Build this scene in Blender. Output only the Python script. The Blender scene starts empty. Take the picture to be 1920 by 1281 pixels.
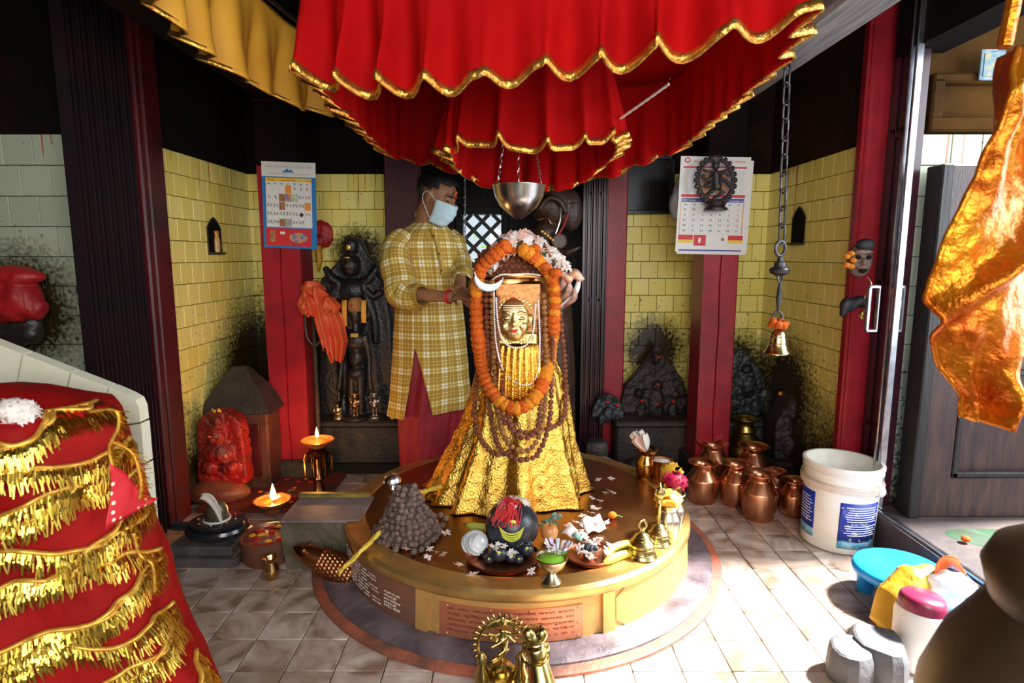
import bpy, bmesh, math, random
from mathutils import Vector, Matrix, Quaternion, noise
random.seed(7)
R = math.radians
PI = math.pi
scene = bpy.context.scene
COL = scene.collection

# ------------------------------------------------------------------ camera
CAMH = 1.28
FPX = 1120.0
TILT = math.atan(160.0 / FPX)
cam_d = bpy.data.cameras.new('camera')
cam_d.sensor_width = 36.0
cam_d.lens = FPX / 1920.0 * 36.0
cam_d.clip_start = 0.02
cam_d.dof.use_dof = True
cam_d.dof.focus_distance = 2.55
cam_d.dof.aperture_fstop = 4.5
cam = bpy.data.objects.new('camera', cam_d)
cam.location = (0, 0, CAMH)
cam.rotation_euler = (PI / 2 - TILT, 0, 0)
COL.objects.link(cam)
scene.camera = cam

# ------------------------------------------------------------------ sky, sun, daylight
w = bpy.data.worlds.new('sky')
scene.world = w
w.use_nodes = True
bg = w.node_tree.nodes['Background']
bg.inputs['Color'].default_value = (0.80, 0.90, 1.0, 1)
bg.inputs['Strength'].default_value = 0.60
sd = bpy.data.lights.new('sun', 'SUN')
sd.energy = 20.0
sd.angle = R(7)
sd.color = (1.0, 0.97, 0.93)
sun = bpy.data.objects.new('sun', sd)
COL.objects.link(sun)
_a, _e = R(8), R(52)
sun.rotation_euler = Vector((-math.cos(_e) * math.cos(_a), -math.cos(_e) * math.sin(_a), -math.sin(_e))).to_track_quat('-Z', 'Y').to_euler()

def area(name, loc, target, sx, sy, power, col):
    d = bpy.data.lights.new(name, 'AREA')
    d.shape = 'RECTANGLE'
    d.size = sx
    d.size_y = sy
    d.energy = power
    d.color = col
    o = bpy.data.objects.new(name, d)
    COL.objects.link(o)
    o.location = loc
    o.rotation_euler = (Vector(target) - Vector(loc)).to_track_quat('-Z', 'Y').to_euler()
    return o
# daylight of the wide side doorway (right) and of the entrance behind the camera
area('side_doorway_daylight', (2.9, 1.5, 1.6), (0.6, 2.5, 0.8), 1.6, 1.8, 45, (0.86, 0.93, 1.0))
area('entrance_daylight', (0.5, -0.9, 1.75), (0.0, 3.0, 1.05), 1.8, 1.5, 54, (1.0, 0.97, 0.9))

vs = scene.view_settings
vs.view_transform = 'Standard'
vs.look = 'None'
vs.gamma = 1.0
vs.use_curve_mapping = False
vs.exposure = 0.68

# ------------------------------------------------------------------ pixel helpers (photo 1920x1281)
_ct, _st = math.cos(TILT), math.sin(TILT)
def ray(px, py):
    a = (px - 960.0) / FPX
    b = (640.5 - py) / FPX
    return Vector((a, _ct + b * _st, -_st + b * _ct))
def at(px, py, Y):
    d = ray(px, py)
    d = d * (Y / d.y)
    return Vector((d.x, Y, CAMH + d.z))
def gz(px, py, z):
    d = ray(px, py)
    d = d * ((z - CAMH) / d.z)
    return Vector((d.x, d.y, z))
def atx(px, py, X):
    d = ray(px, py)
    d = d * (X / d.x)
    return Vector((X, d.y, CAMH + d.z))
def ppm(Y, z=1.0):
    return FPX / (Y * _ct + (CAMH - z) * _st)

# ------------------------------------------------------------------ materials
MATS = {}
def mat(name, col, rough=0.6, metal=0.0, col2=None, scale=14.0, bump=0.0, bscale=None, thresh=None, emit=None, estr=0.0,
        detail=4.0, spec=0.5, trans=0.0, sheen=0.0, random_tint=0.0, coat=0.0, stretch=None, rough2=None, transl=0.0, alpha=1.0):
    m = bpy.data.materials.new(name)
    m.use_nodes = True
    nt = m.node_tree
    N, L = nt.nodes, nt.links
    b = N['Principled BSDF']
    c4 = lambda c: (c[0], c[1], c[2], 1.0)
    b.inputs['Base Color'].default_value = c4(col)
    b.inputs['Roughness'].default_value = rough
    b.inputs['Metallic'].default_value = metal
    b.inputs['Specular IOR Level'].default_value = spec
    b.inputs['Transmission Weight'].default_value = trans
    b.inputs['Sheen Weight'].default_value = sheen
    b.inputs['Coat Weight'].default_value = coat
    b.inputs['Alpha'].default_value = alpha
    tc = N.new('ShaderNodeTexCoord')
    src = tc.outputs['Object']
    if stretch:
        mp = N.new('ShaderNodeMapping')
        mp.inputs['Scale'].default_value = stretch
        L.new(src, mp.inputs['Vector'])
        src = mp.outputs['Vector']
    out = None
    if col2 is not None or random_tint or rough2 is not None:
        nz = N.new('ShaderNodeTexNoise')
        nz.inputs['Scale'].default_value = scale
        nz.inputs['Detail'].default_value = detail
        L.new(src, nz.inputs['Vector'])
        fac = nz.outputs['Fac']
        rp = N.new('ShaderNodeMapRange')
        t = thresh or (0.35, 0.68)
        rp.inputs['From Min'].default_value = t[0]
        rp.inputs['From Max'].default_value = t[1]
        L.new(fac, rp.inputs['Value'])
        mx = N.new('ShaderNodeMix')
        mx.data_type = 'RGBA'
        mx.inputs['A'].default_value = c4(col)
        mx.inputs['B'].default_value = c4(col2 or col)
        L.new(rp.outputs['Result'], mx.inputs['Factor'])
        out = mx.outputs['Result']
        if random_tint:
            oi = N.new('ShaderNodeObjectInfo')
            hs = N.new('ShaderNodeHueSaturation')
            r2 = N.new('ShaderNodeMapRange')
            r2.inputs['To Min'].default_value = 1 - random_tint
            r2.inputs['To Max'].default_value = 1 + random_tint
            L.new(oi.outputs['Random'], r2.inputs['Value'])
            L.new(r2.outputs['Result'], hs.inputs['Value'])
            L.new(out, hs.inputs['Color'])
            out = hs.outputs['Color']
        L.new(out, b.inputs['Base Color'])
        if rough2 is not None:
            r3 = N.new('ShaderNodeMapRange')
            r3.inputs['To Min'].default_value = rough
            r3.inputs['To Max'].default_value = rough2
            L.new(rp.outputs['Result'], r3.inputs['Value'])
            L.new(r3.outputs['Result'], b.inputs['Roughness'])
    if bump:
        n2 = N.new('ShaderNodeTexNoise')
        n2.inputs['Scale'].default_value = bscale or scale * 3
        n2.inputs['Detail'].default_value = 5
        L.new(src, n2.inputs['Vector'])
        bp = N.new('ShaderNodeBump')
        bp.inputs['Strength'].default_value = bump
        bp.inputs['Distance'].default_value = 0.01
        L.new(n2.outputs['Fac'], bp.inputs['Height'])
        L.new(bp.outputs['Normal'], b.inputs['Normal'])
    if emit:
        b.inputs['Emission Color'].default_value = c4(emit)
        b.inputs['Emission Strength'].default_value = estr
    if transl:
        tr = N.new('ShaderNodeBsdfTranslucent')
        tr.inputs['Color'].default_value = c4(col)
        ms = N.new('ShaderNodeMixShader')
        ms.inputs['Fac'].default_value = transl
        L.new(b.outputs['BSDF'], ms.inputs[1])
        L.new(tr.outputs['BSDF'], ms.inputs[2])
        L.new(ms.outputs['Shader'], N['Material Output'].inputs['Surface'])
    MATS[name] = m
    return m

# ------------------------------------------------------------------ mesh builder
class MB:
    def __init__(s):
        s.v, s.f, s.uv = [], [], {}
    def add(s, vs, fs, uv=None):
        o = len(s.v)
        s.v += [Vector(p) for p in vs]
        s.f += [tuple(i + o for i in q) for q in fs]
        if uv:
            for i, t in enumerate(uv):
                s.uv[o + i] = t
        return s
    def box(s, c, d, rot=None, taper=1.0):
        hx, hy, hz = d[0] / 2, d[1] / 2, d[2] / 2
        p = []
        for z in (-hz, hz):
            k = taper if z > 0 else 1.0
            p += [Vector((-hx * k, -hy * k, z)), Vector((hx * k, -hy * k, z)), Vector((hx * k, hy * k, z)), Vector((-hx * k, hy * k, z))]
        if rot is not None:
            p = [rot @ q for q in p]
        c = Vector(c)
        return s.add([q + c for q in p], [(3, 2, 1, 0), (4, 5, 6, 7), (0, 1, 5, 4), (1, 2, 6, 5), (2, 3, 7, 6), (3, 0, 4, 7)])
    def bbox(s, c, d, b=0.004, rot=None):
        """bevelled box (chamfered along all edges)"""
        hx, hy, hz = d[0] / 2, d[1] / 2, d[2] / 2
        b = min(b, hx * 0.9, hy * 0.9, hz * 0.9)
        pr = []
        for z, k in ((-hz, b), (-hz + b, 0), (hz - b, 0), (hz, b)):
            x, y = hx - k, hy - k
            e = b if k == 0 else b * 0.5
            pr.append([Vector((-x + e, -y, z)), Vector((x - e, -y, z)), Vector((x, -y + e, z)), Vector((x, y - e, z)),
                       Vector((x - e, y, z)), Vector((-x + e, y, z)), Vector((-x, y - e, z)), Vector((-x, -y + e, z))])
        c = Vector(c)
        pr = [[(rot @ q if rot is not None else q) + c for q in r] for r in pr]
        return s.loft(pr, cap=True)
    def loft(s, rings, cap=True, closed=True, uv=False, caps=None):
        n = len(rings[0])
        vs = [p for r in rings for p in r]
        fs = []
        m = n if closed else n - 1
        for i in range(len(rings) - 1):
            for j in range(m):
                a, b_ = i * n + j, i * n + (j + 1) % n
                fs.append((a, b_, b_ + n, a + n))
        c0, c1 = caps if caps else (cap, cap)
        if c0:
            fs.append(tuple(range(n - 1, -1, -1)))
        if c1:
            o = (len(rings) - 1) * n
            fs.append(tuple(range(o, o + n)))
        return s.add(vs, fs, uv or None)
    def lathe(s, prof, n=32, c=(0, 0, 0), sx=1.0, sy=1.0, rot=None, cap=(True, True), wob=0.0, ph=0.0):
        c = Vector(c)
        rings = []
        for r, z in prof:
            ring = []
            for k in range(n):
                a = 2 * PI * k / n
                rr = max(r, 1e-5) * (1 + wob * math.sin(3 * a + ph + z * 20))
                p = Vector((rr * math.cos(a) * sx, rr * math.sin(a) * sy, z))
                if rot is not None:
                    p = rot @ p
                ring.append(p + c)
            rings.append(ring)
        return s.loft(rings, caps=cap)
    def ell(s, c, r, nu=14, nv=9, rot=None):
        if not hasattr(r, '__len__'):
            r = (r, r, r)
        c = Vector(c)
        rings = []
        for i in range(nv + 1):
            t = -PI / 2 + PI * (i + 0.02 if i == 0 else (i - 0.02 if i == nv else i)) / nv
            ring = []
            for k in range(nu):
                a = 2 * PI * k / nu
                p = Vector((r[0] * math.cos(t) * math.cos(a), r[1] * math.cos(t) * math.sin(a), r[2] * math.sin(t)))
                ring.append((rot @ p if rot is not None else p) + c)
            rings.append(ring)
        return s.loft(rings)
    def tube(s, pts, r, n=8, cap=True, closed=False, flat=1.0, up=None):
        pts = [Vector(p) for p in pts]
        m = len(pts)
        rr = r if hasattr(r, '__len__') else [r] * m
        rings = []
        prev = None
        for i in range(m):
            if closed:
                t = pts[(i + 1) % m] - pts[i - 1]
            else:
                t = pts[min(i + 1, m - 1)] - pts[max(i - 1, 0)]
            if t.length < 1e-9:
                t = Vector((0, 0, 1))
            t.normalize()
            if prev is None:
                u = up or (Vector((0, 0, 1)) if abs(t.z) < 0.9 else Vector((1, 0, 0)))
                u = Vector(u)
            else:
                u = prev
            a = (u - t * u.dot(t))
            if a.length < 1e-6:
                a = t.orthogonal()
            a.normalize()
            prev = a
            b = t.cross(a)
            rings.append([pts[i] + a * (rr[i] * flat * math.cos(2 * PI * k / n)) + b * (rr[i] * math.sin(2 * PI * k / n)) for k in range(n)])
        if closed:
            rings.append(rings[0])
            return s.loft(rings, cap=False)
        return s.loft(rings, cap=cap)
    def prism(s, poly, y0, y1):
        """polygon of (x,z), extruded along y"""
        n = len(poly)
        A = [Vector((x, y0, z)) for x, z in poly]
        B = [Vector((x, y1, z)) for x, z in poly]
        return s.add(A + B, [tuple(range(n)), tuple(range(2 * n - 1, n - 1, -1))] + [(i, i + n, (i + 1) % n + n, (i + 1) % n) for i in range(n)])
    def poly(s, pts):
        return s.add(pts, [tuple(range(len(pts)))])
    def grid(s, P, uv=None):
        nu, nv = len(P), len(P[0])
        vs = [p for row in P for p in row]
        fs = [(i * nv + j, (i + 1) * nv + j, (i + 1) * nv + j + 1, i * nv + j + 1) for i in range(nu - 1) for j in range(nv - 1)]
        return s.add(vs, fs, [q for row in uv for q in row] if uv else None)
    def xf(s, M):
        s.v = [M @ p for p in s.v]
        return s
    def mesh(s, name, m=None, smooth=35):
        me = bpy.data.meshes.new(name)
        me.from_pydata([tuple(p) for p in s.v], [], s.f)
        if s.uv:
            ul = me.uv_layers.new(name='UVMap')
            for lp in me.loops:
                ul.data[lp.index].uv = s.uv.get(lp.vertex_index, (0, 0))
        if m is not None:
            me.materials.append(MATS[m] if isinstance(m, str) else m)
        me.update()
        if smooth:
            me.polygons.foreach_set('use_smooth', [True] * len(me.polygons))
            if smooth < 180:
                me.set_sharp_from_angle(angle=R(smooth))
        return me
    def build(s, name, m, parent=None, smooth=35, label=None):
        return link(name, s.mesh(name, m, smooth), parent, label)

def link(name, me, parent=None, label=None, loc=None):
    o = bpy.data.objects.new(name, me)
    COL.objects.link(o)
    if parent is not None:
        o.parent = parent
    if loc is not None:
        o.location = loc
    if label:
        o['label'] = label
    return o
def thing(name, label, cat, loc=(0, 0, 0), rz=0.0, group=None):
    o = bpy.data.objects.new(name, None)
    o.empty_display_size = 0.05
    COL.objects.link(o)
    o.location = loc
    o.rotation_euler = (0, 0, rz)
    return tag(o, label, cat, group)
def tag(o, label, cat, group=None):
    o['label'] = label
    o['category'] = cat
    if group:
        o['group'] = group
    return o
def struct(o):
    o['kind'] = 'structure'
    return o
def stuff(o):
    o['kind'] = 'stuff'
    return o
def dup(root, loc=None, rz=None, label=None, scale=None, group=None):
    r = root.copy()
    COL.objects.link(r)
    if loc is not None:
        r.location = loc
    if rz is not None:
        r.rotation_euler = (0, 0, rz)
    if scale is not None:
        r.scale = (scale,) * 3 if not hasattr(scale, '__len__') else scale
    if label:
        r['label'] = label
    if group:
        r['group'] = group
    for ch in list(root.children):
        c = ch.copy()
        COL.objects.link(c)
        c.parent = r
        for g in list(ch.children):
            d = g.copy()
            COL.objects.link(d)
            d.parent = c
    return r
def remesh(mb, vox, m, it=4, name='m', fac=0.5):
    me = mb.mesh('tmp', None, 0)
    o = bpy.data.objects.new('tmp', me)
    COL.objects.link(o)
    md = o.modifiers.new('r', 'REMESH')
    md.mode = 'VOXEL'
    md.voxel_size = vox
    if it:
        sm = o.modifiers.new('s', 'SMOOTH')
        sm.factor = fac
        sm.iterations = it
    dg = bpy.context.evaluated_depsgraph_get()
    out = bpy.data.meshes.new_from_object(o.evaluated_get(dg))
    bpy.data.objects.remove(o)
    bpy.data.meshes.remove(me)
    out.name = name
    out.materials.clear()
    out.materials.append(MATS[m])
    out.polygons.foreach_set('use_smooth', [True] * len(out.polygons))
    return out
def solid(o, t, off=0.0):
    md = o.modifiers.new('thickness', 'SOLIDIFY')
    md.thickness = t
    md.offset = off
    return o
def cr(pts, n):
    """Catmull-Rom through points, n samples in all"""
    pts = [Vector(p) for p in pts]
    m = len(pts) - 1
    out = []
    for i in range(n):
        t = i / (n - 1) * m
        k = min(int(t), m - 1)
        t -= k
        p0, p1, p2, p3 = pts[max(k - 1, 0)], pts[k], pts[k + 1], pts[min(k + 2, m)]
        out.append(0.5 * (2 * p1 + (p2 - p0) * t + (2 * p0 - 5 * p1 + 4 * p2 - p3) * t * t + (3 * p1 - p0 - 3 * p2 + p3) * t ** 3))
    return out
def even(pts, step):
    """resample polyline at even steps"""
    pts = [Vector(p) for p in pts]
    out = [pts[0].copy()]
    acc = 0.0
    for a, b in zip(pts, pts[1:]):
        L = (b - a).length
        d = step - acc
        while d <= L:
            out.append(a.lerp(b, d / L))
            d += step
        acc = L - (d - step)
    return out
def nz(x, y=0.0, z=0.0):
    return noise.noise(Vector((x, y, z)))
def lerp(a, b, t):
    return a + (b - a) * t
def interp(tab, x):
    if x <= tab[0][0]:
        return tab[0][1]
    for (a, va), (b, vb) in zip(tab, tab[1:]):
        if x <= b:
            t = (x - a) / (b - a)
            return lerp(va, vb, t)
    return tab[-1][1]
RAW = {}
def prepare_text(strings):
    """all lettering is turned into meshes in one go, before the scene fills up"""
    tmp = []
    for s in strings:
        c = bpy.data.curves.new('t', 'FONT')
        c.body = s
        c.extrude = 0.0004
        c.align_x = 'CENTER'
        c.resolution_u = 2
        o = bpy.data.objects.new('t', c)
        COL.objects.link(o)
        tmp.append((s, o))
    dg = bpy.context.evaluated_depsgraph_get()
    for s, o in tmp:
        RAW[s] = bpy.data.meshes.new_from_object(o.evaluated_get(dg))
    for s, o in tmp:
        bpy.data.objects.remove(o)
DV = '०१२३४५६७८९'
dn = lambda n: ''.join(DV[int(c)] for c in str(n))
PLATE_LINES = ['ॐ नमः िशवाय श्री महादेव चरण शरण', 'श्री मुिक्तनाथ गुरु चरण कमल मा', 'सेवक दास सपिरवार ले भिक्तपूर्वक', 'जीर्णोद्धार गरी ताम्रपत्र सिहत', 'िवक्रम सम्वत् २०५६ साल शुभम् ॥ ॐ ॥']
SIDE_LINES = ['श्री गणेशाय नमः ॐ नमः', 'िशवाय महादेव प्रसन्न', 'भवतु सदा सेवक जन', 'पशुपित नाथ की जय']
SIDE_BLOCK = ['श्रीमती', 'राम माया देवी', 'तथा पिरवार', 'काठमाडौं', '२०४८ साल']
WEEK = ('आइत', 'सोम', 'मंगल', 'बुध', 'िबही', 'शुक्र', 'शिन')
CAL_A = ['नेपाल िहमालयपार व्यापार संघ', 'NEPAL TRANS HIMALAYAN TRADE ASSOCIATION', 'बैशाख', 'April 2020 May', '२०७७', 'ॐ']
CAL_B = ['भक्तपुर मृत्युञ्जय पशु पिरवार', 'पञ्चाङ्ग २०७७ क्यालेण्डर', 'मंिसर २०७७', 'NOVEMBER 2020']
BUCKET = ['Asian Paints']
prepare_text(PLATE_LINES + SIDE_LINES + SIDE_BLOCK + list(WEEK) + CAL_A + CAL_B + BUCKET + [dn(n) for n in range(1, 32)])
def text_mesh(s, m, width=None, height=None, align='CENTER'):
    """lettering in the x/z plane facing -y"""
    me = RAW[s].copy()
    xs = [v.co.x for v in me.vertices] or [0, 1]
    ys = [v.co.y for v in me.vertices] or [0, 1]
    W, Hh = max(xs) - min(xs), max(ys) - min(ys)
    if height and width:
        kx, ky = width / W, height / Hh
    elif width:
        kx = ky = width / W
    else:
        kx = ky = (height or 0.01) / 0.7
    sh = -min(xs) if align == 'LEFT' else 0.0
    for v in me.vertices:
        x, y, z = v.co
        v.co = ((x + sh) * kx, -z, y * ky)
    me.materials.clear()
    me.materials.append(MATS[m])
    return me
def text(s, m, loc, width=None, height=None, parent=None, name='lettering', rot=None, align='CENTER'):
    me = text_mesh(s, m, width, height, align=align)
    o = link(name, me, parent)
    o.location = loc
    if rot:
        o.rotation_euler = rot
    return o

# ------------------------------------------------------------------ surface materials that need the place they are in
def wall_tile_mat(name, c1, c2, soot_h=0.62, top=1.79, soots=(), drip=(0.45, 0.10, 0.01), speck=0.5):
    m = bpy.data.materials.new(name)
    m.use_nodes = True
    nt = m.node_tree
    N, L = nt.nodes, nt.links
    b = N['Principled BSDF']
    b.inputs['Roughness'].default_value = 0.22
    ge = N.new('ShaderNodeNewGeometry')
    pos = ge.outputs['Position']
    def math_(op, a, bb=None, clamp=False):
        n = N.new('ShaderNodeMath')
        n.operation = op
        n.use_clamp = clamp
        for i, q in enumerate((a, bb)):
            if q is None:
                continue
            if isinstance(q, (int, float)):
                n.inputs[i].default_value = q
            else:
                L.new(q, n.inputs[i])
        return n.outputs[0]
    def noise_(scale, detail=4, stretch=None):
        n = N.new('ShaderNodeTexNoise')
        n.inputs['Scale'].default_value = scale
        n.inputs['Detail'].default_value = detail
        v = pos
        if stretch:
            mp = N.new('ShaderNodeMapping')
            mp.inputs['Scale'].default_value = stretch
            L.new(v, mp.inputs['Vector'])
            v = mp.outputs['Vector']
        L.new(v, n.inputs['Vector'])
        return n.outputs['Fac']
    def mix(fac, A, B):
        n = N.new('ShaderNodeMix')
        n.data_type = 'RGBA'
        for k, q in (('Factor', fac), ('A', A), ('B', B)):
            if isinstance(q, tuple):
                n.inputs[k].default_value = (*q, 1) if len(q) == 3 else q
            else:
                L.new(q, n.inputs[k])
        return n.outputs['Result']
    oi = N.new('ShaderNodeObjectInfo')
    base = mix(oi.outputs['Random'], c1, c2)
    sp = N.new('ShaderNodeSeparateXYZ')
    L.new(pos, sp.inputs[0])
    z = sp.outputs['Z']
    # dirt specks that thicken downward (old soot and splashes)
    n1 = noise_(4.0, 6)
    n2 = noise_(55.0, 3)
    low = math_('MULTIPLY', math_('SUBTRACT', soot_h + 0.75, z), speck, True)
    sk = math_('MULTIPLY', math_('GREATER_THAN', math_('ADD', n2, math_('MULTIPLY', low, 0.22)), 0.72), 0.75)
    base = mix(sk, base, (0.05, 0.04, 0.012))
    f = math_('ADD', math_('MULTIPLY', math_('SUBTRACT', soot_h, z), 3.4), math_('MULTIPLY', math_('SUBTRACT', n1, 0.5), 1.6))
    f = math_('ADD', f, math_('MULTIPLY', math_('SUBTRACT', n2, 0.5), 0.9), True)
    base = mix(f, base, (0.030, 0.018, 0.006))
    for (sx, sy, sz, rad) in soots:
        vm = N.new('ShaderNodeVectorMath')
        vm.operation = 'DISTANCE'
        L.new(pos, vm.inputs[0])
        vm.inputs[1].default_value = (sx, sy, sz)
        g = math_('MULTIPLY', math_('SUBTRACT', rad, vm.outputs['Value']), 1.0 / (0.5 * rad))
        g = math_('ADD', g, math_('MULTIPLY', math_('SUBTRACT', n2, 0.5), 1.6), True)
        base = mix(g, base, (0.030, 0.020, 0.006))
    # paint runs from the band above
    dn = noise_(1.0, 2, (38.0, 38.0, 1.6))
    near = math_('MULTIPLY', math_('SUBTRACT', z, top - 0.55), 0.34, True)
    dr = math_('GREATER_THAN', math_('ADD', dn, near), 0.82)
    base = mix(math_('MULTIPLY', dr, 0.85), base, drip)
    L.new(base, b.inputs['Base Color'])
    MATS[name] = m
    return m

YB, XL, XR, TOPZ = 3.85, -1.66, 1.62, 1.79
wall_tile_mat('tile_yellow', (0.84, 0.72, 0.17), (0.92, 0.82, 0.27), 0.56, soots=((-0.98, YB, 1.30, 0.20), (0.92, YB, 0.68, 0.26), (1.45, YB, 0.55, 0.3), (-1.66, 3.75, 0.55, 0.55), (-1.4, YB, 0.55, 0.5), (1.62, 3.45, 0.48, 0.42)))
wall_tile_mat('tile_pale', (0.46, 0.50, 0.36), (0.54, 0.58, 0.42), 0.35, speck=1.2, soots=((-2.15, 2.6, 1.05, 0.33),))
mat('grout', (0.035, 0.028, 0.012), 0.9)
mat('soot_wall', (0.0045, 0.0032, 0.0028), 0.9, spec=0.15, col2=(0.014, 0.005, 0.003), scale=3, thresh=(0.5, 0.75), bump=0.3)
mat('brown_wall', (0.030, 0.011, 0.003), 0.9, spec=0.15, col2=(0.007, 0.004, 0.002), scale=4, bump=0.3)
mat('ochre_wall', (0.075, 0.034, 0.006), 0.9, spec=0.1, col2=(0.03, 0.013, 0.005), scale=4, bump=0.3)
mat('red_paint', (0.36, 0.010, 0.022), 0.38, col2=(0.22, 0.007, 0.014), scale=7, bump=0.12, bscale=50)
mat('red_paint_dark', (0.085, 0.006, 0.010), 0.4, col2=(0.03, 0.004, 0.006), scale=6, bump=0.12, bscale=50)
mat('gate_maroon', (0.060, 0.010, 0.022), 0.3, col2=(0.02, 0.006, 0.010), scale=8, spec=0.6)
mat('gate_black', (0.007, 0.006, 0.008), 0.45, col2=(0.020, 0.005, 0.008), scale=6)
mat('steel', (0.55, 0.56, 0.60), 0.3, 1.0, col2=(0.35, 0.36, 0.4), scale=20)
mat('dark_stone', (0.022, 0.018, 0.016), 0.55, col2=(0.05, 0.035, 0.026), scale=12, bump=0.5, bscale=45)
mat('grey_beam', (0.26, 0.26, 0.26), 0.8, col2=(0.13, 0.13, 0.14), scale=6, bump=0.4, stretch=(8, 0.6, 8))
mat('dark_wood', (0.014, 0.010, 0.009), 0.5, col2=(0.006, 0.005, 0.005), scale=5, stretch=(6, 6, 0.7), bump=0.2)
mat('door_wood', (0.060, 0.030, 0.024), 0.38, col2=(0.024, 0.014, 0.016), scale=6, stretch=(5, 5, 0.8), bump=0.25, bscale=60)
mat('lattice_paint', (0.010, 0.030, 0.034), 0.4)
mat('glass', (1, 1, 1), 0.02, trans=1.0, spec=0.3)
mat('leaf', (0.10, 0.42, 0.06), 0.5, transl=0.4)

def floor_mat():
    m = bpy.data.materials.new('marble_floor')
    m.use_nodes = True
    nt = m.node_tree
    N, L = nt.nodes, nt.links
    b = N['Principled BSDF']
    ge = N.new('ShaderNodeNewGeometry')
    oi = N.new('ShaderNodeObjectInfo')
    ad = N.new('ShaderNodeVectorMath')
    ad.operation = 'MULTIPLY_ADD'
    L.new(oi.outputs['Random'], ad.inputs[0])
    ad.inputs[1].default_value = (7, 13, 3)
    L.new(ge.outputs['Position'], ad.inputs[2])
    n1 = N.new('ShaderNodeTexNoise')
    n1.inputs['Scale'].default_value = 6
    n1.inputs['Detail'].default_value = 7
    n1.inputs['Distortion'].default_value = 1.4
    L.new(ad.outputs[0], n1.inputs['Vector'])
    r = N.new('ShaderNodeValToRGB')
    e = r.color_ramp.elements
    e[0].position, e[0].color = 0.36, (0.20, 0.135, 0.10, 1)
    e[1].position, e[1].color = 0.62, (0.62, 0.52, 0.46, 1)
    q = r.color_ramp.elements.new(0.46)
    q.color = (0.42, 0.32, 0.26, 1)
    L.new(n1.outputs['Fac'], r.inputs['Fac'])
    # worn brown dirt toward the back of the room
    n2 = N.new('ShaderNodeTexNoise')
    n2.inputs['Scale'].default_value = 2.2
    n2.inputs['Detail'].default_value = 6
    L.new(ge.outputs['Position'], n2.inputs['Vector'])
    rr = N.new('ShaderNodeMapRange')
    rr.inputs['From Min'].default_value = 0.40
    rr.inputs['From Max'].default_value = 0.70
    rr.inputs['To Max'].default_value = 0.75
    L.new(n2.outputs['Fac'], rr.inputs['Value'])
    mx = N.new('ShaderNodeMix')
    mx.data_type = 'RGBA'
    L.new(rr.outputs['Result'], mx.inputs['Factor'])
    L.new(r.outputs['Color'], mx.inputs['A'])
    mx.inputs['B'].default_value = (0.19, 0.115, 0.075, 1)
    L.new(mx.outputs['Result'], b.inputs['Base Color'])
    b.inputs['Roughness'].default_value = 0.33
    MATS['marble_floor'] = m
floor_mat()

# ------------------------------------------------------------------ floor: tiles laid in a square grid
floor = struct(MB().box((0, 2.2, -0.03), (7.0, 6.0, 0.036)).build('floor', 'grout'))
FS = 0.155
fx0 = gz(1400, 975, 0).x
fy0 = gz(1400, 974, 0).y
PC = Vector((0.02, 2.526, 0))          # centre of the round platform
ft = MB().bbox((0, 0, -0.007), (FS - 0.003, FS - 0.003, 0.014), 0.002).mesh('floor_tile', 'marble_floor')
for i in range(-20, 4):
    for j in range(-9, 5):
        x, y = fx0 + (i + 0.5) * FS, fy0 + (j + 0.5) * FS
        if x < -1.72 or x > 1.60 or y > 3.42 or y < 1.42:
            continue
        if (Vector((x, y, 0)) - PC).length < 0.68:
            continue
        if y < 1.6 and abs(x) > 1.3:
            continue
        link('floor_tile', ft, floor, loc=(x, y, 0))

# ------------------------------------------------------------------ tiled walls
def tiled_wall(name, p0, p1, z0, z1, m, body_t=0.10, size=0.1085, skip=None, off=0.0):
    """wall whose face runs from p0 to p1 (x,y); tiles in running bond stand proud of the mortar"""
    a, b = Vector((*p0, 0)), Vector((*p1, 0))
    d = (b - a)
    Ln = d.length
    d.normalize()
    nrm = Vector((d.y, -d.x, 0))       # toward the room
    ang = math.atan2(d.y, d.x)
    rot = Matrix.Rotation(ang, 3, 'Z')
    c = (a + b) / 2 - nrm * (body_t / 2 + 0.004)
    wall = struct(MB().box((c.x, c.y, z1 / 2 - 0.01), (Ln + 0.08, body_t, z1 + 0.02), rot).build(name, 'grout'))
    meshes = {}
    row = 0
    z = z1
    while z > z0 + 0.02:
        h = min(size, z - z0)
        x = -(size * 0.5 if row % 2 else 0.0) - off
        while x < Ln - 0.005:
            xa, xb = max(x, 0.0), min(x + size, Ln)
            if xb - xa > 0.012:
                w_ = xb - xa
                pc = a + d * ((xa + xb) / 2)
                zc = z - h / 2
                if not (skip and skip(pc, zc)):
                    key = (round(w_, 3), round(h, 3))
                    if key not in meshes:
                        meshes[key] = MB().bbox((0, 0, 0), (w_ - 0.003, 0.012, h - 0.003), 0.0015).mesh('wall_tile', m)
                    t = link('wall_tile', meshes[key], wall)
                    t.location = (pc.x, pc.y, zc)
                    t.rotation_euler = (random.uniform(-.006, .006), 0, ang)
            x += size
        z -= size
        row += 1
    return wall
PLZ = 0.28   # plinth height along the back
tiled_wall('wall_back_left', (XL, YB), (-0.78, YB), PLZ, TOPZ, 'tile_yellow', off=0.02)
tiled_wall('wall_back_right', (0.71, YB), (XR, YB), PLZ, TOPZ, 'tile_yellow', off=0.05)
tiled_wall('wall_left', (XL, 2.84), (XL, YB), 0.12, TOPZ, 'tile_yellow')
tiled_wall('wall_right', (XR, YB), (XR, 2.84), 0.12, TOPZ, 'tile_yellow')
tiled_wall('wall_outer_left', (-3.05, 2.62), (-1.78, 2.62), 0.30, TOPZ, 'tile_pale', size=0.128, skip=lambda p, z: p.x < -2.62 or z < 0.55)
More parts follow.
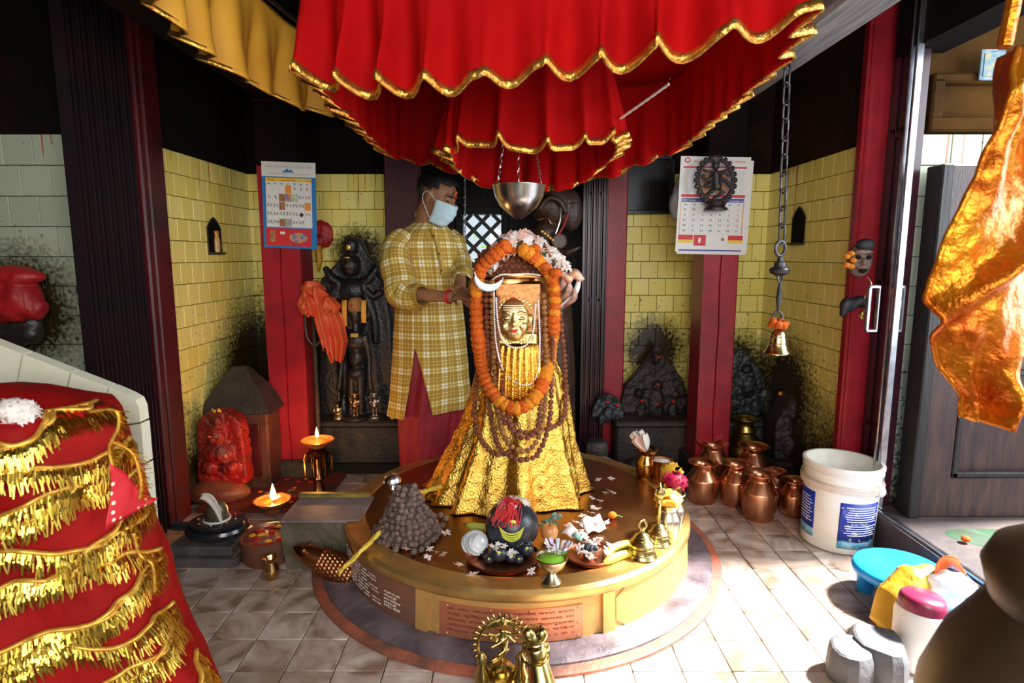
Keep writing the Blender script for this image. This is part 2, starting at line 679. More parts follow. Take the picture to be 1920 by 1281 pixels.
tiled_wall('wall_outer_right', (1.73, 2.62), (3.0, 2.62), 0.155, TOPZ, 'tile_pale', size=0.128, skip=lambda p, z: p.x > 2.35)

# walls above the tiles, black with lamp soot
up = 2.55
struct(MB().box(((XL - 0.78) / 2, YB + 0.05, (TOPZ + up) / 2), (-0.78 - XL + 0.2, 0.12, up - TOPZ)).build('wall_upper_back_left', 'soot_wall'))
struct(MB().box(((XR + 0.71) / 2, YB + 0.05, (TOPZ + up) / 2), (XR - 0.71 + 0.2, 0.12, up - TOPZ)).build('wall_upper_back_right', 'brown_wall'))
struct(MB().box((XL - 0.055, 3.35, (TOPZ + up) / 2), (0.12, 1.1, up - TOPZ)).build('wall_upper_left', 'soot_wall'))
struct(MB().box((XR + 0.055, 3.35, (TOPZ + up) / 2), (0.12, 1.1, up - TOPZ)).build('wall_upper_right', 'brown_wall'))
struct(MB().box((-2.45, 2.675, (TOPZ + up) / 2), (1.4, 0.12, up - TOPZ)).build('wall_upper_outer_left', 'soot_wall'))
wo = struct(MB().box((2.35, 2.70, (TOPZ + up) / 2), (1.34, 0.12, up - TOPZ)).build('wall_upper_outer_right', 'ochre_wall'))
# recessed shelf opening in the ochre wall
nb = MB()
a_, b_ = at(1742, 150, 2.62), at(1890, 235, 2.62)
for (x0, x1, z0, z1) in ((a_.x, b_.x + 0.3, a_.z - 0.02, a_.z + 0.02), (a_.x, a_.x + 0.05, b_.z + 0.02, a_.z), (a_.x, b_.x + 0.3, b_.z - 0.03, b_.z + 0.03)):
    nb.bbox(((x0 + x1) / 2, 2.615, (z0 + z1) / 2), (x1 - x0, 0.06, z1 - z0), 0.008)
stuff_frame = nb.build('niche_surround', 'ochre_wall', wo)
struct(MB().box((-0.7, 1.95, up + 0.05), (5.2, 6.2, 0.1)).build('ceiling', 'soot_wall'))
struct(MB().box((-3.1, 1.2, 1.3), (0.1, 2.9, 2.6)).build('wall_far_left', 'soot_wall'))
struct(MB().box((-2.1, -0.32, 1.27), (2.1, 0.1, 2.6)).build('wall_light_block', 'soot_wall'))  # unseen wall added to block daylight reaching the left passage
struct(MB().box((1.72, 1.55, 2.34), (0.16, 2.3, 0.44)).build('trim_2', 'soot_wall'))
struct(MB().box((2.5, 3.3, 2.5), (2.0, 1.4, 0.1)).build('ceiling_side', 'soot_wall'))

# ------------------------------------------------------------------ the dark shrine room behind the middle opening
struct(MB().box((-0.84, 4.42, 1.25), (0.1, 1.0, 2.6)).build('wall_recess_left', 'soot_wall'))
struct(MB().box((0.79, 4.42, 1.25), (0.1, 1.0, 2.6)).build('wall_recess_right', 'soot_wall'))
struct(MB().box((0, 3.99, 2.29), (1.6, 0.16, 0.7)).build('trim_1', 'soot_wall'))
wa, wb = at(868, 402, 4.86), at(940, 545, 4.86)
wx0, wx1, wz1, wz0 = wa.x, wb.x, wa.z, wb.z - 0.06
rb = MB()
rb.box(((-0.89 + wx0) / 2, 4.93, 1.25), (wx0 + 0.89, 0.1, 2.6))
rb.box(((0.84 + wx1) / 2, 4.93, 1.25), (0.84 - wx1, 0.1, 2.6))
rb.box(((wx0 + wx1) / 2, 4.93, (wz1 + 2.55) / 2), (wx1 - wx0, 0.1, 2.55 - wz1))
rb.box(((wx0 + wx1) / 2, 4.93, wz0 / 2), (wx1 - wx0, 0.1, wz0))
struct(rb.build('wall_recess_back', 'dark_wood'))
win = struct(thing('window_1', 'diagonal lattice window letting white daylight in behind the priest', 'window', ((wx0 + wx1) / 2, 4.86, wz0)))
ww, wh = wx1 - wx0, wz1 - wz0
fr = MB()
for (c, d) in (((-ww / 2 - 0.03, 0, wh / 2), (0.06, 0.06, wh + 0.12)), ((ww / 2 + 0.03, 0, wh / 2), (0.06, 0.06, wh + 0.12)), ((0, 0, wh + 0.03), (ww, 0.06, 0.06)), ((0, 0, -0.03), (ww, 0.06, 0.06))):
    fr.bbox(c, d, 0.005)
fr.build('window_frame', 'dark_wood', win)
sp = ww / 2.15
for sgn in (-1, 1):
    k = -8
    while k < 14:
        # line x = sgn*(z) + k*sp, clipped to the opening
        pts = []
        for t in range(0, 101):
            z = wh * t / 100
            x = sgn * (z - wh / 2) + (k - 3) * sp * 0.98
            if -ww / 2 <= x <= ww / 2:
                pts.append((x, z))
        if len(pts) > 6:
            (x0, z0), (x1, z1) = pts[0], pts[-1]
            dd = Vector((x1 - x0, 0, z1 - z0))
            rot = Matrix.Rotation(-math.atan2(dd.z, dd.x), 3, 'Y')
            MB().box(((x0 + x1) / 2, 0.006 * sgn, (z0 + z1) / 2), (dd.length, 0.012, 0.030), rot).build('lattice_bar', 'lattice_paint', win, 0)
        k += 1
MB().box((0, 0.03, wh / 2), (ww, 0.004, wh)).build('pane', 'glass', win, 0)
# shrub out in the yard seen through the lattice
sh = thing('garden_shrub', 'green shrub outside seen through the lattice window', 'shrub', (-0.42, 5.75, 0.0))
st = MB()
for k in range(7):
    st.tube([(0, 0, 0), (random.uniform(-.2, .2), random.uniform(-.1, .1), 0.9), (random.uniform(-.4, .5), random.uniform(-.2, .2), random.uniform(1.2, 1.6))], [0.014, 0.01, 0.004], 5)
stuff(st.build('stem', 'dark_wood', sh))
lv = MB()
for k in range(150):
    c = Vector((random.uniform(-.5, .55), random.uniform(-.2, .2), random.uniform(0.85, 1.62)))
    rt = Matrix.Rotation(random.uniform(0, 6), 3, 'Z') @ Matrix.Rotation(random.uniform(-1, 1), 3, 'X')
    L_ = random.uniform(.03, .05)
    lv.add([c + rt @ Vector(p) for p in ((-L_, 0, 0), (0, L_ * .4, .008), (L_, 0, 0), (0, -L_ * .4, .008))], [(0, 1, 2, 3)])
stuff(lv.build('leaf', 'leaf', sh, 0))

# ------------------------------------------------------------------ beams
for nm, c, d, m in (('ceiling_beam', (1.17, 2.0, 2.20), (0.20, 3.3, 0.20), 'grey_beam'), ('ceiling_beam', (-1.24, 2.0, 2.20), (0.20, 3.3, 0.20), 'soot_wall'), ('ceiling_beam', (-0.02, 3.45, 2.20), (2.2, 0.2, 0.2), 'soot_wall'),):
    o = struct(MB().bbox(c, d, 0.012).build(nm, m))
# post brackets and posts
def red_post(px0, px1, Y, label, group, xw=None):
    x0, x1 = at(px0, 640, Y).x, at(px1, 640, Y).x
    t = thing('red_post', label, 'post', ((x0 + x1) / 2, Y, 0), 0, group)
    wd = x1 - x0
    MB().bbox((0, 0, 0.06), (wd + 0.06, wd + 0.06, 0.12), 0.012).build('base_block', 'dark_stone', t)
    s = MB()
    rings = []
    for i in range(25):
        z = 0.12 + i * 1.98 / 24
        o = 0.003 * nz(z * 3, px0)
        h = wd / 2
        rings.append([Vector((-h + o, -h, z)), Vector((-0.03 * wd + 0.008 * nz(z * 4), -h, z)), Vector((-0.03 * wd + 0.004 + 0.008 * nz(z * 4), -h + 0.012, z)), Vector((0.008 - 0.03 * wd + 0.008 * nz(z * 4), -h, z)), Vector((h - 0.008, -h, z)), Vector((h, -h + 0.008, z)), Vector((h, h, z)), Vector((-h, h, z))])
    s.loft(rings)
    s.build('shaft', 'red_paint', t, 20)
    MB().bbox((0, 0, 2.105), (wd + 0.02, wd + 0.01, 0.01), 0.004).build('cap_plate', 'soot_wall', t)
    MB().bbox((0, 0, 1.93), (wd + 0.012, wd + 0.012, 0.34), 0.008).build('dark_collar', 'soot_wall', t)  # near-black sleeve over the upper end of the shaft
    return t
red_post(514, 582, 3.42, 'red painted wooden post below the blue-backed calendar', 'pair of red posts')
red_post(1303, 1366, 3.42, 'cracked red wooden post below the white calendar', 'pair of red posts')

# ------------------------------------------------------------------ plinths along the back wall and steps
def block_plinth(name, label, x0, x1, y0, y1, zt):
    t = thing(name, label, 'plinth', ((x0 + x1) / 2, (y0 + y1) / 2, 0))
    wx = x1 - x0
    wy = y1 - y0
    MB().bbox((0, 0, (zt - 0.03) / 2), (wx, wy, zt - 0.03), 0.015).build('body', 'dark_stone', t)
    MB().bbox((0, -0.01, zt - 0.02), (wx + 0.02, wy + 0.02, 0.04), 0.01).build('slab', 'dark_stone', t)
    return t
block_plinth('stone_plinth', 'dark stone plinth carrying the black idol and four small figures', -1.55, -0.60, 3.56, 3.84, PLZ)
block_plinth('stone_plinth', 'dark stone plinth carrying the pointed carved slab', 0.64, 1.60, 3.56, 3.84, PLZ)
# rubble stones at the foot of the right plinth
for k, (px, py, w_, lab) in enumerate(((1120, 812, 0.14, 'flat dark rubble stone on the ledge behind the platform'), (1122, 846, 0.19, 'pale chipped rubble stone behind the platform rim'), (1190, 860, 0.15, 'dark low rubble stone right of the pale chipped one'))):
    p = at(px, py, 3.40)
    b = MB().ell((0, 0, 0.0), (w_ / 2 * 1.1, 0.07, 0.06), 12, 8)
    b.v = [q + Vector((nz(q.x * 18 + k * 7, q.y * 18), nz(q.y * 18 + k), nz(q.z * 20 + k))) * 0.018 for q in b.v]
    hz = min(q.z for q in b.v)
    zb = max(0.0, p.z - 0.05)
    b.v = [Vector((q.x, q.y, (q.z - hz) + (0 if q.z > -0.03 else 0))) for q in b.v]
    t = b.build('rubble_stone', 'rubble_pale' if k == 1 else 'dark_stone', None, 30) if 'rubble_pale' in MATS else b.build('rubble_stone', mat('rubble_pale', (0.28, 0.26, 0.25), 0.8, col2=(0.10, 0.09, 0.08), scale=18, bump=0.4) if k == 1 else 'dark_stone', None, 30)
    t.location = (p.x, 3.41 - (0.05 if k else 0.0), 0.10 if k == 0 else 0.0)
    tag(t, lab, 'stone', 'rubble stones behind the platform')
# raised sill of the side doorway
sill = struct(MB().box((2.35, 1.55, 0.0775), (1.48, 2.16, 0.155)).build('floor_side_sill', mat('sill_stone', (0.075, 0.050, 0.045), 0.6, col2=(0.03, 0.024, 0.026), scale=5, bump=0.4)))
tr = MB()
for dx in (0.0, 0.022):
    tr.box((1.625 + dx, 1.6, 0.160), (0.006, 1.9, 0.012))
stuff(tr.build('gate_track', 'steel', sill, 0))
gs = MB()
pg = gz(1862, 1010, 0.156)
gs.lathe([(0.0, 0.0), (0.16, 0.0), (0.15, 0.004), (0.0, 0.005)], 28, (pg.x, pg.y, 0.155), 1.0, 0.62, wob=0.12)
gs.build('green_stain', mat('green_paint', (0.010, 0.055, 0.018), 0.7, col2=(0.02, 0.03, 0.014), scale=12), sill)

# ------------------------------------------------------------------ doorway frames (red jambs)
def jamb(x0, x1, y0, y1, z1, label, m='red_paint', grp='red door jambs'):
    t = thing('door_jamb', label, 'door jamb', ((x0 + x1) / 2, (y0 + y1) / 2, 0), 0, grp)
    wx, wy = x1 - x0, y1 - y0
    MB().bbox((0, 0, z1 / 2), (wx, wy, z1), 0.008).build('upright', m, t)
    s = 1 if x0 < 0 else -1
    MB().bbox((s * wx / 2, -wy * 0.18, z1 / 2), (0.02, wy * 0.25, z1 - 0.02), 0.006).build('moulding', m, t)
    return t
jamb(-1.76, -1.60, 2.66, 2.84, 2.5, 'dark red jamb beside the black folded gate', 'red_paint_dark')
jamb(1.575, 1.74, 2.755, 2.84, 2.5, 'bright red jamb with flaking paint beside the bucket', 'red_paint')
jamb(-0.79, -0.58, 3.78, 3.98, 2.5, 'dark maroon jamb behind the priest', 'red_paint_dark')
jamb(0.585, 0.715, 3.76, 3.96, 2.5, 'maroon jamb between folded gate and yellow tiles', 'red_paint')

# ------------------------------------------------------------------ folding gates, closed up against the jambs
def folded_gate(label, loc, rz, n, pitch, h, m, chan=(0.020, 0.034)):
    t = thing('folding_gate', label, 'gate', loc, rz, 'folding metal gates')
    me = MB()
    w_, d = chan
    for z in (0,):
        me.prism([(-w_ / 2, 0), (w_ / 2, 0), (w_ / 2, h), (-w_ / 2, h)], -0.004, 0.0)
        me.prism([(-w_ / 2, 0), (-w_ / 2 + 0.004, 0), (-w_ / 2 + 0.004, h), (-w_ / 2, h)], -d, -0.004)
        me.prism([(w_ / 2 - 0.004, 0), (w_ / 2, 0), (w_ / 2, h), (w_ / 2 - 0.004, h)], -d, -0.004)
    cm = me.mesh('channel', m, 0)
    for k in range(n):
        c = link('channel', cm, t, loc=(k * pitch, (k % 2) * 0.008, 0.0))
    for z in (0.35, 1.0, 1.65, 2.05):
        b = MB()
        for k in range(n - 1):
            b.box((k * pitch + pitch / 2, 0.006, z), (pitch * 1.3, 0.004, 0.02), Matrix.Rotation(1.2 if k % 2 else -1.2, 3, 'Y'))
        stuff(b.build('pivot_strap', m, t, 0))
    return t
folded_gate('black folded lattice gate left of the yellow alcove', (-1.66, 2.30, 0.0), PI / 2, 9, 0.04, 2.45, 'gate_black', (0.03, 0.05))
g2 = folded_gate('maroon folded gate with silver rails by the wooden door', (1.665, 2.60, 0.155), PI / 2, 5, 0.034, 2.3, 'gate_maroon', (0.03, 0.05))
for y in (-0.035, 0.0):
    b = MB()
    b.bbox((y - 0.03, 0.03, 1.12), (0.016, 0.03, 2.24), 0.003)
    b.build('end_rail', 'steel', g2)
folded_gate('folded maroon gate right behind the garlanded idol', (0.445, 3.74, 0.0), 0.0, 5, 0.031, 2.45, 'gate_maroon', (0.024, 0.04))
# gate pull handles and lock plate
hd = at(1640, 578, 2.42)
hb = MB()
hz0, hz1 = at(1640, 620, 2.55).z - 0.155, at(1640, 538, 2.55).z - 0.155
for (px, nm) in ((1636, 'pull_handle'), (1682, 'pull_handle')):
    x = at(px, 578, 2.55).x
    b = MB()
    loc = Vector((x - 1.665, 0, 0))
    # local frame of g2 is rotated by 90 deg: local x = world y, local y = -world x
    lx, ly = 2.55 - 2.60, -(x - 1.665)
    b.bbox((lx, ly + 0.02, (hz0 + hz1) / 2), (0.02, 0.018, hz1 - hz0), 0.004)
    b.bbox((lx, ly - 0.02, (hz0 + hz1) / 2), (0.02, 0.012, hz1 - hz0), 0.004)
    b.bbox((lx, ly, hz0), (0.02, 0.05, 0.014), 0.003)
    b.bbox((lx, ly, hz1), (0.02, 0.05, 0.014), 0.003)
    if px > 1650:
        b.bbox((lx, ly, (hz0 + hz1) / 2 + 0.02), (0.012, 0.05, 0.04), 0.003)
    b.build(nm, 'steel', g2)

# ------------------------------------------------------------------ the wooden door at the right
dx0 = at(1692, 955, 2.50).x
door = struct(thing('door_1', 'brown panelled wooden door behind the golden hanging cloth', 'door', (dx0, 2.50, 0.155)))
dh = at(1735, 310, 2.50).z - 0.155
MB().bbox((0.02, 0.0, dh / 2), (0.045, 0.10, dh), 0.005).build('door_frame', 'dark_wood', door)
leaf = MB()
leaf.bbox((0.11, -0.01, dh / 2), (0.13, 0.05, dh), 0.006)
leaf.bbox((0.72, -0.01, dh / 2), (0.13, 0.05, dh), 0.006)
leaf.bbox((0.415, -0.01, dh - 0.06), (0.5, 0.05, 0.12), 0.006)
leaf.bbox((0.415, -0.01, 0.09), (0.5, 0.05, 0.18), 0.006)
leaf.bbox((0.415, -0.01, 0.70), (0.5, 0.05, 0.10), 0.006)
leaf.build('leaf_frame', 'door_wood', door)
b = MB()
for (x0, x1, z0, z1) in ((0.175, 0.655, 0.18, 0.65),):
    for (c, d) in ((((x0 + x1) / 2, 0, z0 + 0.012), (x1 - x0, 0.03, 0.024)), (((x0 + x1) / 2, 0, z1 - 0.012), (x1 - x0, 0.03, 0.024)), ((x0 + 0.012, 0, (z0 + z1) / 2), (0.024, 0.03, z1 - z0)), ((x1 - 0.012, 0, (z0 + z1) / 2), (0.024, 0.03, z1 - z0))):
        b.bbox((c[0], -0.025, c[2]), d, 0.005)
b.build('moulding', 'dark_wood', door)
MB().bbox((0.415, 0.005, 0.415), (0.48, 0.02, 0.47), 0.01).build('lower_panel', 'door_wood', door)
b = MB()
z0, z1 = 0.75, dh - 0.12
for (c, d) in (((0.185, -0.02, (z0 + z1) / 2), (0.02, 0.03, z1 - z0)), ((0.645, -0.02, (z0 + z1) / 2), (0.02, 0.03, z1 - z0)), ((0.415, -0.02, z0 + 0.01), (0.46, 0.03, 0.02)), ((0.415, -0.02, z1 - 0.01), (0.46, 0.03, 0.02))):
    b.bbox(c, d, 0.004)
b.build('glazing_bead', mat('pale_bead', (0.55, 0.50, 0.52), 0.4), door)
MB().box((0.415, 0.0, (z0 + z1) / 2), (0.48, 0.004, z1 - z0)).build('pane', 'glass', door, 0)

# ================================================================== the round platform
mat('copper_top', (0.42, 0.17, 0.060), 0.26, 1.0, col2=(0.30, 0.14, 0.045), scale=5, bump=0.12, bscale=9, rough2=0.42)
mat('brass_band', (0.74, 0.46, 0.15), 0.34, 0.8, col2=(0.52, 0.30, 0.10), scale=9, bump=0.08, bscale=25)
mat('brass_panel', (0.74, 0.43, 0.13), 0.45, 0.55, col2=(0.56, 0.32, 0.11), scale=8)
mat('copper_plate', (0.80, 0.30, 0.17), 0.42, 0.85, col2=(0.66, 0.27, 0.14), scale=6, bump=0.15, bscale=30)
mat('lilac_copper', (0.42, 0.24, 0.19), 0.40, 0.8, col2=(0.50, 0.25, 0.14), scale=5, bump=0.1)
mat('grey_lip', (0.15, 0.115, 0.13), 0.45, col2=(0.040, 0.030, 0.038), scale=7, bump=0.5, bscale=30)
mat('red_lip', (0.36, 0.10, 0.055), 0.6, col2=(0.12, 0.055, 0.04), scale=9, bump=0.5, bscale=40)
mat('ink_white', (0.85, 0.80, 0.72), 0.6)
mat('ink_brown', (0.22, 0.055, 0.030), 0.5, 0.4)
PT = 0.215
plat = thing('round_platform', 'round copper-clad platform carrying the golden idol and offerings', 'platform', PC)
MB().lathe([(0.60, 0), (0.872, 0), (0.872, 0.010), (0.858, 0.015), (0.60, 0.015)], 96).build('outer_kerb', 'red_lip', plat)
MB().lathe([(0.60, 0.0), (0.836, 0.0), (0.834, 0.022), (0.815, 0.030), (0.73, 0.032), (0.60, 0.032)], 96).build('inner_kerb', 'grey_lip', plat)
MB().lathe([(0.70, 0.02), (0.735, 0.02), (0.726, 0.16), (0.728, 0.178)], 96, cap=(False, False)).build('drum', 'brass_panel', plat)
MB().lathe([(0.60, 0.17), (0.738, 0.172), (0.742, 0.180), (0.740, 0.200), (0.728, 0.212), (0.66, PT + 0.002), (0.650, PT - 0.004), (0.60, PT - 0.006)], 96, cap=(False, False)).build('rim', 'brass_band', plat)
MB().lathe([(0.0, PT - 0.003), (0.30, PT - 0.003), (0.50, PT - 0.003), (0.652, PT - 0.003), (0.654, PT - 0.02)], 96, cap=(False, False)).build('top_sheet', 'copper_top', plat)
def arc_pt(phi, r, z):
    return Vector((r * math.sin(phi), -r * math.cos(phi), z))
def drum_r(z):
    return lerp(0.735, 0.727, (z - 0.02) / 0.15)
def curved_panel(p0, p1, z0, z1, off, th=0.004, n=24, corner=0.0):
    m = MB()
    rings = []
    for i in range(n + 1):
        t = i / n
        phi = lerp(p0, p1, t)
        d = min(t, 1 - t) * abs(p1 - p0) * 0.73
        c = 0.0
        if corner and d < corner:
            c = corner - math.sqrt(max(0, corner ** 2 - (corner - d) ** 2))
        a, b = z0 + c, z1 - c
        rings.append([arc_pt(phi, drum_r(a) + off - th, a), arc_pt(phi, drum_r(a) + off, a), arc_pt(phi, drum_r((a + b) / 2) + off, (a + b) / 2), arc_pt(phi, drum_r(b) + off, b), arc_pt(phi, drum_r(b) + off - th, b)])
    return m.loft(rings, cap=True)
pe = [R(a) for a in (-100, -27.5, -24.2, 22.3, 26.2, 100)]
curved_panel(R(-100), R(-28), 0.028, 0.166, 0.004).build('grey_panel', 'lilac_copper', plat, label='dull copper panel with white inscription')
curved_panel(R(-23.6), R(21.6), 0.030, 0.166, 0.003, corner=0.03).build('front_panel', 'brass_panel', plat)
curved_panel(R(27), R(100), 0.030, 0.166, 0.003, corner=0.03).build('side_panel', 'brass_panel', plat)
for a in (-26, 24.3):
    curved_panel(R(a - 1.8), R(a + 1.8), 0.022, 0.172, 0.012, 0.012, 4).build('pilaster', 'brass_panel', plat)
curved_panel(R(-20.6), R(16.8), 0.036, 0.148, 0.008).build('inscription_plate', 'copper_plate', plat, label='copper plate with engraved lines of lettering')
rv = MB().ell((0, 0, 0), (0.005, 0.003, 0.005), 8, 5).mesh('rivet', 'copper_plate')
for a, z in ((-18.5, 0.045), (-18.5, 0.14), (-7, 0.141), (3, 0.141), (15.5, 0.141), (15.5, 0.09), (15.5, 0.045)):
    link('rivet', rv, plat, loc=arc_pt(R(a), drum_r(z) + 0.009, z))
def bent_text(s, m, phi0, phi1, z, h, off, name='lettering', parent=None, zslope=0.0):
    me = text_mesh(s, m, width=abs(phi1 - phi0) * 0.735, height=h, align='LEFT')
    x0 = min(v.co.x for v in me.vertices)
    zmin = min(v.co.z for v in me.vertices)
    for v in me.vertices:
        phi = phi0 + (v.co.x - x0) / 0.735
        zz = z + (v.co.z - zmin) + zslope * (v.co.x - x0)
        p = arc_pt(phi, drum_r(zz) + off - v.co.y, zz)
        v.co = p
    o = link(name, me, parent or plat)
    return stuff(o)
for k, s_ in enumerate(PLATE_LINES):
    bent_text(s_, 'ink_brown', R(-18.5), R(14.5), 0.126 - k * 0.0185, 0.012, 0.0085)
for k in range(8):
    bent_text(SIDE_LINES[k % 4], 'ink_white', R(-70 + k * 0.5), R(-44 + k * 0.4 - (6 if k % 3 == 2 else 0)), 0.136 - k * 0.0125, 0.0085, 0.0046)
for k in range(5):
    bent_text(SIDE_BLOCK[k], 'ink_white', R(-40), R(-33.5 - (1.5 if k % 2 else 0)), 0.108 - k * 0.0125, 0.0085, 0.0046)

# ------------------------------------------------------------------ stone spout with copper fish
mat('moss_stone', (0.14, 0.11, 0.08), 0.55, col2=(0.050, 0.055, 0.022), scale=9, bump=0.5, bscale=35)
mat('lilac_stone', (0.25, 0.19, 0.19), 0.5, col2=(0.13, 0.085, 0.08), scale=8, bump=0.3)
mat('yellow_edge', (0.42, 0.30, 0.06), 0.45, 0.4, col2=(0.12, 0.10, 0.05), scale=14)
mat('copper_old', (0.52, 0.22, 0.09), 0.32, 1.0, col2=(0.24, 0.09, 0.04), scale=12)
sp_ = thing('stone_spout', 'mossy stone spout joining the left of the round platform', 'spout', (-0.80, 2.42, 0))
b = MB().prism([(-0.13, 0.0), (0.16, 0.0), (0.20, 0.205), (-0.13, 0.205), (-0.15, 0.17)], -0.11, 0.12)
b.build('block', 'moss_stone', sp_)
MB().bbox((0.02, 0.005, 0.210), (0.33, 0.25, 0.016), 0.004).build('top_slab', 'lilac_stone', sp_)
MB().bbox((0.01, 0.118, 0.226), (0.32, 0.035, 0.022), 0.006).build('raised_edge', 'yellow_edge', sp_)
fish = thing('copper_fish_spout', 'scaled copper fish head lying below the stone spout', 'fish figure', gz(606, 1084, 0.012))
fish.scale = (1.2, 1.2, 1.2)
ax = Matrix.Rotation(R(-8), 3, 'Z') @ Matrix.Rotation(R(22), 3, 'Y')
fb = MB()
rings = []
for i in range(22):
    t = i / 21
    x = lerp(-0.105, 0.115, t)
    rr = interp([(0, 0.008), (0.06, 0.020), (0.18, 0.030), (0.30, 0.036), (0.5, 0.043), (0.75, 0.045), (1, 0.042)], t)
    rings.append([ax @ Vector((x, rr * 1.0 * math.cos(2 * PI * k / 20), rr * math.sin(2 * PI * k / 20))) + Vector((0, 0, 0.062)) for k in range(20)])
fb.loft(rings)
fb.build('body', 'copper_old', fish)
scl = MB().ell((0, 0, 0), (0.0100, 0.0085, 0.0045), 8, 5).mesh('scale', 'copper_old')
for i in range(9):
    for k in range(-4, 5):
        x = 0.0 + i * 0.0135
        t = (x + 0.105) / 0.22
        rr = interp([(0, 0.008), (0.06, 0.020), (0.18, 0.030), (0.30, 0.036), (0.5, 0.043), (0.75, 0.045), (1, 0.042)], t) + 0.0015
        a = R(138) + (k + 0.5 * (i % 2)) * 0.30
        p = ax @ Vector((x, rr * math.cos(a), rr * math.sin(a))) + Vector((0, 0, 0.062))
        o = link('scale', scl, fish, loc=p)
        o.rotation_euler = Vector(ax @ Vector((0.25, math.cos(a), math.sin(a)))).to_track_quat('Z', 'X').to_euler()
for s_ in (-1, 1):
    MB().ell(ax @ Vector((-0.062, -0.020 * s_ - 0.008, 0.024)) + Vector((0, 0, 0.062)), 0.010, 10, 7).build('eye', 'copper_old', fish)
MB().tube([ax @ Vector((-0.100, -0.006 - 0.01, 0.004)) + Vector((0, 0, .062)), ax @ Vector((-0.085, -0.024, -0.004)) + Vector((0, 0, .062)), ax @ Vector((-0.055, -0.032, -0.010)) + Vector((0, 0, .062))], 0.004, 6).build('lip', 'copper_old', fish)
MB().tube([ax @ Vector((-0.025, 0.034 * math.cos(a), 0.034 * math.sin(a))) + Vector((0, 0, .062)) for a in [R(q) for q in range(-150, 90, 12)]], 0.005, 6).build('gill', 'copper_old', fish)

# ================================================================== the garlanded idol
mat('gold_foil', (0.92, 0.58, 0.12), 0.17, 1.0, col2=(0.74, 0.42, 0.07), scale=26, bump=0.6, bscale=110, rough2=0.36)
mat('gold_face', (0.90, 0.72, 0.32), 0.36, 1.0, col2=(0.80, 0.60, 0.24), scale=25)
mat('copper_crown', (0.72, 0.36, 0.12), 0.28, 1.0, col2=(0.5, 0.24, 0.09), scale=14, bump=0.12, bscale=40)
mat('copper_dim', (0.42, 0.19, 0.07), 0.4, 1.0, col2=(0.30, 0.13, 0.05), scale=12, bump=0.2, bscale=40)
mat('silver', (0.80, 0.81, 0.82), 0.25, 1.0, col2=(0.6, 0.61, 0.62), scale=30)
mat('bead_brown', (0.30, 0.085, 0.035), 0.5, col2=(0.13, 0.036, 0.018), scale=160, bump=0.8, bscale=260, random_tint=0.25)
mat('bead_gold', (0.46, 0.20, 0.055), 0.45, col2=(0.22, 0.08, 0.02), scale=160, bump=0.8, bscale=260, random_tint=0.25)
mat('bead_dusty', (0.21, 0.135, 0.115), 0.75, col2=(0.10, 0.06, 0.05), scale=140, bump=0.8, bscale=240, random_tint=0.25)
mat('pearl', (0.86, 0.83, 0.78), 0.25, col2=(0.8, 0.74, 0.68), scale=10)
mat('marigold', (0.95, 0.22, 0.008), 0.7, col2=(0.72, 0.09, 0.003), scale=130, bump=0.8, bscale=170, random_tint=0.10, transl=0.25)
mat('marigold_pale', (1.0, 0.42, 0.02), 0.7, col2=(0.92, 0.22, 0.008), scale=130, bump=0.8, bscale=170, random_tint=0.08, transl=0.25)
mat('petal_white', (0.88, 0.82, 0.78), 0.55, transl=0.3)
mat('petal_core', (0.85, 0.22, 0.02), 0.55)
mat('petal_pink', (0.86, 0.48, 0.36), 0.55, col2=(0.85, 0.66, 0.58), scale=40, transl=0.3)
mat('tika_red', (0.55, 0.012, 0.014), 0.6)
mat('dark_bronze', (0.10, 0.055, 0.030), 0.4, 0.8, col2=(0.05, 0.028, 0.016), scale=20)
IC = Vector((-0.03, 2.62, PT - 0.002))
idol = thing('draped_idol', 'golden-faced idol draped in glittering gold cloth on the round platform', 'idol', IC)
# silhouette rows: image y, left x, right x
SIL = [(636, 902, 1018), (665, 898, 1040), (700, 890, 1056), (740, 878, 1066), (780, 866, 1073), (820, 848, 1080), (850, 830, 1087), (880, 813, 1096), (905, 798, 1103), (921, 789, 1106)]
prof = []
for y, xl, xr in SIL:
    z = at(960, y, 2.62).z
    k = ppm(2.62, z)
    prof.append((z, (xr - xl) / 2 / k, ((xl + xr) / 2 - 960) / k))
prof.sort()
prof[0] = (PT, prof[0][1], prof[0][2])
NA = 220
def cloth_pt(th, z, fine=True):
    a = interp([(p[0], p[1]) for p in prof], z)
    cx = interp([(p[0], p[2]) for p in prof], z)
    bdepth = a * 0.80
    t = (z - PT) / 0.70
    amp = lerp(0.135, 0.02, min(1, t * 1.1))
    f = 0.55 * math.sin(9 * th + 1.3 + 1.2 * t) + 0.35 * math.sin(17 * th + 3.1 * t + 0.4) + 0.5 * nz(3.2 * math.cos(th) + 5, 3.2 * math.sin(th), t * 1.2)
    rr = 1 + amp * (f - 0.6)
    if fine:
        rr += 0.022 * nz(9 * math.cos(th) + 11, 9 * math.sin(th), z * 26) + 0.012 * nz(19 * math.cos(th), 19 * math.sin(th) + 4, z * 60)
    return Vector((cx + a * rr * math.cos(th), 2.62 + bdepth * rr * math.sin(th), z))
zs = [PT + (0.92 - PT) * (i / 84) ** 1.05 for i in range(85)]
cl = MB()
rings = []
skirt = []
for k in range(NA):
    th = 2 * PI * k / NA
    p = cloth_pt(th, PT, True)
    c = Vector((p.x - (-0.03), p.y - 2.62, 0))
    sp = 1.03 + 0.03 * math.sin(7 * th) + 0.02 * nz(4 * math.cos(th), 4 * math.sin(th))
    skirt.append(Vector((-0.03 + c.x * sp, 2.62 + c.y * sp, PT + 0.003)) - IC)
rings.append(skirt)
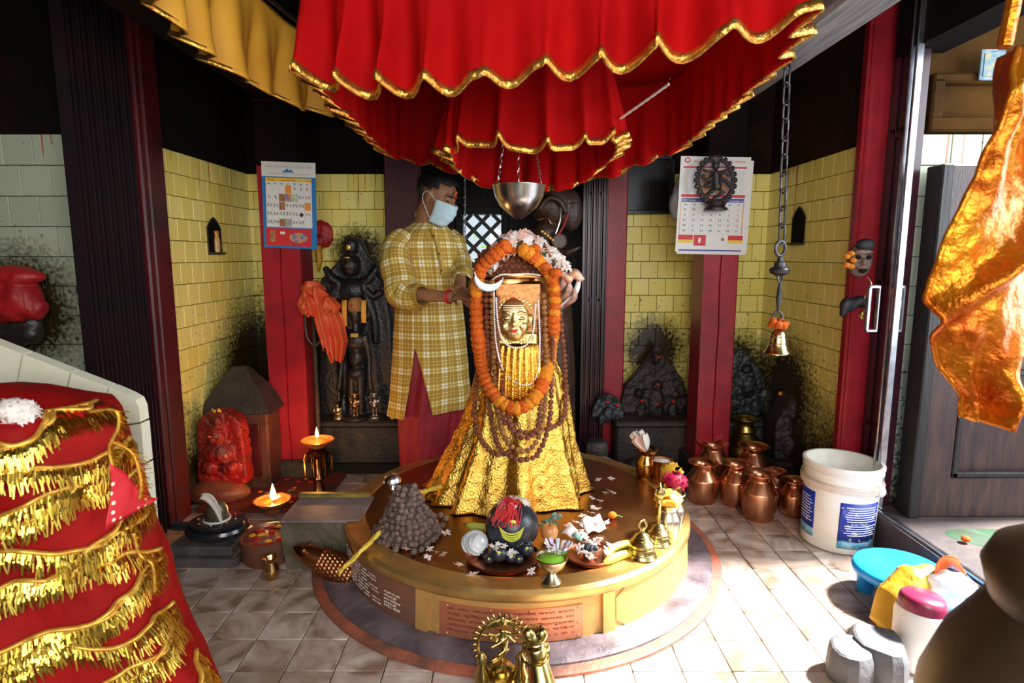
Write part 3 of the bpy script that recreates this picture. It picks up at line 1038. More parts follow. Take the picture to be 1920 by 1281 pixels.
for z in zs:
    zz = z + 0.002
    rings.append([cloth_pt(2 * PI * k / NA, zz) - IC for k in range(NA)])
rings.append([(p * 0.0 + Vector((p.x * 0.55, p.y * 0.55, p.z + 0.015))) for p in rings[-1]])
cl.loft(rings, caps=(False, True))
cl.build('gold_cloth', 'gold_foil', idol, 180)
# pleated fan of cloth under the face
pf = MB()
P = []
for i in range(41):
    u = i / 40
    row = []
    for j in range(22):
        v = j / 21
        px = lerp(938, 1012, u) + (u - 0.5) * v * 14
        py = lerp(644, 745, v) + 6 * math.sin(u * PI)
        fold = 0.010 * math.sin(u * 2 * PI * 6.5 + 0.8 * math.sin(v * 3)) * (0.3 + v)
        p = at(px, py, 2.47 - 0.03 * math.sin(u * PI) - 0.0 * v)
        row.append(p + Vector((0, -fold - 0.02 * math.sin(v * PI * 0.8), 0)) - IC)
    P.append(row)
pf.grid(P)
solid(pf.build('pleated_cloth', 'gold_foil', idol, 180), 0.003)
# upper body: the stone pillar with a repousse head sheath
ub = MB()
ub.lathe([(0.11, 0.60), (0.155, 0.70), (0.165, 0.85), (0.165, 0.97), (0.15, 1.03), (0.11, 1.08), (0.05, 1.10), (0.0, 1.105)], 40, (0.02, 0.0, 0), 1.0, 0.9)
ub.build('pillar', 'copper_crown', idol)
fc = at(966, 598, 2.45) - IC
fp = MB()
fz0, fz1 = at(966, 645, 2.45).z - IC.z, at(966, 528, 2.45).z - IC.z
poly = [(-0.10, fz0), (0.10, fz0), (0.10, fz1), (-0.10, fz1)]
fp.bbox((fc.x + 0.012, fc.y + 0.05, (fz0 + fz1) / 2), (0.205, 0.06, fz1 - fz0), 0.012)
fp.build('head_sheath', 'copper_dim', idol)
# crown: pointed arch over the face
cw = MB()
pts = []
for i in range(25):
    t = i / 24
    a = PI * t
    x = 0.082 * math.cos(a)
    z = 0.062 * math.sin(a) ** 0.8 + 0.018 * max(0, 1 - abs(t - 0.5) * 9)
    pts.append((fc.x + x, fc.z + 0.032 + z))
cw.prism([(fc.x - 0.082, fc.z - 0.02)] + [pts[24 - i] for i in range(25)] + [(fc.x + 0.082, fc.z - 0.02)], fc.y - 0.002, fc.y + 0.03)
cw.build('crown', 'copper_dim', idol)
cd = MB()
for i in range(11):
    a = PI * (0.1 + 0.8 * i / 10)
    cd.ell((fc.x + 0.068 * math.cos(a), fc.y - 0.004, fc.z + 0.030 + 0.050 * math.sin(a)), (0.006, 0.004, 0.009), 8, 5, Matrix.Rotation(-(a - PI / 2), 3, 'Y'))
stuff(cd.build('crown_stud', 'gold_face', idol))
MB().lathe([(0.0, 0), (0.013, 0), (0.012, 0.004), (0.0, 0.006)], 16, (fc.x - 0.008, fc.y - 0.002, fc.z + 0.078), rot=Matrix.Rotation(PI / 2, 3, 'X')).build('red_jewel', 'tika_red', idol)
# the face itself
hd = MB()
hc = Vector((0, 0, 0))
HF = Matrix.Translation((fc.x - 0.006, fc.y - 0.006, fc.z - 0.004)) @ Matrix.Scale(1.18, 4)
hd.ell(hc, (0.056, 0.040, 0.076), 28, 20)
hd.ell(hc + Vector((0, -0.012, -0.040)), (0.036, 0.032, 0.034), 18, 12)          # chin and jaw
hd.ell(hc + Vector((0, -0.045, -0.010)), (0.0085, 0.012, 0.012), 10, 8)         # nose tip
hd.tube([hc + Vector((0, -0.034, 0.026)), hc + Vector((0, -0.044, -0.006))], [0.005, 0.0085], 8)
for s_ in (-1, 1):
    hd.ell(hc + Vector((s_ * 0.010, -0.040, -0.013)), (0.006, 0.007, 0.006), 8, 6)
    hd.ell(hc + Vector((s_ * 0.030, -0.022, -0.020)), (0.018, 0.018, 0.020), 10, 8)   # cheeks
    hd.ell(hc + Vector((s_ * 0.060, 0.004, -0.004)), (0.010, 0.014, 0.026), 10, 8)    # ears
    hd.tube([hc + Vector((s_ * x, y, z)) for x, y, z in ((0.008, -0.036, 0.022), (0.024, -0.035, 0.030), (0.043, -0.025, 0.022))], 0.0032, 6)  # brows
    hd.ell(hc + Vector((s_ * 0.024, -0.031, 0.008)), (0.014, 0.008, 0.007), 12, 8)    # lids
hd.ell(hc + Vector((0, -0.037, -0.0335)), (0.017, 0.008, 0.0045), 12, 8)
face_o = link('face', remesh(hd, 0.0022, 'gold_face', 3, 'face'), idol)
face_o.matrix_local = HF
for s_ in (-1, 1):
    MB().ell(hc + Vector((s_ * 0.024, -0.0395, 0.0065)), (0.0105, 0.002, 0.0022), 12, 6).build('eye_line', 'dark_bronze', face_o)
lp = MB()
lp.ell(hc + Vector((-0.006, -0.0455, -0.0315)), (0.0085, 0.0035, 0.003), 10, 6)
lp.ell(hc + Vector((0.006, -0.0455, -0.0315)), (0.0085, 0.0035, 0.003), 10, 6)
lp.ell(hc + Vector((0, -0.045, -0.0365)), (0.012, 0.0035, 0.003), 10, 6)
link('lips', remesh(lp, 0.0012, 'tika_red', 2, 'lips'), face_o)
for k in range(3):
    MB().tube([hc + Vector((x, -0.0415 + abs(x) ** 2 * 9.5 + k * 0.0030, 0.038 + k * 0.0075)) for x in [q * 0.006 - 0.036 + 0 for q in range(13)]], 0.0018, 6).build('ash_stripe', 'pearl', face_o)
# collar ornament
nk = MB()
for i in range(26):
    a = random.uniform(0, 6.28)
    r_ = random.uniform(0, 1) ** 0.5
    nk.tube([(fc.x + 0.075 * r_ * math.cos(a) + 0.006 * math.cos(q), fc.y - 0.004, fz0 + 0.022 + 0.018 * r_ * math.sin(a) + 0.006 * math.sin(q)) for q in [w_ * 0.7 for w_ in range(9)]], 0.0018, 5, closed=True)
nk.bbox((fc.x + 0.004, fc.y + 0.006, fz0 + 0.022), (0.18, 0.016, 0.05), 0.006)
stuff(nk.build('filigree_collar', 'gold_face', idol))
# silver serpent band across the brow and crescent
sb = MB()
bp = [at(x, y, Yq) - IC for x, y, Yq in ((924, 527, 2.46), (940, 518, 2.43), (965, 517, 2.42), (990, 516, 2.43), (1012, 519, 2.46))]
sb.tube(cr(bp, 24), [0.009 + 0.004 * math.sin(i / 23 * PI) for i in range(24)], 10)
sb.build('serpent_band', 'copper_crown', idol)
pb = MB()
for q in cr([p + Vector((0, -0.012, 0.006)) for p in bp], 30):
    pb.ell(q, 0.0042, 8, 6)
stuff(pb.build('pearl_row', 'pearl', idol))
cm_ = MB()
cc = at(916, 519, 2.345) - IC
outer, inner = [], []
for i in range(31):
    a = R(158) + R(204) * i / 30
    t = i / 30
    outer.append((0.058 * math.cos(a), 0.058 * math.sin(a)))
    wd = 0.026 * math.sin(PI * t) ** 0.8 + 0.0005
    inner.append(((0.058 - wd) * math.cos(a), (0.058 - wd) * math.sin(a) + 0.002))
rg = []
for i in range(31):
    (ox, oz), (ix, iz) = outer[i], inner[i]
    rg.append([cc + Vector((ox, 0.003, oz)), cc + Vector((ox, -0.003, oz)), cc + Vector(((ox + ix) / 2, -0.005, (oz + iz) / 2)), cc + Vector((ix, -0.003, iz)), cc + Vector((ix, 0.003, iz))])
cm_.loft(rg)
cm_.build('crescent', 'silver', idol, label='silver crescent moon')

def front(px, py, off=0.0):
    """point on the idol's front under a pixel"""
    Y = 2.45
    for _ in range(4):
        p = at(px, py, Y)
        if p.z < 0.90:
            a = interp([(q[0], q[1]) for q in prof], p.z)
            cx = interp([(q[0], q[2]) for q in prof], p.z)
            u = max(-1, min(1, (p.x - cx) / a))
            Yf = 2.62 - a * 0.80 * math.sqrt(max(0, 1 - u * u)) * 1.0
            Yt = Yf
        else:
            u = max(-1, min(1, (p.x + 0.01) / 0.20))
            Yt = 2.62 - 0.19 * math.sqrt(max(0, 1 - u * u)) - 0.02
            if p.z < 0.97:
                a = interp([(q[0], q[1]) for q in prof], 0.90)
        Y = Yt - off
    return at(px, py, Y)
# bead garlands
def bead_mesh(r, m, name='bead'):
    b = MB().ell((0, 0, 0), (r, r, r * 0.94), 10, 7)
    b.v = [p * (1 + 0.10 * nz(p.x / r * 2.3 + 3, p.y / r * 2.3, p.z / r * 2.3)) for p in b.v]
    return b.mesh(name, m, 180)
bead_a, bead_b = bead_mesh(0.0122, 'bead_brown'), bead_mesh(0.0122, 'bead_gold')
def garland(px_pts, label, me, step, off, origin=None, jitter=0.0015):
    path = [front(x, y, off) for x, y in px_pts]
    pts = even(cr(path, 160), step)
    t = thing('bead_garland', label, 'garland', pts[len(pts) // 2], 0, 'seed bead garlands on the idol')
    o = Vector(t.location)
    for p in pts:
        q = link('bead', me, t, loc=p - o + Vector((random.uniform(-1, 1), random.uniform(-1, 1), random.uniform(-1, 1))) * jitter)
        q.rotation_euler = (random.uniform(0, 6), random.uniform(0, 6), 0)
        k = random.uniform(0.92, 1.08)
        q.scale = (k, k, k)
    s = MB().tube([p - o for p in pts], 0.0016, 5)
    s.build('string', 'tika_red', t)
    return t
garland([(911, 530), (912, 600), (915, 680), (918, 760), (928, 820), (950, 852), (985, 862), (1012, 846), (1030, 790), (1034, 720), (1036, 640), (1036, 560)], 'brown seed garland hanging nearly to the hem, outer loop', bead_a, 0.0232, 0.024)
garland([(922, 530), (923, 600), (927, 690), (934, 770), (950, 826), (978, 846), (1004, 832), (1020, 780), (1024, 700), (1022, 620), (1018, 545)], 'golden brown seed garland just inside the marigolds', bead_b, 0.0232, 0.036)
garland([(932, 560), (933, 640), (938, 700), (947, 760), (962, 806), (986, 822), (1008, 800), (1014, 740), (1014, 670), (1012, 600)], 'short brown seed garland, innermost loop under the face', bead_a, 0.0232, 0.030)
garland([(1046, 560), (1054, 630), (1060, 700), (1061, 756), (1050, 792), (1022, 806), (990, 812), (955, 800), (935, 770)], 'brown seed garland swinging out along the right flank', bead_a, 0.0232, 0.020)
garland([(898, 690), (890, 750), (893, 800), (910, 836), (932, 852), (958, 846)], 'dark seed garland along the left flank of the gold cloth', bead_a, 0.0232, 0.018)
# pearl strings: tiny beads
def pearls(px_pts, label, off):
    path = [front(x, y, off) for x, y in px_pts]
    pts = even(cr(path, 140), 0.0088)
    o = pts[len(pts) // 2]
    m = MB()
    for p in pts:
        m.ell(p - o, 0.0043, 6, 5)
    q = m.build('pearl_necklace', 'pearl', None, 180)
    q.location = o
    stuff(tag(q, label, 'necklace', 'pearl necklaces on the idol'))
pearls([(926, 545), (927, 600), (931, 650), (942, 690), (962, 714), (990, 722), (1008, 700), (1012, 640), (1009, 560)], 'long white pearl necklace hanging below the golden face', 0.045)
pearls([(930, 560), (934, 610), (944, 640), (964, 652), (988, 646), (1000, 620), (1004, 570)], 'short white pearl necklace under the chin of the golden face', 0.052)
# marigold garland
def flower_ball(r, m, name, seed):
    b = MB().ell((0, 0, 0), (r, r, r * 0.74), 30, 18)
    b.v = [p * (1.06 - 0.42 * abs(nz(p.x / r * 4.2 + seed, p.y / r * 4.2, p.z / r * 4.2)) + 0.10 * nz(p.x / r * 9 + seed, p.y / r * 9, p.z / r * 9)) for p in b.v]
    return b.mesh(name, m, 180)
mg = [flower_ball(0.029, 'marigold', 'marigold', 1), flower_ball(0.028, 'marigold', 'marigold', 5), flower_ball(0.029, 'marigold_pale', 'marigold', 9)]
gpx = [(948, 462), (925, 480), (903, 503), (894, 540), (893, 590), (897, 640), (904, 690), (916, 725), (936, 752), (964, 766), (990, 758), (1010, 735), (1024, 700), (1033, 655), (1038, 600), (1040, 550), (1032, 515), (1012, 492), (990, 474), (970, 464)]
path = [front(x, y, 0.046) for x, y in gpx]
pts = even(cr(path, 300), 0.0265)
tg = thing('marigold_garland', 'thick orange marigold garland looped around the idol', 'garland', pts[len(pts) // 2])
o = Vector(tg.location)
for i, p in enumerate(pts):
    q = link('marigold', mg[random.choice((0, 1, 1, 0, 2)) if i < len(pts) * 0.42 else random.choice((0, 2, 2))], tg, loc=p - o)
    d = (pts[min(i + 1, len(pts) - 1)] - pts[max(i - 1, 0)]).normalized()
    q.rotation_euler = (d + Vector((random.uniform(-.2, .2), random.uniform(-.2, .2), 0))).to_track_quat('Z', 'X').to_euler()
    k = random.uniform(0.92, 1.12)
    q.scale = (k, k, k)
MB().tube([p - o for p in pts], 0.002, 5).build('string', 'tika_red', tg)

# coil of seed beads piled on the head, under the flowers
tk = thing('bead_coil', 'coil of brown seed beads piled on the crown of the idol', 'beads', at(966, 505, 2.55))
o = Vector(tk.location)
bm_ = bead_mesh(0.0125, 'bead_brown')
tkb = MB().lathe([(0.165, -0.02), (0.16, 0.03), (0.13, 0.08), (0.08, 0.115), (0.0, 0.125)], 32, (0, 0.05, -0.01))
tkb.build('core', 'bead_brown', tk)
for ring in range(8):
    t = ring / 7
    rr, zz = 0.168 * math.cos(t * 1.2) + 0.004, -0.01 + 0.118 * math.sin(t * 1.35)
    n = int(2 * PI * rr / 0.0245)
    for k in range(n):
        a = 2 * PI * k / n + ring * 0.4
        if math.sin(a) > 0.25:
            continue
        q = link('bead', bm_, tk, loc=(rr * math.cos(a), 0.05 + rr * math.sin(a) * 0.95, zz + random.uniform(-.003, .003)))
        q.rotation_euler = (random.uniform(0, 6), random.uniform(0, 6), 0)
# flowers heaped on top
def jasmine(r=0.018, m='petal_white', core='petal_core', n=6):
    f = MB()
    for k in range(n):
        a = 2 * PI * k / n
        rt = Matrix.Rotation(a + random.uniform(-.25, .25), 3, 'Z')
        l, e = r * random.uniform(.7, 1.25), r * random.uniform(-.1, .5)
        f.add([rt @ Vector(p) for p in ((0.0, -0.0015, 0.002), (l * .55, -r * .26, r * .16), (l, -r * .10, e), (l * .95, r * .14, e), (l * .55, r * .26, r * .2), (0, 0.0015, 0.002))], [(0, 1, 4, 5), (1, 2, 3, 4)])
    me = f.mesh('petals', m, 180)
    c = MB().tube([(0, 0, -0.006), (0, 0, 0.004)], [0.0018, 0.0025], 6).mesh('floret', core)
    return me, c
jw, jc = jasmine()
jp, _ = jasmine(0.016, 'petal_pink')
def place_flower(loc, label, rot, k=1.0, me=None, group='night jasmine blossoms'):
    t = thing('jasmine_flower', label, 'flower', loc, 0, group)
    t.rotation_euler = rot
    t.scale = (k, k, k)
    link('petals', me or jw, t)
    link('floret', jc, t)
    return t
crown_pts = [(908, 500), (918, 488), (926, 478), (938, 466), (950, 455), (962, 448), (976, 446), (990, 450), (1004, 458), (1016, 466), (1030, 474), (1042, 482), (1054, 490), (1062, 500)]
fl = thing('flower_heap', 'heap of white and pink flowers covering the top of the idol', 'flowers', at(985, 480, 2.55))
o = Vector(fl.location)
cor = MB()
cpts = [at(x, y + 8, 2.43) - o for x, y in crown_pts]
cor.tube(cr(cpts, 30), [0.016 + 0.018 * math.sin(PI * i / 29) for i in range(30)], 8)
cor.build('leaf_bed', mat('leaf_dark', (0.03, 0.08, 0.02), 0.5, col2=(0.10, 0.05, 0.03), scale=30), fl)
CS = cr(cpts, 60)
for i in range(190):
    u = random.random()
    c = CS[int(u * 59)]
    a = random.uniform(-0.4, PI + 0.6)
    rr = 0.016 + 0.024 * math.sin(PI * u)
    d = Vector((random.uniform(-.5, .5), -math.sin(a), math.cos(a)))
    if random.random() < 0.5:
        d = Vector((random.uniform(-.6, .6), random.uniform(-1, -.2), random.uniform(.2, 1)))
    d.normalize()
    q = link('blossom', jw if random.random() < 0.62 else jp, fl, loc=c + d * rr * random.uniform(0.95, 1.3))
    q.rotation_euler = d.to_track_quat('Z', 'X').to_euler()
    k = random.uniform(0.8, 1.35)
    q.scale = (k, k, k)
for (x, y, k) in ((1002, 466, 0.9), (1022, 500, 0.8), (960, 470, 0.7), (1042, 512, 0.9)):
    link('marigold', mg[0], fl, loc=at(x, y, 2.39) - o).scale = (k,) * 3
# folded orange lily petals at the right end
lily = MB()
for k in range(9):
    u0 = at(1040 + k * 4.5, 512 + 4 * math.sin(k * 2.1) + k * 0.8, 2.46) - o
    P = []
    for i in range(7):
        row = []
        for j in range(5):
            s_, t_ = i / 6, (j / 4 - 0.5)
            row.append(u0 + Vector((0.045 * s_ + 0.0 * t_, -0.02 * math.sin(s_ * 3) - 0.01 * math.cos(t_ * 5) + (k % 3) * 0.008, 0.036 * t_ * math.sin(s_ * 2.6 + 0.4) + 0.012 * math.sin(s_ * 3 + k) - 0.006 * s_)))
        P.append(row)
    lily.grid(P)
stuff(solid(lily.build('lily_petal', mat('petal_peach', (0.90, 0.42, 0.18), 0.5, col2=(0.92, 0.74, 0.60), scale=26, transl=0.3), fl, 180), 0.0015))
# bunch of serpent hoods and shells at the right shoulder
hh = thing('serpent_hood_ornament', 'brown carved serpent hoods jutting from the right shoulder of the idol', 'ornament', at(1062, 540, 2.55))
o = Vector(hh.location)
for k, (x, y, r_) in enumerate(((1052, 532, 0.020), (1062, 545, 0.022), (1072, 556, 0.018))):
    pth = [at(x - 24, y + 24, 2.54) - o, at(x - 8, y + 14, 2.50) - o, at(x + 4, y + 4, 2.47) - o, at(x + 6, y - 14, 2.46) - o]
    MB().tube(cr(pth, 14), [r_ * q for q in (0.5, .55, .6, .62, .64, .66, .7, .75, .8, .85, .8, .65, .45, .2)], 10, flat=0.7).build('hood', mat('hood%d' % k, (0.26, 0.11, 0.075), 0.45, col2=(0.5, 0.33, 0.28), scale=30, bump=0.3) , hh)
pth = [at(1050, 575, 2.52) - o, at(1068, 562, 2.50) - o, at(1082, 540, 2.50) - o, at(1086, 516, 2.50) - o]
MB().tube(cr(pth, 16), [0.006 + 0.007 * math.sin(i / 15 * PI) for i in range(16)], 8).build('shell_rim', 'pearl', hh)

# ------------------------------------------------------------------ silver dripping bowl above the idol
bw = thing('hanging_bowl', 'silver round-bottomed dripping bowl hung over the idol', 'bowl', at(973, 412, 2.56))
pr = [(0.0, 0.0), (0.012, 0.002), (0.045, 0.024), (0.080, 0.055), (0.102, 0.095), (0.110, 0.135), (0.113, 0.140), (0.108, 0.142), (0.104, 0.135), (0.095, 0.098), (0.072, 0.060), (0.03, 0.03), (0.0, 0.02)]
MB().lathe(pr, 48, cap=(False, False)).build('bowl', 'silver', bw, 60)
for k in range(3):
    a = 2 * PI * k / 3 + 0.5
    ch = MB()
    p0, p1 = Vector((0.108 * math.cos(a), 0.108 * math.sin(a), 0.14)), Vector((0, 0, 0.75))
    for i in range(26):
        c = p0.lerp(p1, (i + 0.5) / 26)
        dr = (p1 - p0).normalized()
        rt = dr.to_track_quat('Z', 'X').to_matrix() @ Matrix.Rotation(PI / 2 * (i % 2), 3, 'Z')
        ch.tube([c + rt @ Vector((0.005 * math.cos(q), 0, 0.015 * math.sin(q))) for q in [w_ * PI / 4 for w_ in range(8)]], 0.0016, 4, closed=True)
    stuff(ch.build('chain', 'silver', bw))
MB().tube([(0, 0, 0.75), (0, 0, 0.90)], 0.003, 6).build('hook_rod', 'silver', bw)
def thin_chain(px, y0, y1, Y, label, step=0.02):
    p0, p1 = at(px, y0, Y), at(px, y1, Y)
    p0.z = max(p0.z, 2.2)
    t = MB()
    n = int((p0.z - p1.z) / step)
    for i in range(n):
        c = Vector((0, 0, (i + 0.5) * step))
        rt = Matrix.Rotation(PI / 2 * (i % 2), 3, 'Z')
        t.tube([c + rt @ Vector((0.0045 * math.cos(q), 0, step * 0.68 * math.sin(q))) for q in [w_ * PI / 3 for w_ in range(6)]], 0.0015, 4, closed=True)
    o = t.build('thin_chain', 'steel', None)
    o.location = p1
    stuff(tag(o, label, 'chain'))
thin_chain(873, 330, 478, 3.15, 'thin hanging chain between the priest and the lattice window')

# ================================================================== the priest
mat('skin', (0.36, 0.165, 0.085), 0.5, col2=(0.30, 0.13, 0.065), scale=25, spec=0.4)
mat('hair', (0.006, 0.005, 0.005), 0.45, bump=0.6, bscale=180, stretch=(1, 1, 1))
mat('mask_blue', (0.50, 0.72, 0.80), 0.7, col2=(0.60, 0.78, 0.84), scale=30, bump=0.15)
mat('mask_loop', (0.75, 0.78, 0.8), 0.6)
mat('dhoti_red', (0.30, 0.006, 0.018), 0.65, col2=(0.20, 0.004, 0.012), scale=10, bump=0.2, bscale=60)
mat('brow_hair', (0.012, 0.008, 0.006), 0.6)
mat('tilak_orange', (0.75, 0.16, 0.02), 0.6)
mat('eye_white', (0.7, 0.66, 0.62), 0.3)
def plaid_mat():
    m = bpy.data.materials.new('plaid')
    m.use_nodes = True
    nt = m.node_tree
    N, L = nt.nodes, nt.links
    b = N['Principled BSDF']
    b.inputs['Roughness'].default_value = 0.75
    uv = N.new('ShaderNodeUVMap')
    sp = N.new('ShaderNodeSeparateXYZ')
    L.new(uv.outputs['UV'], sp.inputs[0])
    def M_(op, a, c=None):
        n = N.new('ShaderNodeMath')
        n.operation = op
        for i, q in enumerate((a, c)):
            if q is None:
                continue
            if isinstance(q, (int, float)):
                n.inputs[i].default_value = q
            else:
                L.new(q, n.inputs[i])
        return n.outputs[0]
    def stripes(x, period):
        fr = M_('FRACT', M_('MULTIPLY', x, 1.0 / period))
        band = M_('MULTIPLY', M_('GREATER_THAN', fr, 0.08), M_('LESS_THAN', fr, 0.42))
        l1 = M_('LESS_THAN', M_('ABSOLUTE', M_('SUBTRACT', fr, 0.62)), 0.025)
        l2 = M_('LESS_THAN', M_('ABSOLUTE', M_('SUBTRACT', fr, 0.82)), 0.025)
        dark = M_('LESS_THAN', M_('ABSOLUTE', M_('SUBTRACT', fr, 0.25)), 0.035)
        return M_('MAXIMUM', M_('SUBTRACT', band, M_('MULTIPLY', dark, 0.8)), M_('MULTIPLY', M_('MAXIMUM', l1, l2), 0.7))
    su, sv = stripes(sp.outputs['X'], 0.078), stripes(sp.outputs['Y'], 0.092)
    f = M_('MULTIPLY', M_('ADD', su, sv), 0.5)
    cr_ = N.new('ShaderNodeValToRGB')
    e = cr_.color_ramp.elements
    e[0].position, e[0].color = 0.0, (0.38, 0.21, 0.016, 1)
    e[1].position, e[1].color = 1.0, (0.82, 0.78, 0.66, 1)
    q = e.new(0.5)
    q.color = (0.52, 0.38, 0.075, 1)
    L.new(f, cr_.inputs['Fac'])
    L.new(cr_.outputs['Color'], b.inputs['Base Color'])
    MATS['plaid'] = m
plaid_mat()

PR = Vector((-0.46, 3.20, 0.0))
priest = thing('person', 'masked person in yellow plaid kurta and red dhoti tending the idol', 'person', PR)
W = lambda px, py, Y: at(px, py, Y) - PR
F = Vector((0.80, -0.42, -0.42)).normalized()
U = (Vector((0.10, 0, 1)) - F * F.dot(Vector((0.10, 0, 1)))).normalized()
Rr = F.cross(U)
HM = Matrix((F, Rr, U)).transposed()
HC = W(821, 369, 3.14)
H = lambda f, r, u: HC + HM @ Vector((f, r, u))
bd = MB()
bd.ell(H(-0.012, 0, 0.028), (0.100, 0.077, 0.088), 24, 16, HM)
bd.ell(H(0.030, 0, -0.030), (0.066, 0.060, 0.082), 22, 14, HM)
bd.ell(H(0.048, 0, -0.088), (0.042, 0.042, 0.028), 16, 10, HM)
bd.ell(H(-0.01, 0, -0.05), (0.06, 0.058, 0.055), 16, 10, HM)
bd.ell(H(0.080, 0, 0.034), (0.016, 0.052, 0.012), 12, 8, HM)          # brow ridge
bd.tube([H(0.088, 0, 0.024), H(0.100, 0, 0.0), H(0.110, 0, -0.022)], [0.008, 0.011, 0.014], 10)
for s_ in (-1, 1):
    bd.ell(H(0.100, s_ * 0.012, -0.026), (0.009, 0.008, 0.008), 8, 6, HM)
    bd.ell(H(0.060, s_ * 0.038, -0.022), (0.030, 0.024, 0.026), 12, 8, HM)
    bd.ell(H(0.076, s_ * 0.030, 0.012), (0.014, 0.016, 0.009), 10, 8, HM)    # eyelids, looking down
    bd.ell(H(-0.004, s_ * 0.079, -0.004), (0.020, 0.008, 0.032), 14, 10, HM)
    bd.ell(H(0.002, s_ * 0.082, -0.030), (0.009, 0.007, 0.012), 8, 6, HM)
neck = W(793, 428, 3.20)
bd.tube([H(-0.02, 0, -0.02), H(-0.028, 0, -0.09), neck + Vector((0, 0, -0.02)), W(792, 470, 3.2)], [0.055, 0.054, 0.056, 0.06], 16)
shR, shL = W(748, 450, 3.09), W(838, 446, 3.30)
bd.tube([shR + Vector((0.02, 0.02, -0.02)), W(790, 455, 3.2), shL + Vector((-0.02, -0.02, -0.02))], [0.04, 0.06, 0.04], 14)
bd.tube([W(795, 440, 3.2), W(795, 500, 3.2), W(800, 580, 3.2), W(803, 640, 3.2), W(803, 665, 3.2)], [0.07, 0.10, 0.105, 0.10, 0.09], 18)
hipR, hipL = W(788, 650, 3.16), W(820, 650, 3.25)
for hp, dx in ((hipR, -0.02), (hipL, 0.03)):
    foot = Vector((hp.x + dx, hp.y, 0.05))
    knee = Vector((hp.x + dx * 0.5 + 0.03, hp.y - 0.01, 0.46))
    bd.tube([hp, knee, Vector((foot.x, foot.y, 0.25)), foot], [0.066, 0.054, 0.050, 0.036], 12)
    bd.ell(foot + Vector((0.06, -0.03, -0.015)), (0.115, 0.045, 0.034), 14, 8, Matrix.Rotation(R(-25), 3, 'Z'))
elR, wrR = W(762, 552, 2.97), W(850, 557, 2.80)
bd.tube([shR + Vector((0.02, 0.02, -0.03)), elR, wrR], [0.042, 0.043, 0.027], 14)
elL, wrL = W(866, 500, 3.16), W(862, 545, 2.92)
bd.tube([shL + Vector((-0.01, 0, -0.03)), elL, wrL], [0.040, 0.036, 0.026], 14)
def hand(wr, dirv, side, palm_n):
    d = dirv.normalized()
    n = (palm_n - d * palm_n.dot(d)).normalized()
    s_ = d.cross(n) * side
    M3 = Matrix((d, s_, n)).transposed()
    bd.ell(wr + d * 0.045, (0.050, 0.036, 0.016), 14, 10, M3)
    for k, (off, L_) in enumerate(((0.027, 0.070), (0.009, 0.080), (-0.010, 0.074), (-0.027, 0.058))):
        p0 = wr + d * 0.078 + s_ * off
        p1 = p0 + (d * 0.9 + n * 0.25 + s_ * off * 3).normalized() * L_ * 0.45
        p2 = p1 + (d * 0.6 + n * 0.75).normalized() * L_ * 0.32
        p3 = p2 + (d * 0.25 + n * 0.95).normalized() * L_ * 0.25
        bd.tube([wr + d * 0.05 + s_ * off * 0.8, p0, p1, p2, p3], [0.009, 0.0095, 0.0085, 0.0078, 0.0062], 8)
    t0 = wr + d * 0.022 + s_ * 0.026
    t1 = t0 + (d * 0.6 + s_ * 0.9 + n * 0.3).normalized() * 0.035
    t2 = t1 + (d * 0.9 + s_ * 0.25 + n * 0.5).normalized() * 0.030
    bd.tube([t0, t1, t2], [0.013, 0.0105, 0.0075], 8)
hand(wrR, Vector((0.62, -0.45, 0.08)), 1, Vector((0.1, 0.3, -1)))
hand(wrL, Vector((0.35, -0.75, -0.15)), -1, Vector((0.6, 0.1, -0.8)))
link('body', remesh(bd, 0.0052, 'skin', 3, 'body'), priest)
# hair
hb = MB()
nu, nv = 40, 26
vs_, fs_ = [], []
for i in range(nv + 1):
    t = -PI / 2 + PI * i / nv
    for k in range(nu):
        a = 2 * PI * k / nu
        p = Vector((0.110 * math.cos(t) * math.cos(a), 0.086 * math.cos(t) * math.sin(a), 0.100 * math.sin(t)))
        p *= 1 + 0.035 * nz(p.x * 40, p.y * 40, p.z * 40)
        vs_.append(p)
def hair_ok(p):
    f, r, u = p.x, p.y, p.z
    if f > 0.045:
        return u > 0.040 + (f - 0.045) * 0.3
    if f > -0.03:
        return u > 0.015 - (0.045 - f) * 0.25
    return u > -0.055
for i in range(nv):
    for k in range(nu):
        q = (i * nu + k, i * nu + (k + 1) % nu, (i + 1) * nu + (k + 1) % nu, (i + 1) * nu + k)
        c = sum((vs_[j] for j in q), Vector()) / 4
        if hair_ok(c):
            fs_.append(q)
used = sorted({j for q in fs_ for j in q})
mp = {j: i for i, j in enumerate(used)}
hb.add([H(-0.012, 0, 0.030) + HM @ vs_[j] for j in used], [tuple(mp[j] for j in q) for q in fs_])
solid(hb.build('hair', 'hair', priest, 180), 0.012, -1)
for s_ in (-1, 1):
    MB().tube([H(0.097, s_ * 0.012, 0.030), H(0.097, s_ * 0.030, 0.037), H(0.083, s_ * 0.050, 0.030)], [0.0042, 0.0052, 0.0025], 6).build('eyebrow', 'brow_hair', priest)
    MB().tube([H(0.0905, s_ * 0.017, 0.008), H(0.0925, s_ * 0.030, 0.0045), H(0.084, s_ * 0.044, 0.009)], 0.0022, 6).build('eyelashes', 'brow_hair', priest)
MB().ell(H(0.094, 0.0, 0.052), (0.004, 0.012, 0.015), 10, 8, HM).build('tilak', 'tilak_orange', priest)
MB().ell(H(0.098, 0.0, 0.040), (0.004, 0.004, 0.018), 8, 8, HM).build('red_tika', 'tika_red', priest)
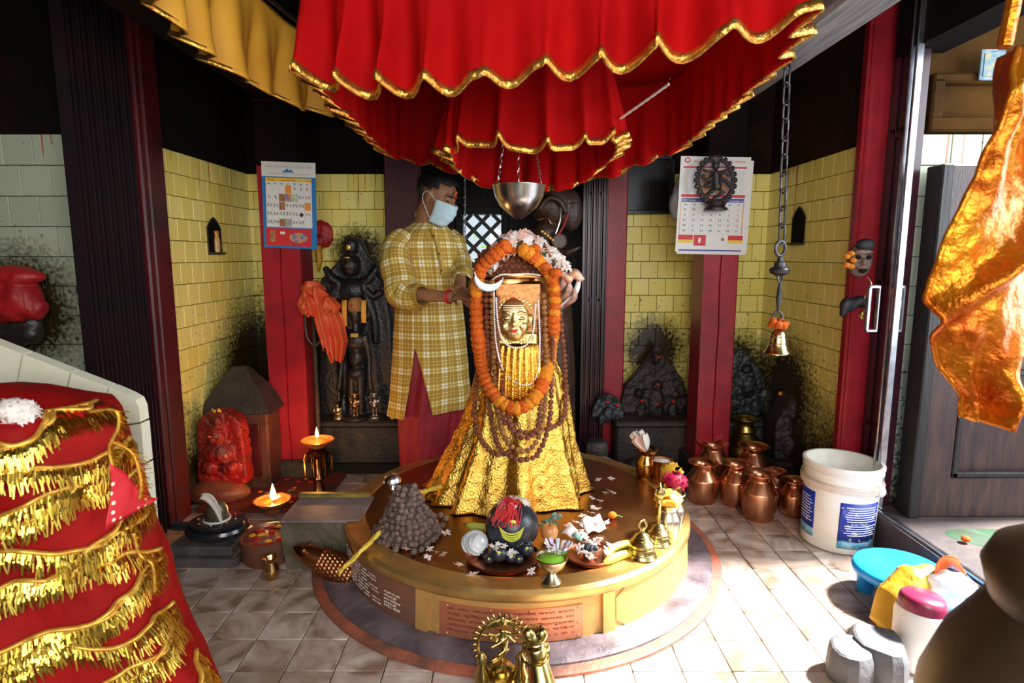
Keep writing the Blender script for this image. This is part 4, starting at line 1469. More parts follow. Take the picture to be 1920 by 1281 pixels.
# face mask with pleats
P = []
for i in range(25):
    th = lerp(-1.25, 1.25, i / 24)
    row = []
    for j in range(15):
        v = j / 14
        u = lerp(-0.006, -0.122, v) - 0.012 * math.cos(th) * (v - 0.4)
        bul = 0.006 + 0.016 * math.sin(PI * v) + 0.020 * max(0, math.cos(th * 1.15)) ** 3 * (1 - v * 0.6)
        rr_f = 0.088 + bul - 0.022 * v * v
        pl = 0.0022 * math.sin(v * 24)
        row.append(H(0.012 + (rr_f + pl) * math.cos(th), (0.074 + 0.2 * bul - 0.018 * v) * math.sin(th), u))
    P.append(row)
mk = MB().grid(P)
solid(mk.build('face_mask', 'mask_blue', priest, 180), 0.002)
for s_ in (-1, 1):
    MB().tube(cr([P[0 if s_ < 0 else 24][1], H(0.002, s_ * 0.088, 0.012), H(-0.022, s_ * 0.090, 0.004), H(-0.020, s_ * 0.089, -0.034), P[0 if s_ < 0 else 24][12]], 20), 0.0018, 5).build('ear_loop', 'mask_loop', priest)
# dhoti
rows = [(640, 752, 862, .13), (700, 748, 868, .15), (760, 746, 866, .155), (830, 750, 860, .15), (890, 754, 852, .14)]
rings = []
uvs = []
for i in range(34):
    t = i / 33
    z = lerp(at(800, 640, 3.2).z, 0.06, t)
    y_of = interp([(at(800, r_[0], 3.2).z, r_[0]) for r_ in reversed(rows)], z)
    xl = interp([(r_[0], r_[1]) for r_ in rows], y_of)
    xr = interp([(r_[0], r_[2]) for r_ in rows], y_of)
    bb = interp([(r_[0], r_[3]) for r_ in rows], y_of)
    k = ppm(3.2, z)
    a, cx = (xr - xl) / 2 / k, ((xl + xr) / 2 - 960) / k
    ring = []
    for q in range(96):
        th = 2 * PI * q / 96
        f = 1 + (0.035 + 0.03 * t) * math.sin(8 * th + 2.5 * t + 1.2 * math.sin(3 * t)) + 0.03 * math.sin(15 * th + 5 * t) - 0.06 * max(0, math.cos((th - 5.2) * 1.0)) ** 8
        ring.append(Vector((cx + a * f * math.cos(th), 3.2 + bb * f * math.sin(th), z)) - PR)
    rings.append(ring)
dm = MB()
dm.loft(rings, caps=(True, False))
solid(dm.build('dhoti', 'dhoti_red', priest, 180), 0.004)
# kurta: torso and flaps with a side slit facing the camera
krows = [(409, 783, 823, .052), (417, 776, 829, .066), (425, 764, 838, .085), (436, 744, 848, .105), (452, 733, 854, .125), (480, 733, 858, .138), (520, 740, 862, .142), (560, 742, 864, .142), (620, 739, 871, .150), (680, 737, 877, .160), (735, 733, 881, .172), (774, 728, 882, .182)]
zt, zb = at(800, 409, 3.2).z, at(800, 774, 3.2).z
zsl = at(800, 646, 3.2).z
tabz = [(at(800, r_[0], 3.2).z, r_) for r_ in krows][::-1]
Pk, UVk = [], []
a0 = R(-108)
for i in range(80):
    t = i / 79
    z = lerp(zt, zb, t)
    xl = interp([(q[0], q[1][1]) for q in tabz], z)
    xr = interp([(q[0], q[1][2]) for q in tabz], z)
    bb = interp([(q[0], q[1][3]) for q in tabz], z)
    k = ppm(3.2, z)
    a, cx = (xr - xl) / 2 / k, ((xl + xr) / 2 - 960) / k
    s = max(0.0, (zsl - z) / (zsl - zb))
    g0, g1 = 0.50 * s ** 0.8, 0.20 * s ** 0.8
    row, ruv = [], []
    for q in range(121):
        u = q / 120
        th = a0 + g0 + (2 * PI - g0 - g1) * u
        fold = 0.020 * s * math.sin(9 * th + 1) + 0.018 * math.sin(5 * th + 4 * t) * min(1, t * 3) + 0.022 * nz(2.2 * math.cos(th), 2.2 * math.sin(th) + 3, z * 5) * min(1, t * 4)
        fold += 0.012 * nz(4 * math.cos(th) + 2, 4 * math.sin(th), z * 12) * min(1, t * 4)
        zz = z + (0.045 * s * max(0, math.cos(th + 0.6)))
        row.append(Vector((cx + a * (1 + fold) * math.cos(th), 3.2 + bb * (1 + fold) * math.sin(th), zz)) - PR)
        ruv.append((th * 0.17 + 2, z * 0.98))
    Pk.append(row)
    UVk.append(ruv)
km = MB().grid(Pk, UVk)
kurta = solid(km.build('kurta', 'plaid', priest, 180), 0.004)
# stand collar, placket and sleeves are pieces of the kurta
def sleeve(path, rad, name, flat=1.0, wr=0.0):
    pts = cr(path, 30)
    m = len(pts)
    P, UV = [], []
    Ln = 0
    prev = Vector((0, 0, 1))
    up_ = Vector((0, 1, 0))
    for i in range(m):
        t_ = (pts[min(i + 1, m - 1)] - pts[max(i - 1, 0)]).normalized()
        a = (up_ - t_ * up_.dot(t_)).normalized()
        b = t_.cross(a)
        if i:
            Ln += (pts[i] - pts[i - 1]).length
        rr = interp(rad, i / (m - 1))
        row, ru = [], []
        for q in range(41):
            th = 2 * PI * q / 40
            f = 1 + wr * math.sin(i * 0.9 + 2 * math.sin(th)) * (0.4 + i / m) + 0.05 * nz(math.cos(th) * 2, math.sin(th) * 2, i * 0.25)
            row.append(pts[i] + a * (rr * f * math.cos(th)) + b * (rr * f * math.sin(th)))
            ru.append((th * 0.075 + 1, Ln))
        P.append(row)
        UV.append(ru)
    o = MB().grid(P, UV).build(name, 'plaid', kurta, 180)
    solid(o, 0.004)
    return P
PS = sleeve([W(758, 440, 3.13), W(741, 468, 3.07), W(745, 510, 3.01), W(752, 546, 2.97), W(768, 556, 2.94), W(791, 556, 2.905)], [(0, 0.045), (0.15, 0.066), (0.45, 0.078), (0.7, 0.076), (0.85, 0.064), (1, 0.054)], 'sleeve', wr=0.07)
sleeve([W(836, 440, 3.28), W(850, 462, 3.27), W(862, 500, 3.20), W(868, 522, 3.08), W(867, 532, 3.03)], [(0, 0.05), (0.2, 0.07), (0.6, 0.062), (1, 0.048)], 'sleeve', wr=0.05)
cf = MB()
e = PS[-1]
cf.tube(e[:-1], 0.007, 6, closed=True)
cf.build('rolled_cuff', 'plaid', kurta, 180)
col = MB()
P, UV = [], []
for i in range(3):
    row, ru = [], []
    for q in range(33):
        th = R(-50) + R(290) * q / 32 + R(30)
        c = W(802, 413 - i * 6, 3.195)
        row.append(c + Vector((0.066 * math.cos(th), 0.064 * math.sin(th), 0.012 * math.cos(th + 2.6))))
        ru.append((th * 0.06, i * 0.014 + 0.02))
    P.append(row)
    UV.append(ru)
col.grid(P, UV)
solid(col.build('collar', 'plaid', kurta, 180), 0.004)
plk = MB()
pth = [W(808, 428, 3.068), W(818, 455, 3.052), W(826, 490, 3.05), W(829, 515, 3.052)]
for (q0, q1) in zip(pth, pth[1:]):
    pass
pc = cr(pth, 16)
plk.tube(pc, 0.011, 6, flat=0.35, up=Vector((0, 1, 0.1)))
plk.build('placket', mat('placket', (0.40, 0.25, 0.03), 0.75), kurta, 180)
bt = MB().ell((0, 0, 0), (0.005, 0.003, 0.005), 8, 6).mesh('button', 'brow_hair')
for k in (3, 8, 13):
    link('button', bt, kurta, loc=pc[k] + Vector((0, -0.006, 0)))
# red thread on the wrist
wp = wrR.lerp(elR, 0.10)
dv = (wrR - elR).normalized()
n1 = dv.orthogonal().normalized()
n2 = dv.cross(n1)
wbm = MB()
for k in range(3):
    wbm.tube([wp + dv * (0.006 * k) + n1 * 0.0315 * math.cos(q) + n2 * 0.0315 * math.sin(q) for q in [w_ * PI / 8 for w_ in range(16)]], 0.003, 5, closed=True)
stuff(wbm.build('wrist_thread', 'tika_red', priest))

# ================================================================== left side of the shrine
mat('black_stone', (0.010, 0.009, 0.010), 0.38, col2=(0.020, 0.017, 0.017), scale=14, bump=0.5, bscale=50)
mat('black_bronze', (0.035, 0.026, 0.022), 0.4, col2=(0.014, 0.011, 0.010), scale=16, bump=0.4, bscale=60)
mat('brass_fig', (0.75, 0.56, 0.28), 0.35, 1.0, col2=(0.35, 0.25, 0.12), scale=45)
mat('copper_fig', (0.62, 0.36, 0.20), 0.38, 1.0, col2=(0.28, 0.15, 0.09), scale=45)
mat('silver_fig', (0.56, 0.52, 0.47), 0.38, 1.0, col2=(0.25, 0.22, 0.20), scale=45)
mat('orange_silk', (0.85, 0.085, 0.03), 0.42, col2=(0.80, 0.15, 0.035), scale=10, transl=0.2)
mat('yellow_cloth', (0.86, 0.45, 0.05), 0.55, col2=(0.8, 0.34, 0.04), scale=14)
mat('red_daub', (0.42, 0.008, 0.008), 0.42, col2=(0.12, 0.012, 0.006), scale=11, bump=1.0, bscale=60, coat=0.15)
mat('sooty_brick', (0.13, 0.032, 0.018), 0.6, col2=(0.03, 0.014, 0.010), scale=9, bump=0.6, bscale=30)
mat('orange_stone', (0.34, 0.085, 0.035), 0.5, col2=(0.12, 0.035, 0.02), scale=10, bump=0.6, bscale=30)
mat('black_glaze', (0.012, 0.013, 0.020), 0.22, col2=(0.025, 0.026, 0.034), scale=16, bump=0.12, coat=0.3)
mat('gold_dot', (0.85, 0.6, 0.15), 0.4, 0.8)
mat('flame', (1, 0.6, 0.2), 0.5, emit=(1.0, 0.55, 0.16), estr=38.0)
mat('oil', (0.35, 0.06, 0.012), 0.06, col2=(0.5, 0.14, 0.03), scale=15, coat=0.5)
mat('wick', (0.7, 0.55, 0.35), 0.8)
mat('bronze_lamp', (0.22, 0.12, 0.06), 0.3, 1.0, col2=(0.07, 0.035, 0.02), scale=20)
mat('clay_rim', (0.40, 0.16, 0.07), 0.35, 0.5, col2=(0.3, 0.1, 0.04), scale=20)

# big black idol with a pointed back slab
bi = thing('black_stone_idol', 'tall black stone idol with a pointed back slab on the left plinth', 'idol', (at(666, 800, 3.72).x, 3.72, PLZ))
o = Vector(bi.location)
L_ = lambda px, py, Y=3.72: at(px, py, Y) - o
sil = [(654, 440), (676, 448), (690, 478), (706, 492), (722, 540), (733, 600), (738, 680), (738, 808), (602, 808), (600, 690), (596, 600), (598, 545), (612, 516), (630, 498), (646, 478), (650, 452)]
pts2 = [(L_(x, y).x, max(0.0, L_(x, y).z)) for x, y in sil]
s = MB()
s.prism(pts2[::-1], -0.035, 0.06)
for (x, y, rx, ry, rz) in ((662, 462, .040, .03, .055), (662, 498, .055, .05, .065), (663, 545, .10, .05, .075), (664, 600, .075, .05, .10), (650, 690, .035, .04, .17), (680, 690, .035, .04, .17), (650, 770, .032, .04, .12), (680, 770, .032, .04, .12)):
    s.ell(L_(x, y) + Vector((0, -0.05, 0)), (rx, ry, rz), 18, 12)
for sx in (-1, 1):
    for (y0, y1, y2, w1, w2) in ((530, 520, 500, 36, 48), (535, 555, 545, 40, 56), (540, 590, 640, 42, 46), (540, 580, 600, 34, 18)):
        s.tube(cr([L_(663 + sx * 22, y0) + Vector((0, -.06, 0)), L_(663 + sx * w1, y1) + Vector((0, -.07, 0)), L_(663 + sx * w2, y2) + Vector((0, -.06, 0))], 10), [0.03 - 0.0012 * i for i in range(10)], 8)
    s.lathe([(0.024, -0.012), (0.042, -0.012), (0.042, 0.012), (0.024, 0.012)], 20, L_(663 + sx * 44, 530) + Vector((0, -.06, 0)), rot=Matrix.Rotation(PI / 2, 3, 'X'))
s.ell(L_(655, 498) + Vector((0, -.1, .0)), (.010, .012, .012), 8, 6)
s.tube([L_(645, 487) + Vector((0, -.098, 0)), L_(662, 485) + Vector((0, -.105, 0)), L_(679, 487) + Vector((0, -.098, 0))], 0.007, 6)
link('figure', remesh(s, 0.008, 'black_stone', 2, 'figure'), bi)
MB().ell(L_(660, 464) + Vector((0, -0.085, 0)), (0.014, 0.005, 0.018), 12, 8).build('gold_spot', 'gold_dot', bi)
MB().ell(L_(659, 483) + Vector((0, -0.105, 0)), (0.020, 0.004, 0.005), 10, 6).build('tilak_bar', 'gold_dot', bi)

# slender figure with an orange head scarf
sf = thing('standing_figure', 'slender dark bronze figure wearing a yellow head scarf, before the black idol', 'statue', (at(668, 800, 3.60).x, 3.60, PLZ))
o = Vector(sf.location)
L_ = lambda px, py, Y=3.60: at(px, py, Y) - o
s = MB()
s.lathe([(0.085, 0), (0.085, 0.02), (0.06, 0.03), (0, 0.03)], 20, (0, 0, 0))
s.ell(L_(667, 590), (.036, .04, .055), 16, 12)
s.tube([L_(667, 600), L_(667, 622)], [0.018, 0.026], 10)
s.ell(L_(667, 640), (.066, .04, .055), 16, 12)
s.ell(L_(668, 672), (.046, .035, .06), 16, 12)
s.ell(L_(668, 700), (.055, .04, .04), 16, 12)
for sx in (-1, 1):
    s.tube([L_(667 + sx * 17, 628), L_(667 + sx * 25, 670), L_(667 + sx * 27, 705) + Vector((0, -.02, 0)), L_(667 + sx * 30, 730) + Vector((0, -.02, 0))], [0.02, 0.017, 0.014, 0.018], 8)
    s.tube([L_(668 + sx * 8, 705), L_(668 + sx * 9, 760), L_(668 + sx * 9, 796)], [0.028, 0.021, 0.017], 10)
    for k in range(4):
        s.tube([L_(667 + sx * 30, 730) + Vector((0, -.02, 0)), L_(667 + sx * (30 + 2 * k - 3), 748 + (k % 2) * 4) + Vector((0, -.03, 0))], [0.007, 0.005], 6)
    s.ell(L_(668 + sx * 9, 797) + Vector((0, -.02, 0)), (.018, .04, .012), 8, 6)
link('figure', remesh(s, 0.006, 'black_bronze', 2, 'figure'), sf)
hs = MB()
hs.lathe([(0.046, -0.03), (0.050, 0.0), (0.046, 0.03), (0.03, 0.05), (0, 0.056)], 20, L_(667, 574) + Vector((0, 0.004, 0)), 1, 1.05)
hs.build('cap', mat('cap_brown', (0.34, 0.12, 0.03), 0.6, col2=(0.5, 0.25, 0.06), scale=60, bump=0.4), sf)
for sx, y1 in ((-1, 610), (1, 604)):
    P = []
    for i in range(4):
        P.append([L_(667 + sx * (14 + i * 3.0) + (0 if sx > 0 else 1), yy) + Vector((0, -0.045 - 0.006 * math.sin(i * 2 + yy * 0.1), 0)) for yy in (562, 575, 590, y1)])
    solid(MB().grid(P).build('scarf_end', 'yellow_cloth', sf, 180), 0.004)
MB().bbox(L_(668, 627) + Vector((0, -0.045, 0)), (0.05, 0.006, 0.026), 0.003).build('gold_patch', 'gold_dot', sf)
MB().tube([L_(662, 583) + Vector((0, -.045, 0)), L_(667, 588) + Vector((0, -.05, 0)), L_(672, 583) + Vector((0, -.045, 0))], 0.003, 6).build('tilak_curve', 'gold_dot', sf)

# four small metal figures standing on the plinth edge
def figurine(px, ytop, m, label, seated=False, w=30):
    Y = 3.61
    x = at(px, 800, Y).x
    h = at(px, ytop, Y).z - PLZ
    t = thing('small_deity_figure', label, 'figurine', (x, Y - 0.03, PLZ), 0, 'small metal deity figures')
    s = MB()
    if seated:
        k = h / 0.18
        s.lathe([(0.05 * k, 0), (0.055 * k, 0.012 * k), (0.045 * k, 0.03 * k), (0.05 * k, 0.05 * k), (0, 0.052 * k)], 18, sx=1.1, sy=0.8)
        s.ell((0, -0.01, 0.068 * k), (0.05 * k, 0.03 * k, 0.018 * k), 14, 8)
        s.ell((0, 0, 0.098 * k), (0.026 * k, 0.02 * k, 0.034 * k), 12, 8)
        s.ell((0, -0.004, 0.142 * k), (0.017 * k, 0.017 * k, 0.019 * k), 12, 8)
        s.lathe([(0.016 * k, 0), (0.014 * k, 0.012 * k), (0.004 * k, 0.028 * k), (0, 0.03 * k)], 10, (0, 0, 0.150 * k))
        for sx in (-1, 1):
            s.tube([(sx * 0.026 * k, 0, 0.115 * k), (sx * 0.044 * k, -0.01, 0.09 * k), (sx * 0.034 * k, -0.028 * k, 0.074 * k)], 0.0085 * k, 7)
            s.tube([(sx * 0.022 * k, 0, 0.115 * k), (sx * 0.05 * k, 0, 0.125 * k), (sx * 0.05 * k, -0.008, 0.15 * k)], 0.007 * k, 7)
    else:
        k = h / 0.25
        s.lathe([(0.060 * k, 0), (0.062 * k, 0.012 * k), (0.046 * k, 0.02 * k), (0.050 * k, 0.032 * k), (0, 0.034 * k)], 18, sy=0.8)
        for sx in (-1, 1):
            s.tube([(sx * 0.013 * k, 0, 0.034 * k), (sx * 0.015 * k, 0, 0.075 * k), (sx * 0.014 * k, 0, 0.115 * k)], [0.010 * k, 0.0125 * k, 0.016 * k], 8)
            s.tube([(sx * 0.026 * k, 0, 0.165 * k), (sx * 0.043 * k, -0.006, 0.14 * k), (sx * 0.016 * k, -0.028 * k, 0.134 * k)], 0.009 * k, 7)
            s.tube([(sx * 0.022 * k, 0, 0.165 * k), (sx * 0.046 * k, 0, 0.172 * k), (sx * 0.047 * k, -0.005, 0.20 * k)], 0.007 * k, 7)
        s.ell((0, 0, 0.120 * k), (0.030 * k, 0.022 * k, 0.022 * k), 12, 8)
        s.ell((0, 0, 0.150 * k), (0.027 * k, 0.020 * k, 0.030 * k), 12, 8)
        s.ell((0, -0.004, 0.202 * k), (0.023 * k, 0.022 * k, 0.025 * k), 12, 8)
        s.lathe([(0.026 * k, 0), (0.027 * k, 0.012 * k), (0.018 * k, 0.022 * k), (0.008 * k, 0.030 * k), (0, 0.032 * k)], 12, (0, 0, 0.214 * k))
        s.ell((0, -0.024 * k, 0.200 * k), (0.004 * k, 0.006 * k, 0.006 * k), 6, 5)
    link('figure', remesh(s, 0.0038, m, 1, 'figure'), t)
    if seated:
        MB().lathe([(0.048 * h / .18, 0), (0.056 * h / .18, 0.008), (0.05 * h / .18, 0.016)], 18, (0, 0, 0.001), 1.12, 0.85).build('base', m, t)
    else:
        MB().lathe([(0.064 * h / .25, 0), (0.066 * h / .25, 0.006), (0.058 * h / .25, 0.012)], 18, (0, 0, 0.0), 1.0, 0.85).build('base', m, t)
        for q in range(5):
            MB().ell((0.022 * math.sin((q - 2) * 0.55) * h / .25, -0.022 * math.cos((q - 2) * 0.55) * h / .25, 0.226 * h / .25), 0.005, 6, 5).build('crown_bead', m, t)
    return t
figurine(637, 752, 'brass_fig', 'smallest seated brass figure, leftmost on the left plinth', True)
figurine(670, 731, 'copper_fig', 'coppery standing figure holding a flute, second on the left plinth')
figurine(706, 730, 'silver_fig', 'dark silver standing figure on a lotus base, third on the left plinth')
figurine(739, 766, 'brass_fig', 'small pale brass figure half hidden by the kurta hem', True)

# iron trident stand wrapped in orange silk
ts = thing('trident_stand', 'dark iron trident stand beside the left red post', 'trident', (at(600, 860, 3.33).x + 0.0, 3.33, 0.0))
o = Vector(ts.location)
L_ = lambda px, py, Y=3.33: at(px, py, Y) - o
MB().tube([(0, 0, 0.0), (0, 0, L_(600, 640).z), (0, 0, L_(600, 575).z)], [0.016, 0.012, 0.010], 10).build('shaft', 'black_bronze', ts)
MB().lathe([(0.075, 0), (0.07, 0.02), (0.03, 0.04), (0.016, 0.07)], 20).build('foot', 'black_bronze', ts)
for dx in (-14, 0, 14):
    MB().tube(cr([(0, 0, L_(600, 650).z), (dx / 330, 0, L_(600, 630).z), (dx / 300, 0, L_(600, 575).z)], 10), [0.008] * 8 + [0.006, 0.002], 8).build('prong', 'black_bronze', ts)
def cloth_lump(name, parent_label, cat, m, anchors, loc, vox=0.006, seed=0.0, amp=0.010, crease=26, kind=None):
    """crumpled cloth: fused folds with creases"""
    t = thing(name, parent_label, cat, loc)
    s = MB()
    for kind_, a in anchors:
        if kind_ == 'e':
            s.ell(a[0] - Vector(loc), a[1], 16, 12, a[2] if len(a) > 2 else None)
        else:
            s.tube([p - Vector(loc) for p in a[0]], a[1], 12)
    me = remesh(s, vox, m, 3, 'cloth')
    for v in me.vertices:
        c = v.co
        n = noise.noise(Vector((c.x * crease + seed, c.y * crease * 0.6, c.z * crease * 0.45)))
        n2 = noise.noise(Vector((c.x * crease * 2.1 - seed, c.y * crease * 2, c.z * crease)))
        d = v.normal * (amp * (1 - 2 * abs(n)) + amp * 0.4 * n2)
        v.co = c + d
    me.update()
    link('cloth', me, t)
    return t
A = lambda px, py, Y=3.27: at(px, py, Y)
oc = thing('orange_silk_bundle', 'crumpled orange silk scarf knotted on the iron trident', 'cloth', A(605, 600))
o = Vector(oc.location)
def drape(lft, rgt, y0, y1, name, folds, amp, Y=3.25, nu=48, nv=40, ph=0.0, m='orange_silk', par=None):
    P = []
    for i in range(nu):
        u = i / (nu - 1)
        row = []
        for j in range(nv):
            v = j / (nv - 1)
            y = lerp(y0, y1, v)
            w_ = amp * (0.25 + v) * (math.sin(u * 2 * PI * folds + ph + 1.6 * math.sin(v * 3 + u * 2)) + 0.5 * nz(u * 9 + ph, v * 5))
            row.append(A(lerp(interp(lft, y), interp(rgt, y), u), y + 5 * math.sin(u * 9 + ph) * v, Y) + Vector((0, w_ - 0.05 * math.sin(u * PI), 0)) - o)
        P.append(row)
    solid(MB().grid(P).build(name, m, par or oc, 180), 0.003)
drape([(552, 590), (585, 600), (620, 604), (655, 612), (676, 624)], [(552, 604), (572, 632), (600, 645), (640, 651), (676, 642)], 552, 674, 'hanging_fold', 4.5, 0.016)
drape([(560, 592), (600, 590), (650, 606)], [(560, 606), (600, 622), (650, 628)], 560, 655, 'hanging_fold', 2.5, 0.014, 3.22, ph=2.0)
for k, (x0, x1, ya, yb) in enumerate(((560, 612, 526, 556), (556, 596, 545, 590), (576, 618, 536, 572), (598, 640, 556, 585), (562, 604, 556, 588))):
    drape([(ya, x0 + 14), ((ya + yb) / 2, x0), (yb, x0 + 12)], [(ya, x1 - 16), ((ya + yb) / 2, x1), (yb, x1 - 8)], ya, yb, 'knot_fold', 1.6 + 0.3 * k, 0.014, 3.25 - 0.012 * k, 22, 16, k * 1.7)
# red and orange cloth stuffed in the wall niche behind the calendar
rc = cloth_lump('red_niche_cloth', 'red and tan cloth hanging on the tiles right of the blue calendar', 'cloth', 'red_cloth' if 'red_cloth' in MATS else mat('red_cloth', (0.50, 0.015, 0.018), 0.5, col2=(0.34, 0.008, 0.012), scale=12, bump=0.3).name, [
    ('e', (A(602, 440, 3.80), (.075, .03, .085))), ('e', (A(596, 452, 3.79), (.05, .035, .05)))], A(600, 450, 3.80), amp=0.008)
rc2 = MB().tube([A(597, 460, 3.76) - Vector(rc.location), A(600, 485, 3.76) - Vector(rc.location), A(598, 508, 3.78) - Vector(rc.location)], [0.035, 0.032, 0.012], 10, flat=0.5)
rc2.build('tan_tail', 'yellow_cloth', rc, 180)

# ------------------------------------------------------------------ oil lamps with flames
def flame_at(parent, p, h=0.05, power=3.0):
    f = MB().lathe([(0.0, 0), (0.006, 0.004), (0.0095, 0.014), (0.0075, 0.03), (0.003, 0.045), (0, 0.056)], 12)
    f.v = [q * (h / 0.056) + p for q in f.v]
    f.build('flame', 'flame', parent, 180)
    d = bpy.data.lights.new('flame_light', 'POINT')
    d.energy = power
    d.color = (1.0, 0.45, 0.12)
    d.shadow_soft_size = 0.02
    o = bpy.data.objects.new('flame_light', d)
    COL.objects.link(o)
    o.parent = parent
    o.location = p + Vector((0, 0, h * 0.6))
lb = gz(600, 930, 0.0)
ls = thing('standing_oil_lamp', 'tall bronze oil lamp with a lit wick and hanging pendants', 'oil lamp', lb)
zr = at(600, 826, lb.y).z
MB().lathe([(0.040, 0), (0.042, 0.008), (0.030, 0.03), (0.022, 0.06), (0.020, 0.09), (0.028, 0.10), (0.024, 0.115), (0.018, 0.125), (0.02, zr - 0.10), (0.055, zr - 0.085), (0.060, zr - 0.07), (0.045, zr - 0.055), (0.03, zr - 0.045)], 28).build('stem', 'bronze_lamp', ls)
kk = 30 / ppm(lb.y, zr)
MB().lathe([(0.02, zr - 0.045), (0.05, zr - 0.03), (kk, zr), (kk + 0.004, zr + 0.004), (kk - 0.003, zr + 0.006), (kk - 0.012, zr - 0.004)], 40, cap=(True, False)).build('dish', 'clay_rim', ls)
MB().lathe([(0, zr - 0.006), (kk - 0.008, zr - 0.006), (kk - 0.008, zr - 0.004), (0, zr - 0.003)], 32).build('oil', 'oil', ls)
MB().tube([(0, -0.004, zr - 0.004), (0.0, -0.004, zr + 0.02)], 0.004, 6).build('wick', 'wick', ls)
flame_at(ls, Vector((0, -0.004, zr + 0.018)), 0.055, 2.2)
for k in range(8):
    a = 2 * PI * k / 8
    c = Vector((0.066 * math.cos(a), 0.066 * math.sin(a), zr - 0.075))
    MB().tube([c, c + Vector((0.01 * math.cos(a), 0.01 * math.sin(a), -0.03)), c + Vector((0.008 * math.cos(a), 0.008 * math.sin(a), -0.10))], [0.004, 0.006, 0.005], 6).build('pendant', 'bronze_lamp', ls)
lb = gz(512, 962, 0.025)
zr = at(512, 940, lb.y).z
lo = thing('low_oil_lamp', 'low clay oil dish with a bright flame between shrine and basin', 'oil lamp', lb)
kk = 32 / ppm(lb.y, zr)
zr -= lb.z
MB().lathe([(0.035, 0), (0.037, 0.01), (0.025, 0.02), (0.03, zr - 0.03), (0.06, zr - 0.02), (kk, zr + 0.004), (kk + 0.003, zr + 0.009), (kk - 0.005, zr + 0.009), (kk - 0.014, zr)], 36, cap=(True, False)).build('dish', 'clay_rim', lo)
MB().lathe([(0, zr - 0.004), (kk - 0.01, zr - 0.004), (kk - 0.01, zr - 0.001), (0, zr)], 32).build('oil', 'oil', lo)
for a in (0.2, -0.6, 0.9):
    MB().tube([(0.0, 0, zr + 0.001), (0.02 * math.cos(a), 0.02 * math.sin(a), zr + 0.012), (0.04 * math.cos(a), 0.04 * math.sin(a), zr + 0.02)], 0.004, 6).build('wick', 'wick', lo)
flame_at(lo, Vector((0.005, 0.0, zr + 0.006)), 0.085, 3.2)

# ------------------------------------------------------------------ red-daubed shrine stone
rb_ = gz(402, 948, 0.0)
rs = thing('red_shrine_stone', 'round-topped shrine stone smeared with wet red powder', 'shrine stone', (rb_.x, rb_.y + 0.08, 0))
zt = at(415, 768, rb_.y + 0.08).z
b = MB().ell((0, -0.03, 0.055), (0.165, 0.10, 0.065), 22, 12)
b.v = [Vector((p.x, p.y, max(p.z, 0.0))) + Vector((nz(p.x * 20, p.y * 20), nz(p.y * 20 + 5, p.z * 20), 0)) * 0.012 for p in b.v]
b.build('base_stone', 'orange_stone', rs)
s = MB()
pl = []
for i in range(25):
    a = PI * i / 24
    pl.append((0.115 * math.cos(a) + 0.03, 0.40 + 0.10 * math.sin(a)))
poly = [(0.16, 0.10)] + [(x, z * (zt / 0.50)) for x, z in pl] + [(-0.10, 0.10)]
s.prism(poly, -0.04, 0.05)
s.ell((0.02, -0.05, zt * 0.74), (.048, .04, .055), 14, 10)
s.ell((0.025, -0.05, zt * 0.56), (.075, .045, .06), 14, 10)
s.ell((-0.02, -0.05, zt * 0.40), (.05, .045, .04), 14, 10)
s.ell((0.08, -0.05, zt * 0.40), (.05, .045, .04), 14, 10)
s.ell((0.03, -0.045, zt * 0.9), (.03, .03, .03), 14, 10)
me = remesh(s, 0.006, 'red_daub', 2, 'carved_slab')
for v in me.vertices:
    v.co += v.normal * (0.007 * noise.noise(v.co * 32) + 0.004 * noise.noise(v.co * 75))
link('carved_slab', me, rs)
for sx in (-1, 1):
    MB().ell((0.02 + sx * 0.016, -0.088, zt * 0.755), (0.008, 0.004, 0.005), 8, 6).build('eye_patch', 'gold_dot', rs)
for k in range(6):
    MB().ell((0.03 + 0.02 * math.cos(k * 1.1), -0.05 + 0.012 * math.sin(k), zt + 0.004 + 0.006 * (k % 2)), (0.006, 0.006, 0.008), 6, 5).build('rice_grain', 'gold_dot', rs)
# dark little stone shrine behind it
sh = thing('stone_shrine', 'soot-dark little stone shrine with a sloping roof in the corner', 'shrine', (at(455, 850, 3.18).x, 3.225, 0))
o = Vector(sh.location)
bw_, zb_ = 0.33, at(455, 770, 3.18).z
MB().bbox((0.0, 0.0, zb_ / 2), (bw_, 0.18, zb_), 0.01).build('body', 'sooty_brick', sh)
MB().bbox((0.09, -0.09, zb_ * 0.55), (0.07, 0.03, zb_ * 0.7), 0.004).build('pillar', 'red_paint_dark', sh)
MB().bbox((-0.09, -0.09, zb_ * 0.55), (0.07, 0.03, zb_ * 0.7), 0.004).build('pillar', 'red_paint_dark', sh)
MB().bbox((0.0, -0.095, zb_ - 0.03), (bw_ + 0.02, 0.04, 0.06), 0.006).build('lintel', 'sooty_brick', sh)
zr2 = at(455, 690, 3.18).z
rf = MB()
rings = []
for t in (0, 0.5, 1):
    k = lerp(1.0, 0.18, t)
    z = lerp(zb_, zr2, t ** 0.8)
    rings.append([Vector((sx * (bw_ / 2 + 0.03) * k, sy * 0.12 * k, z)) for sx, sy in ((-1, -1), (1, -1), (1, 1), (-1, 1))])
rf.loft(rings)
rf.build('roof', 'dark_stone', sh, 20)
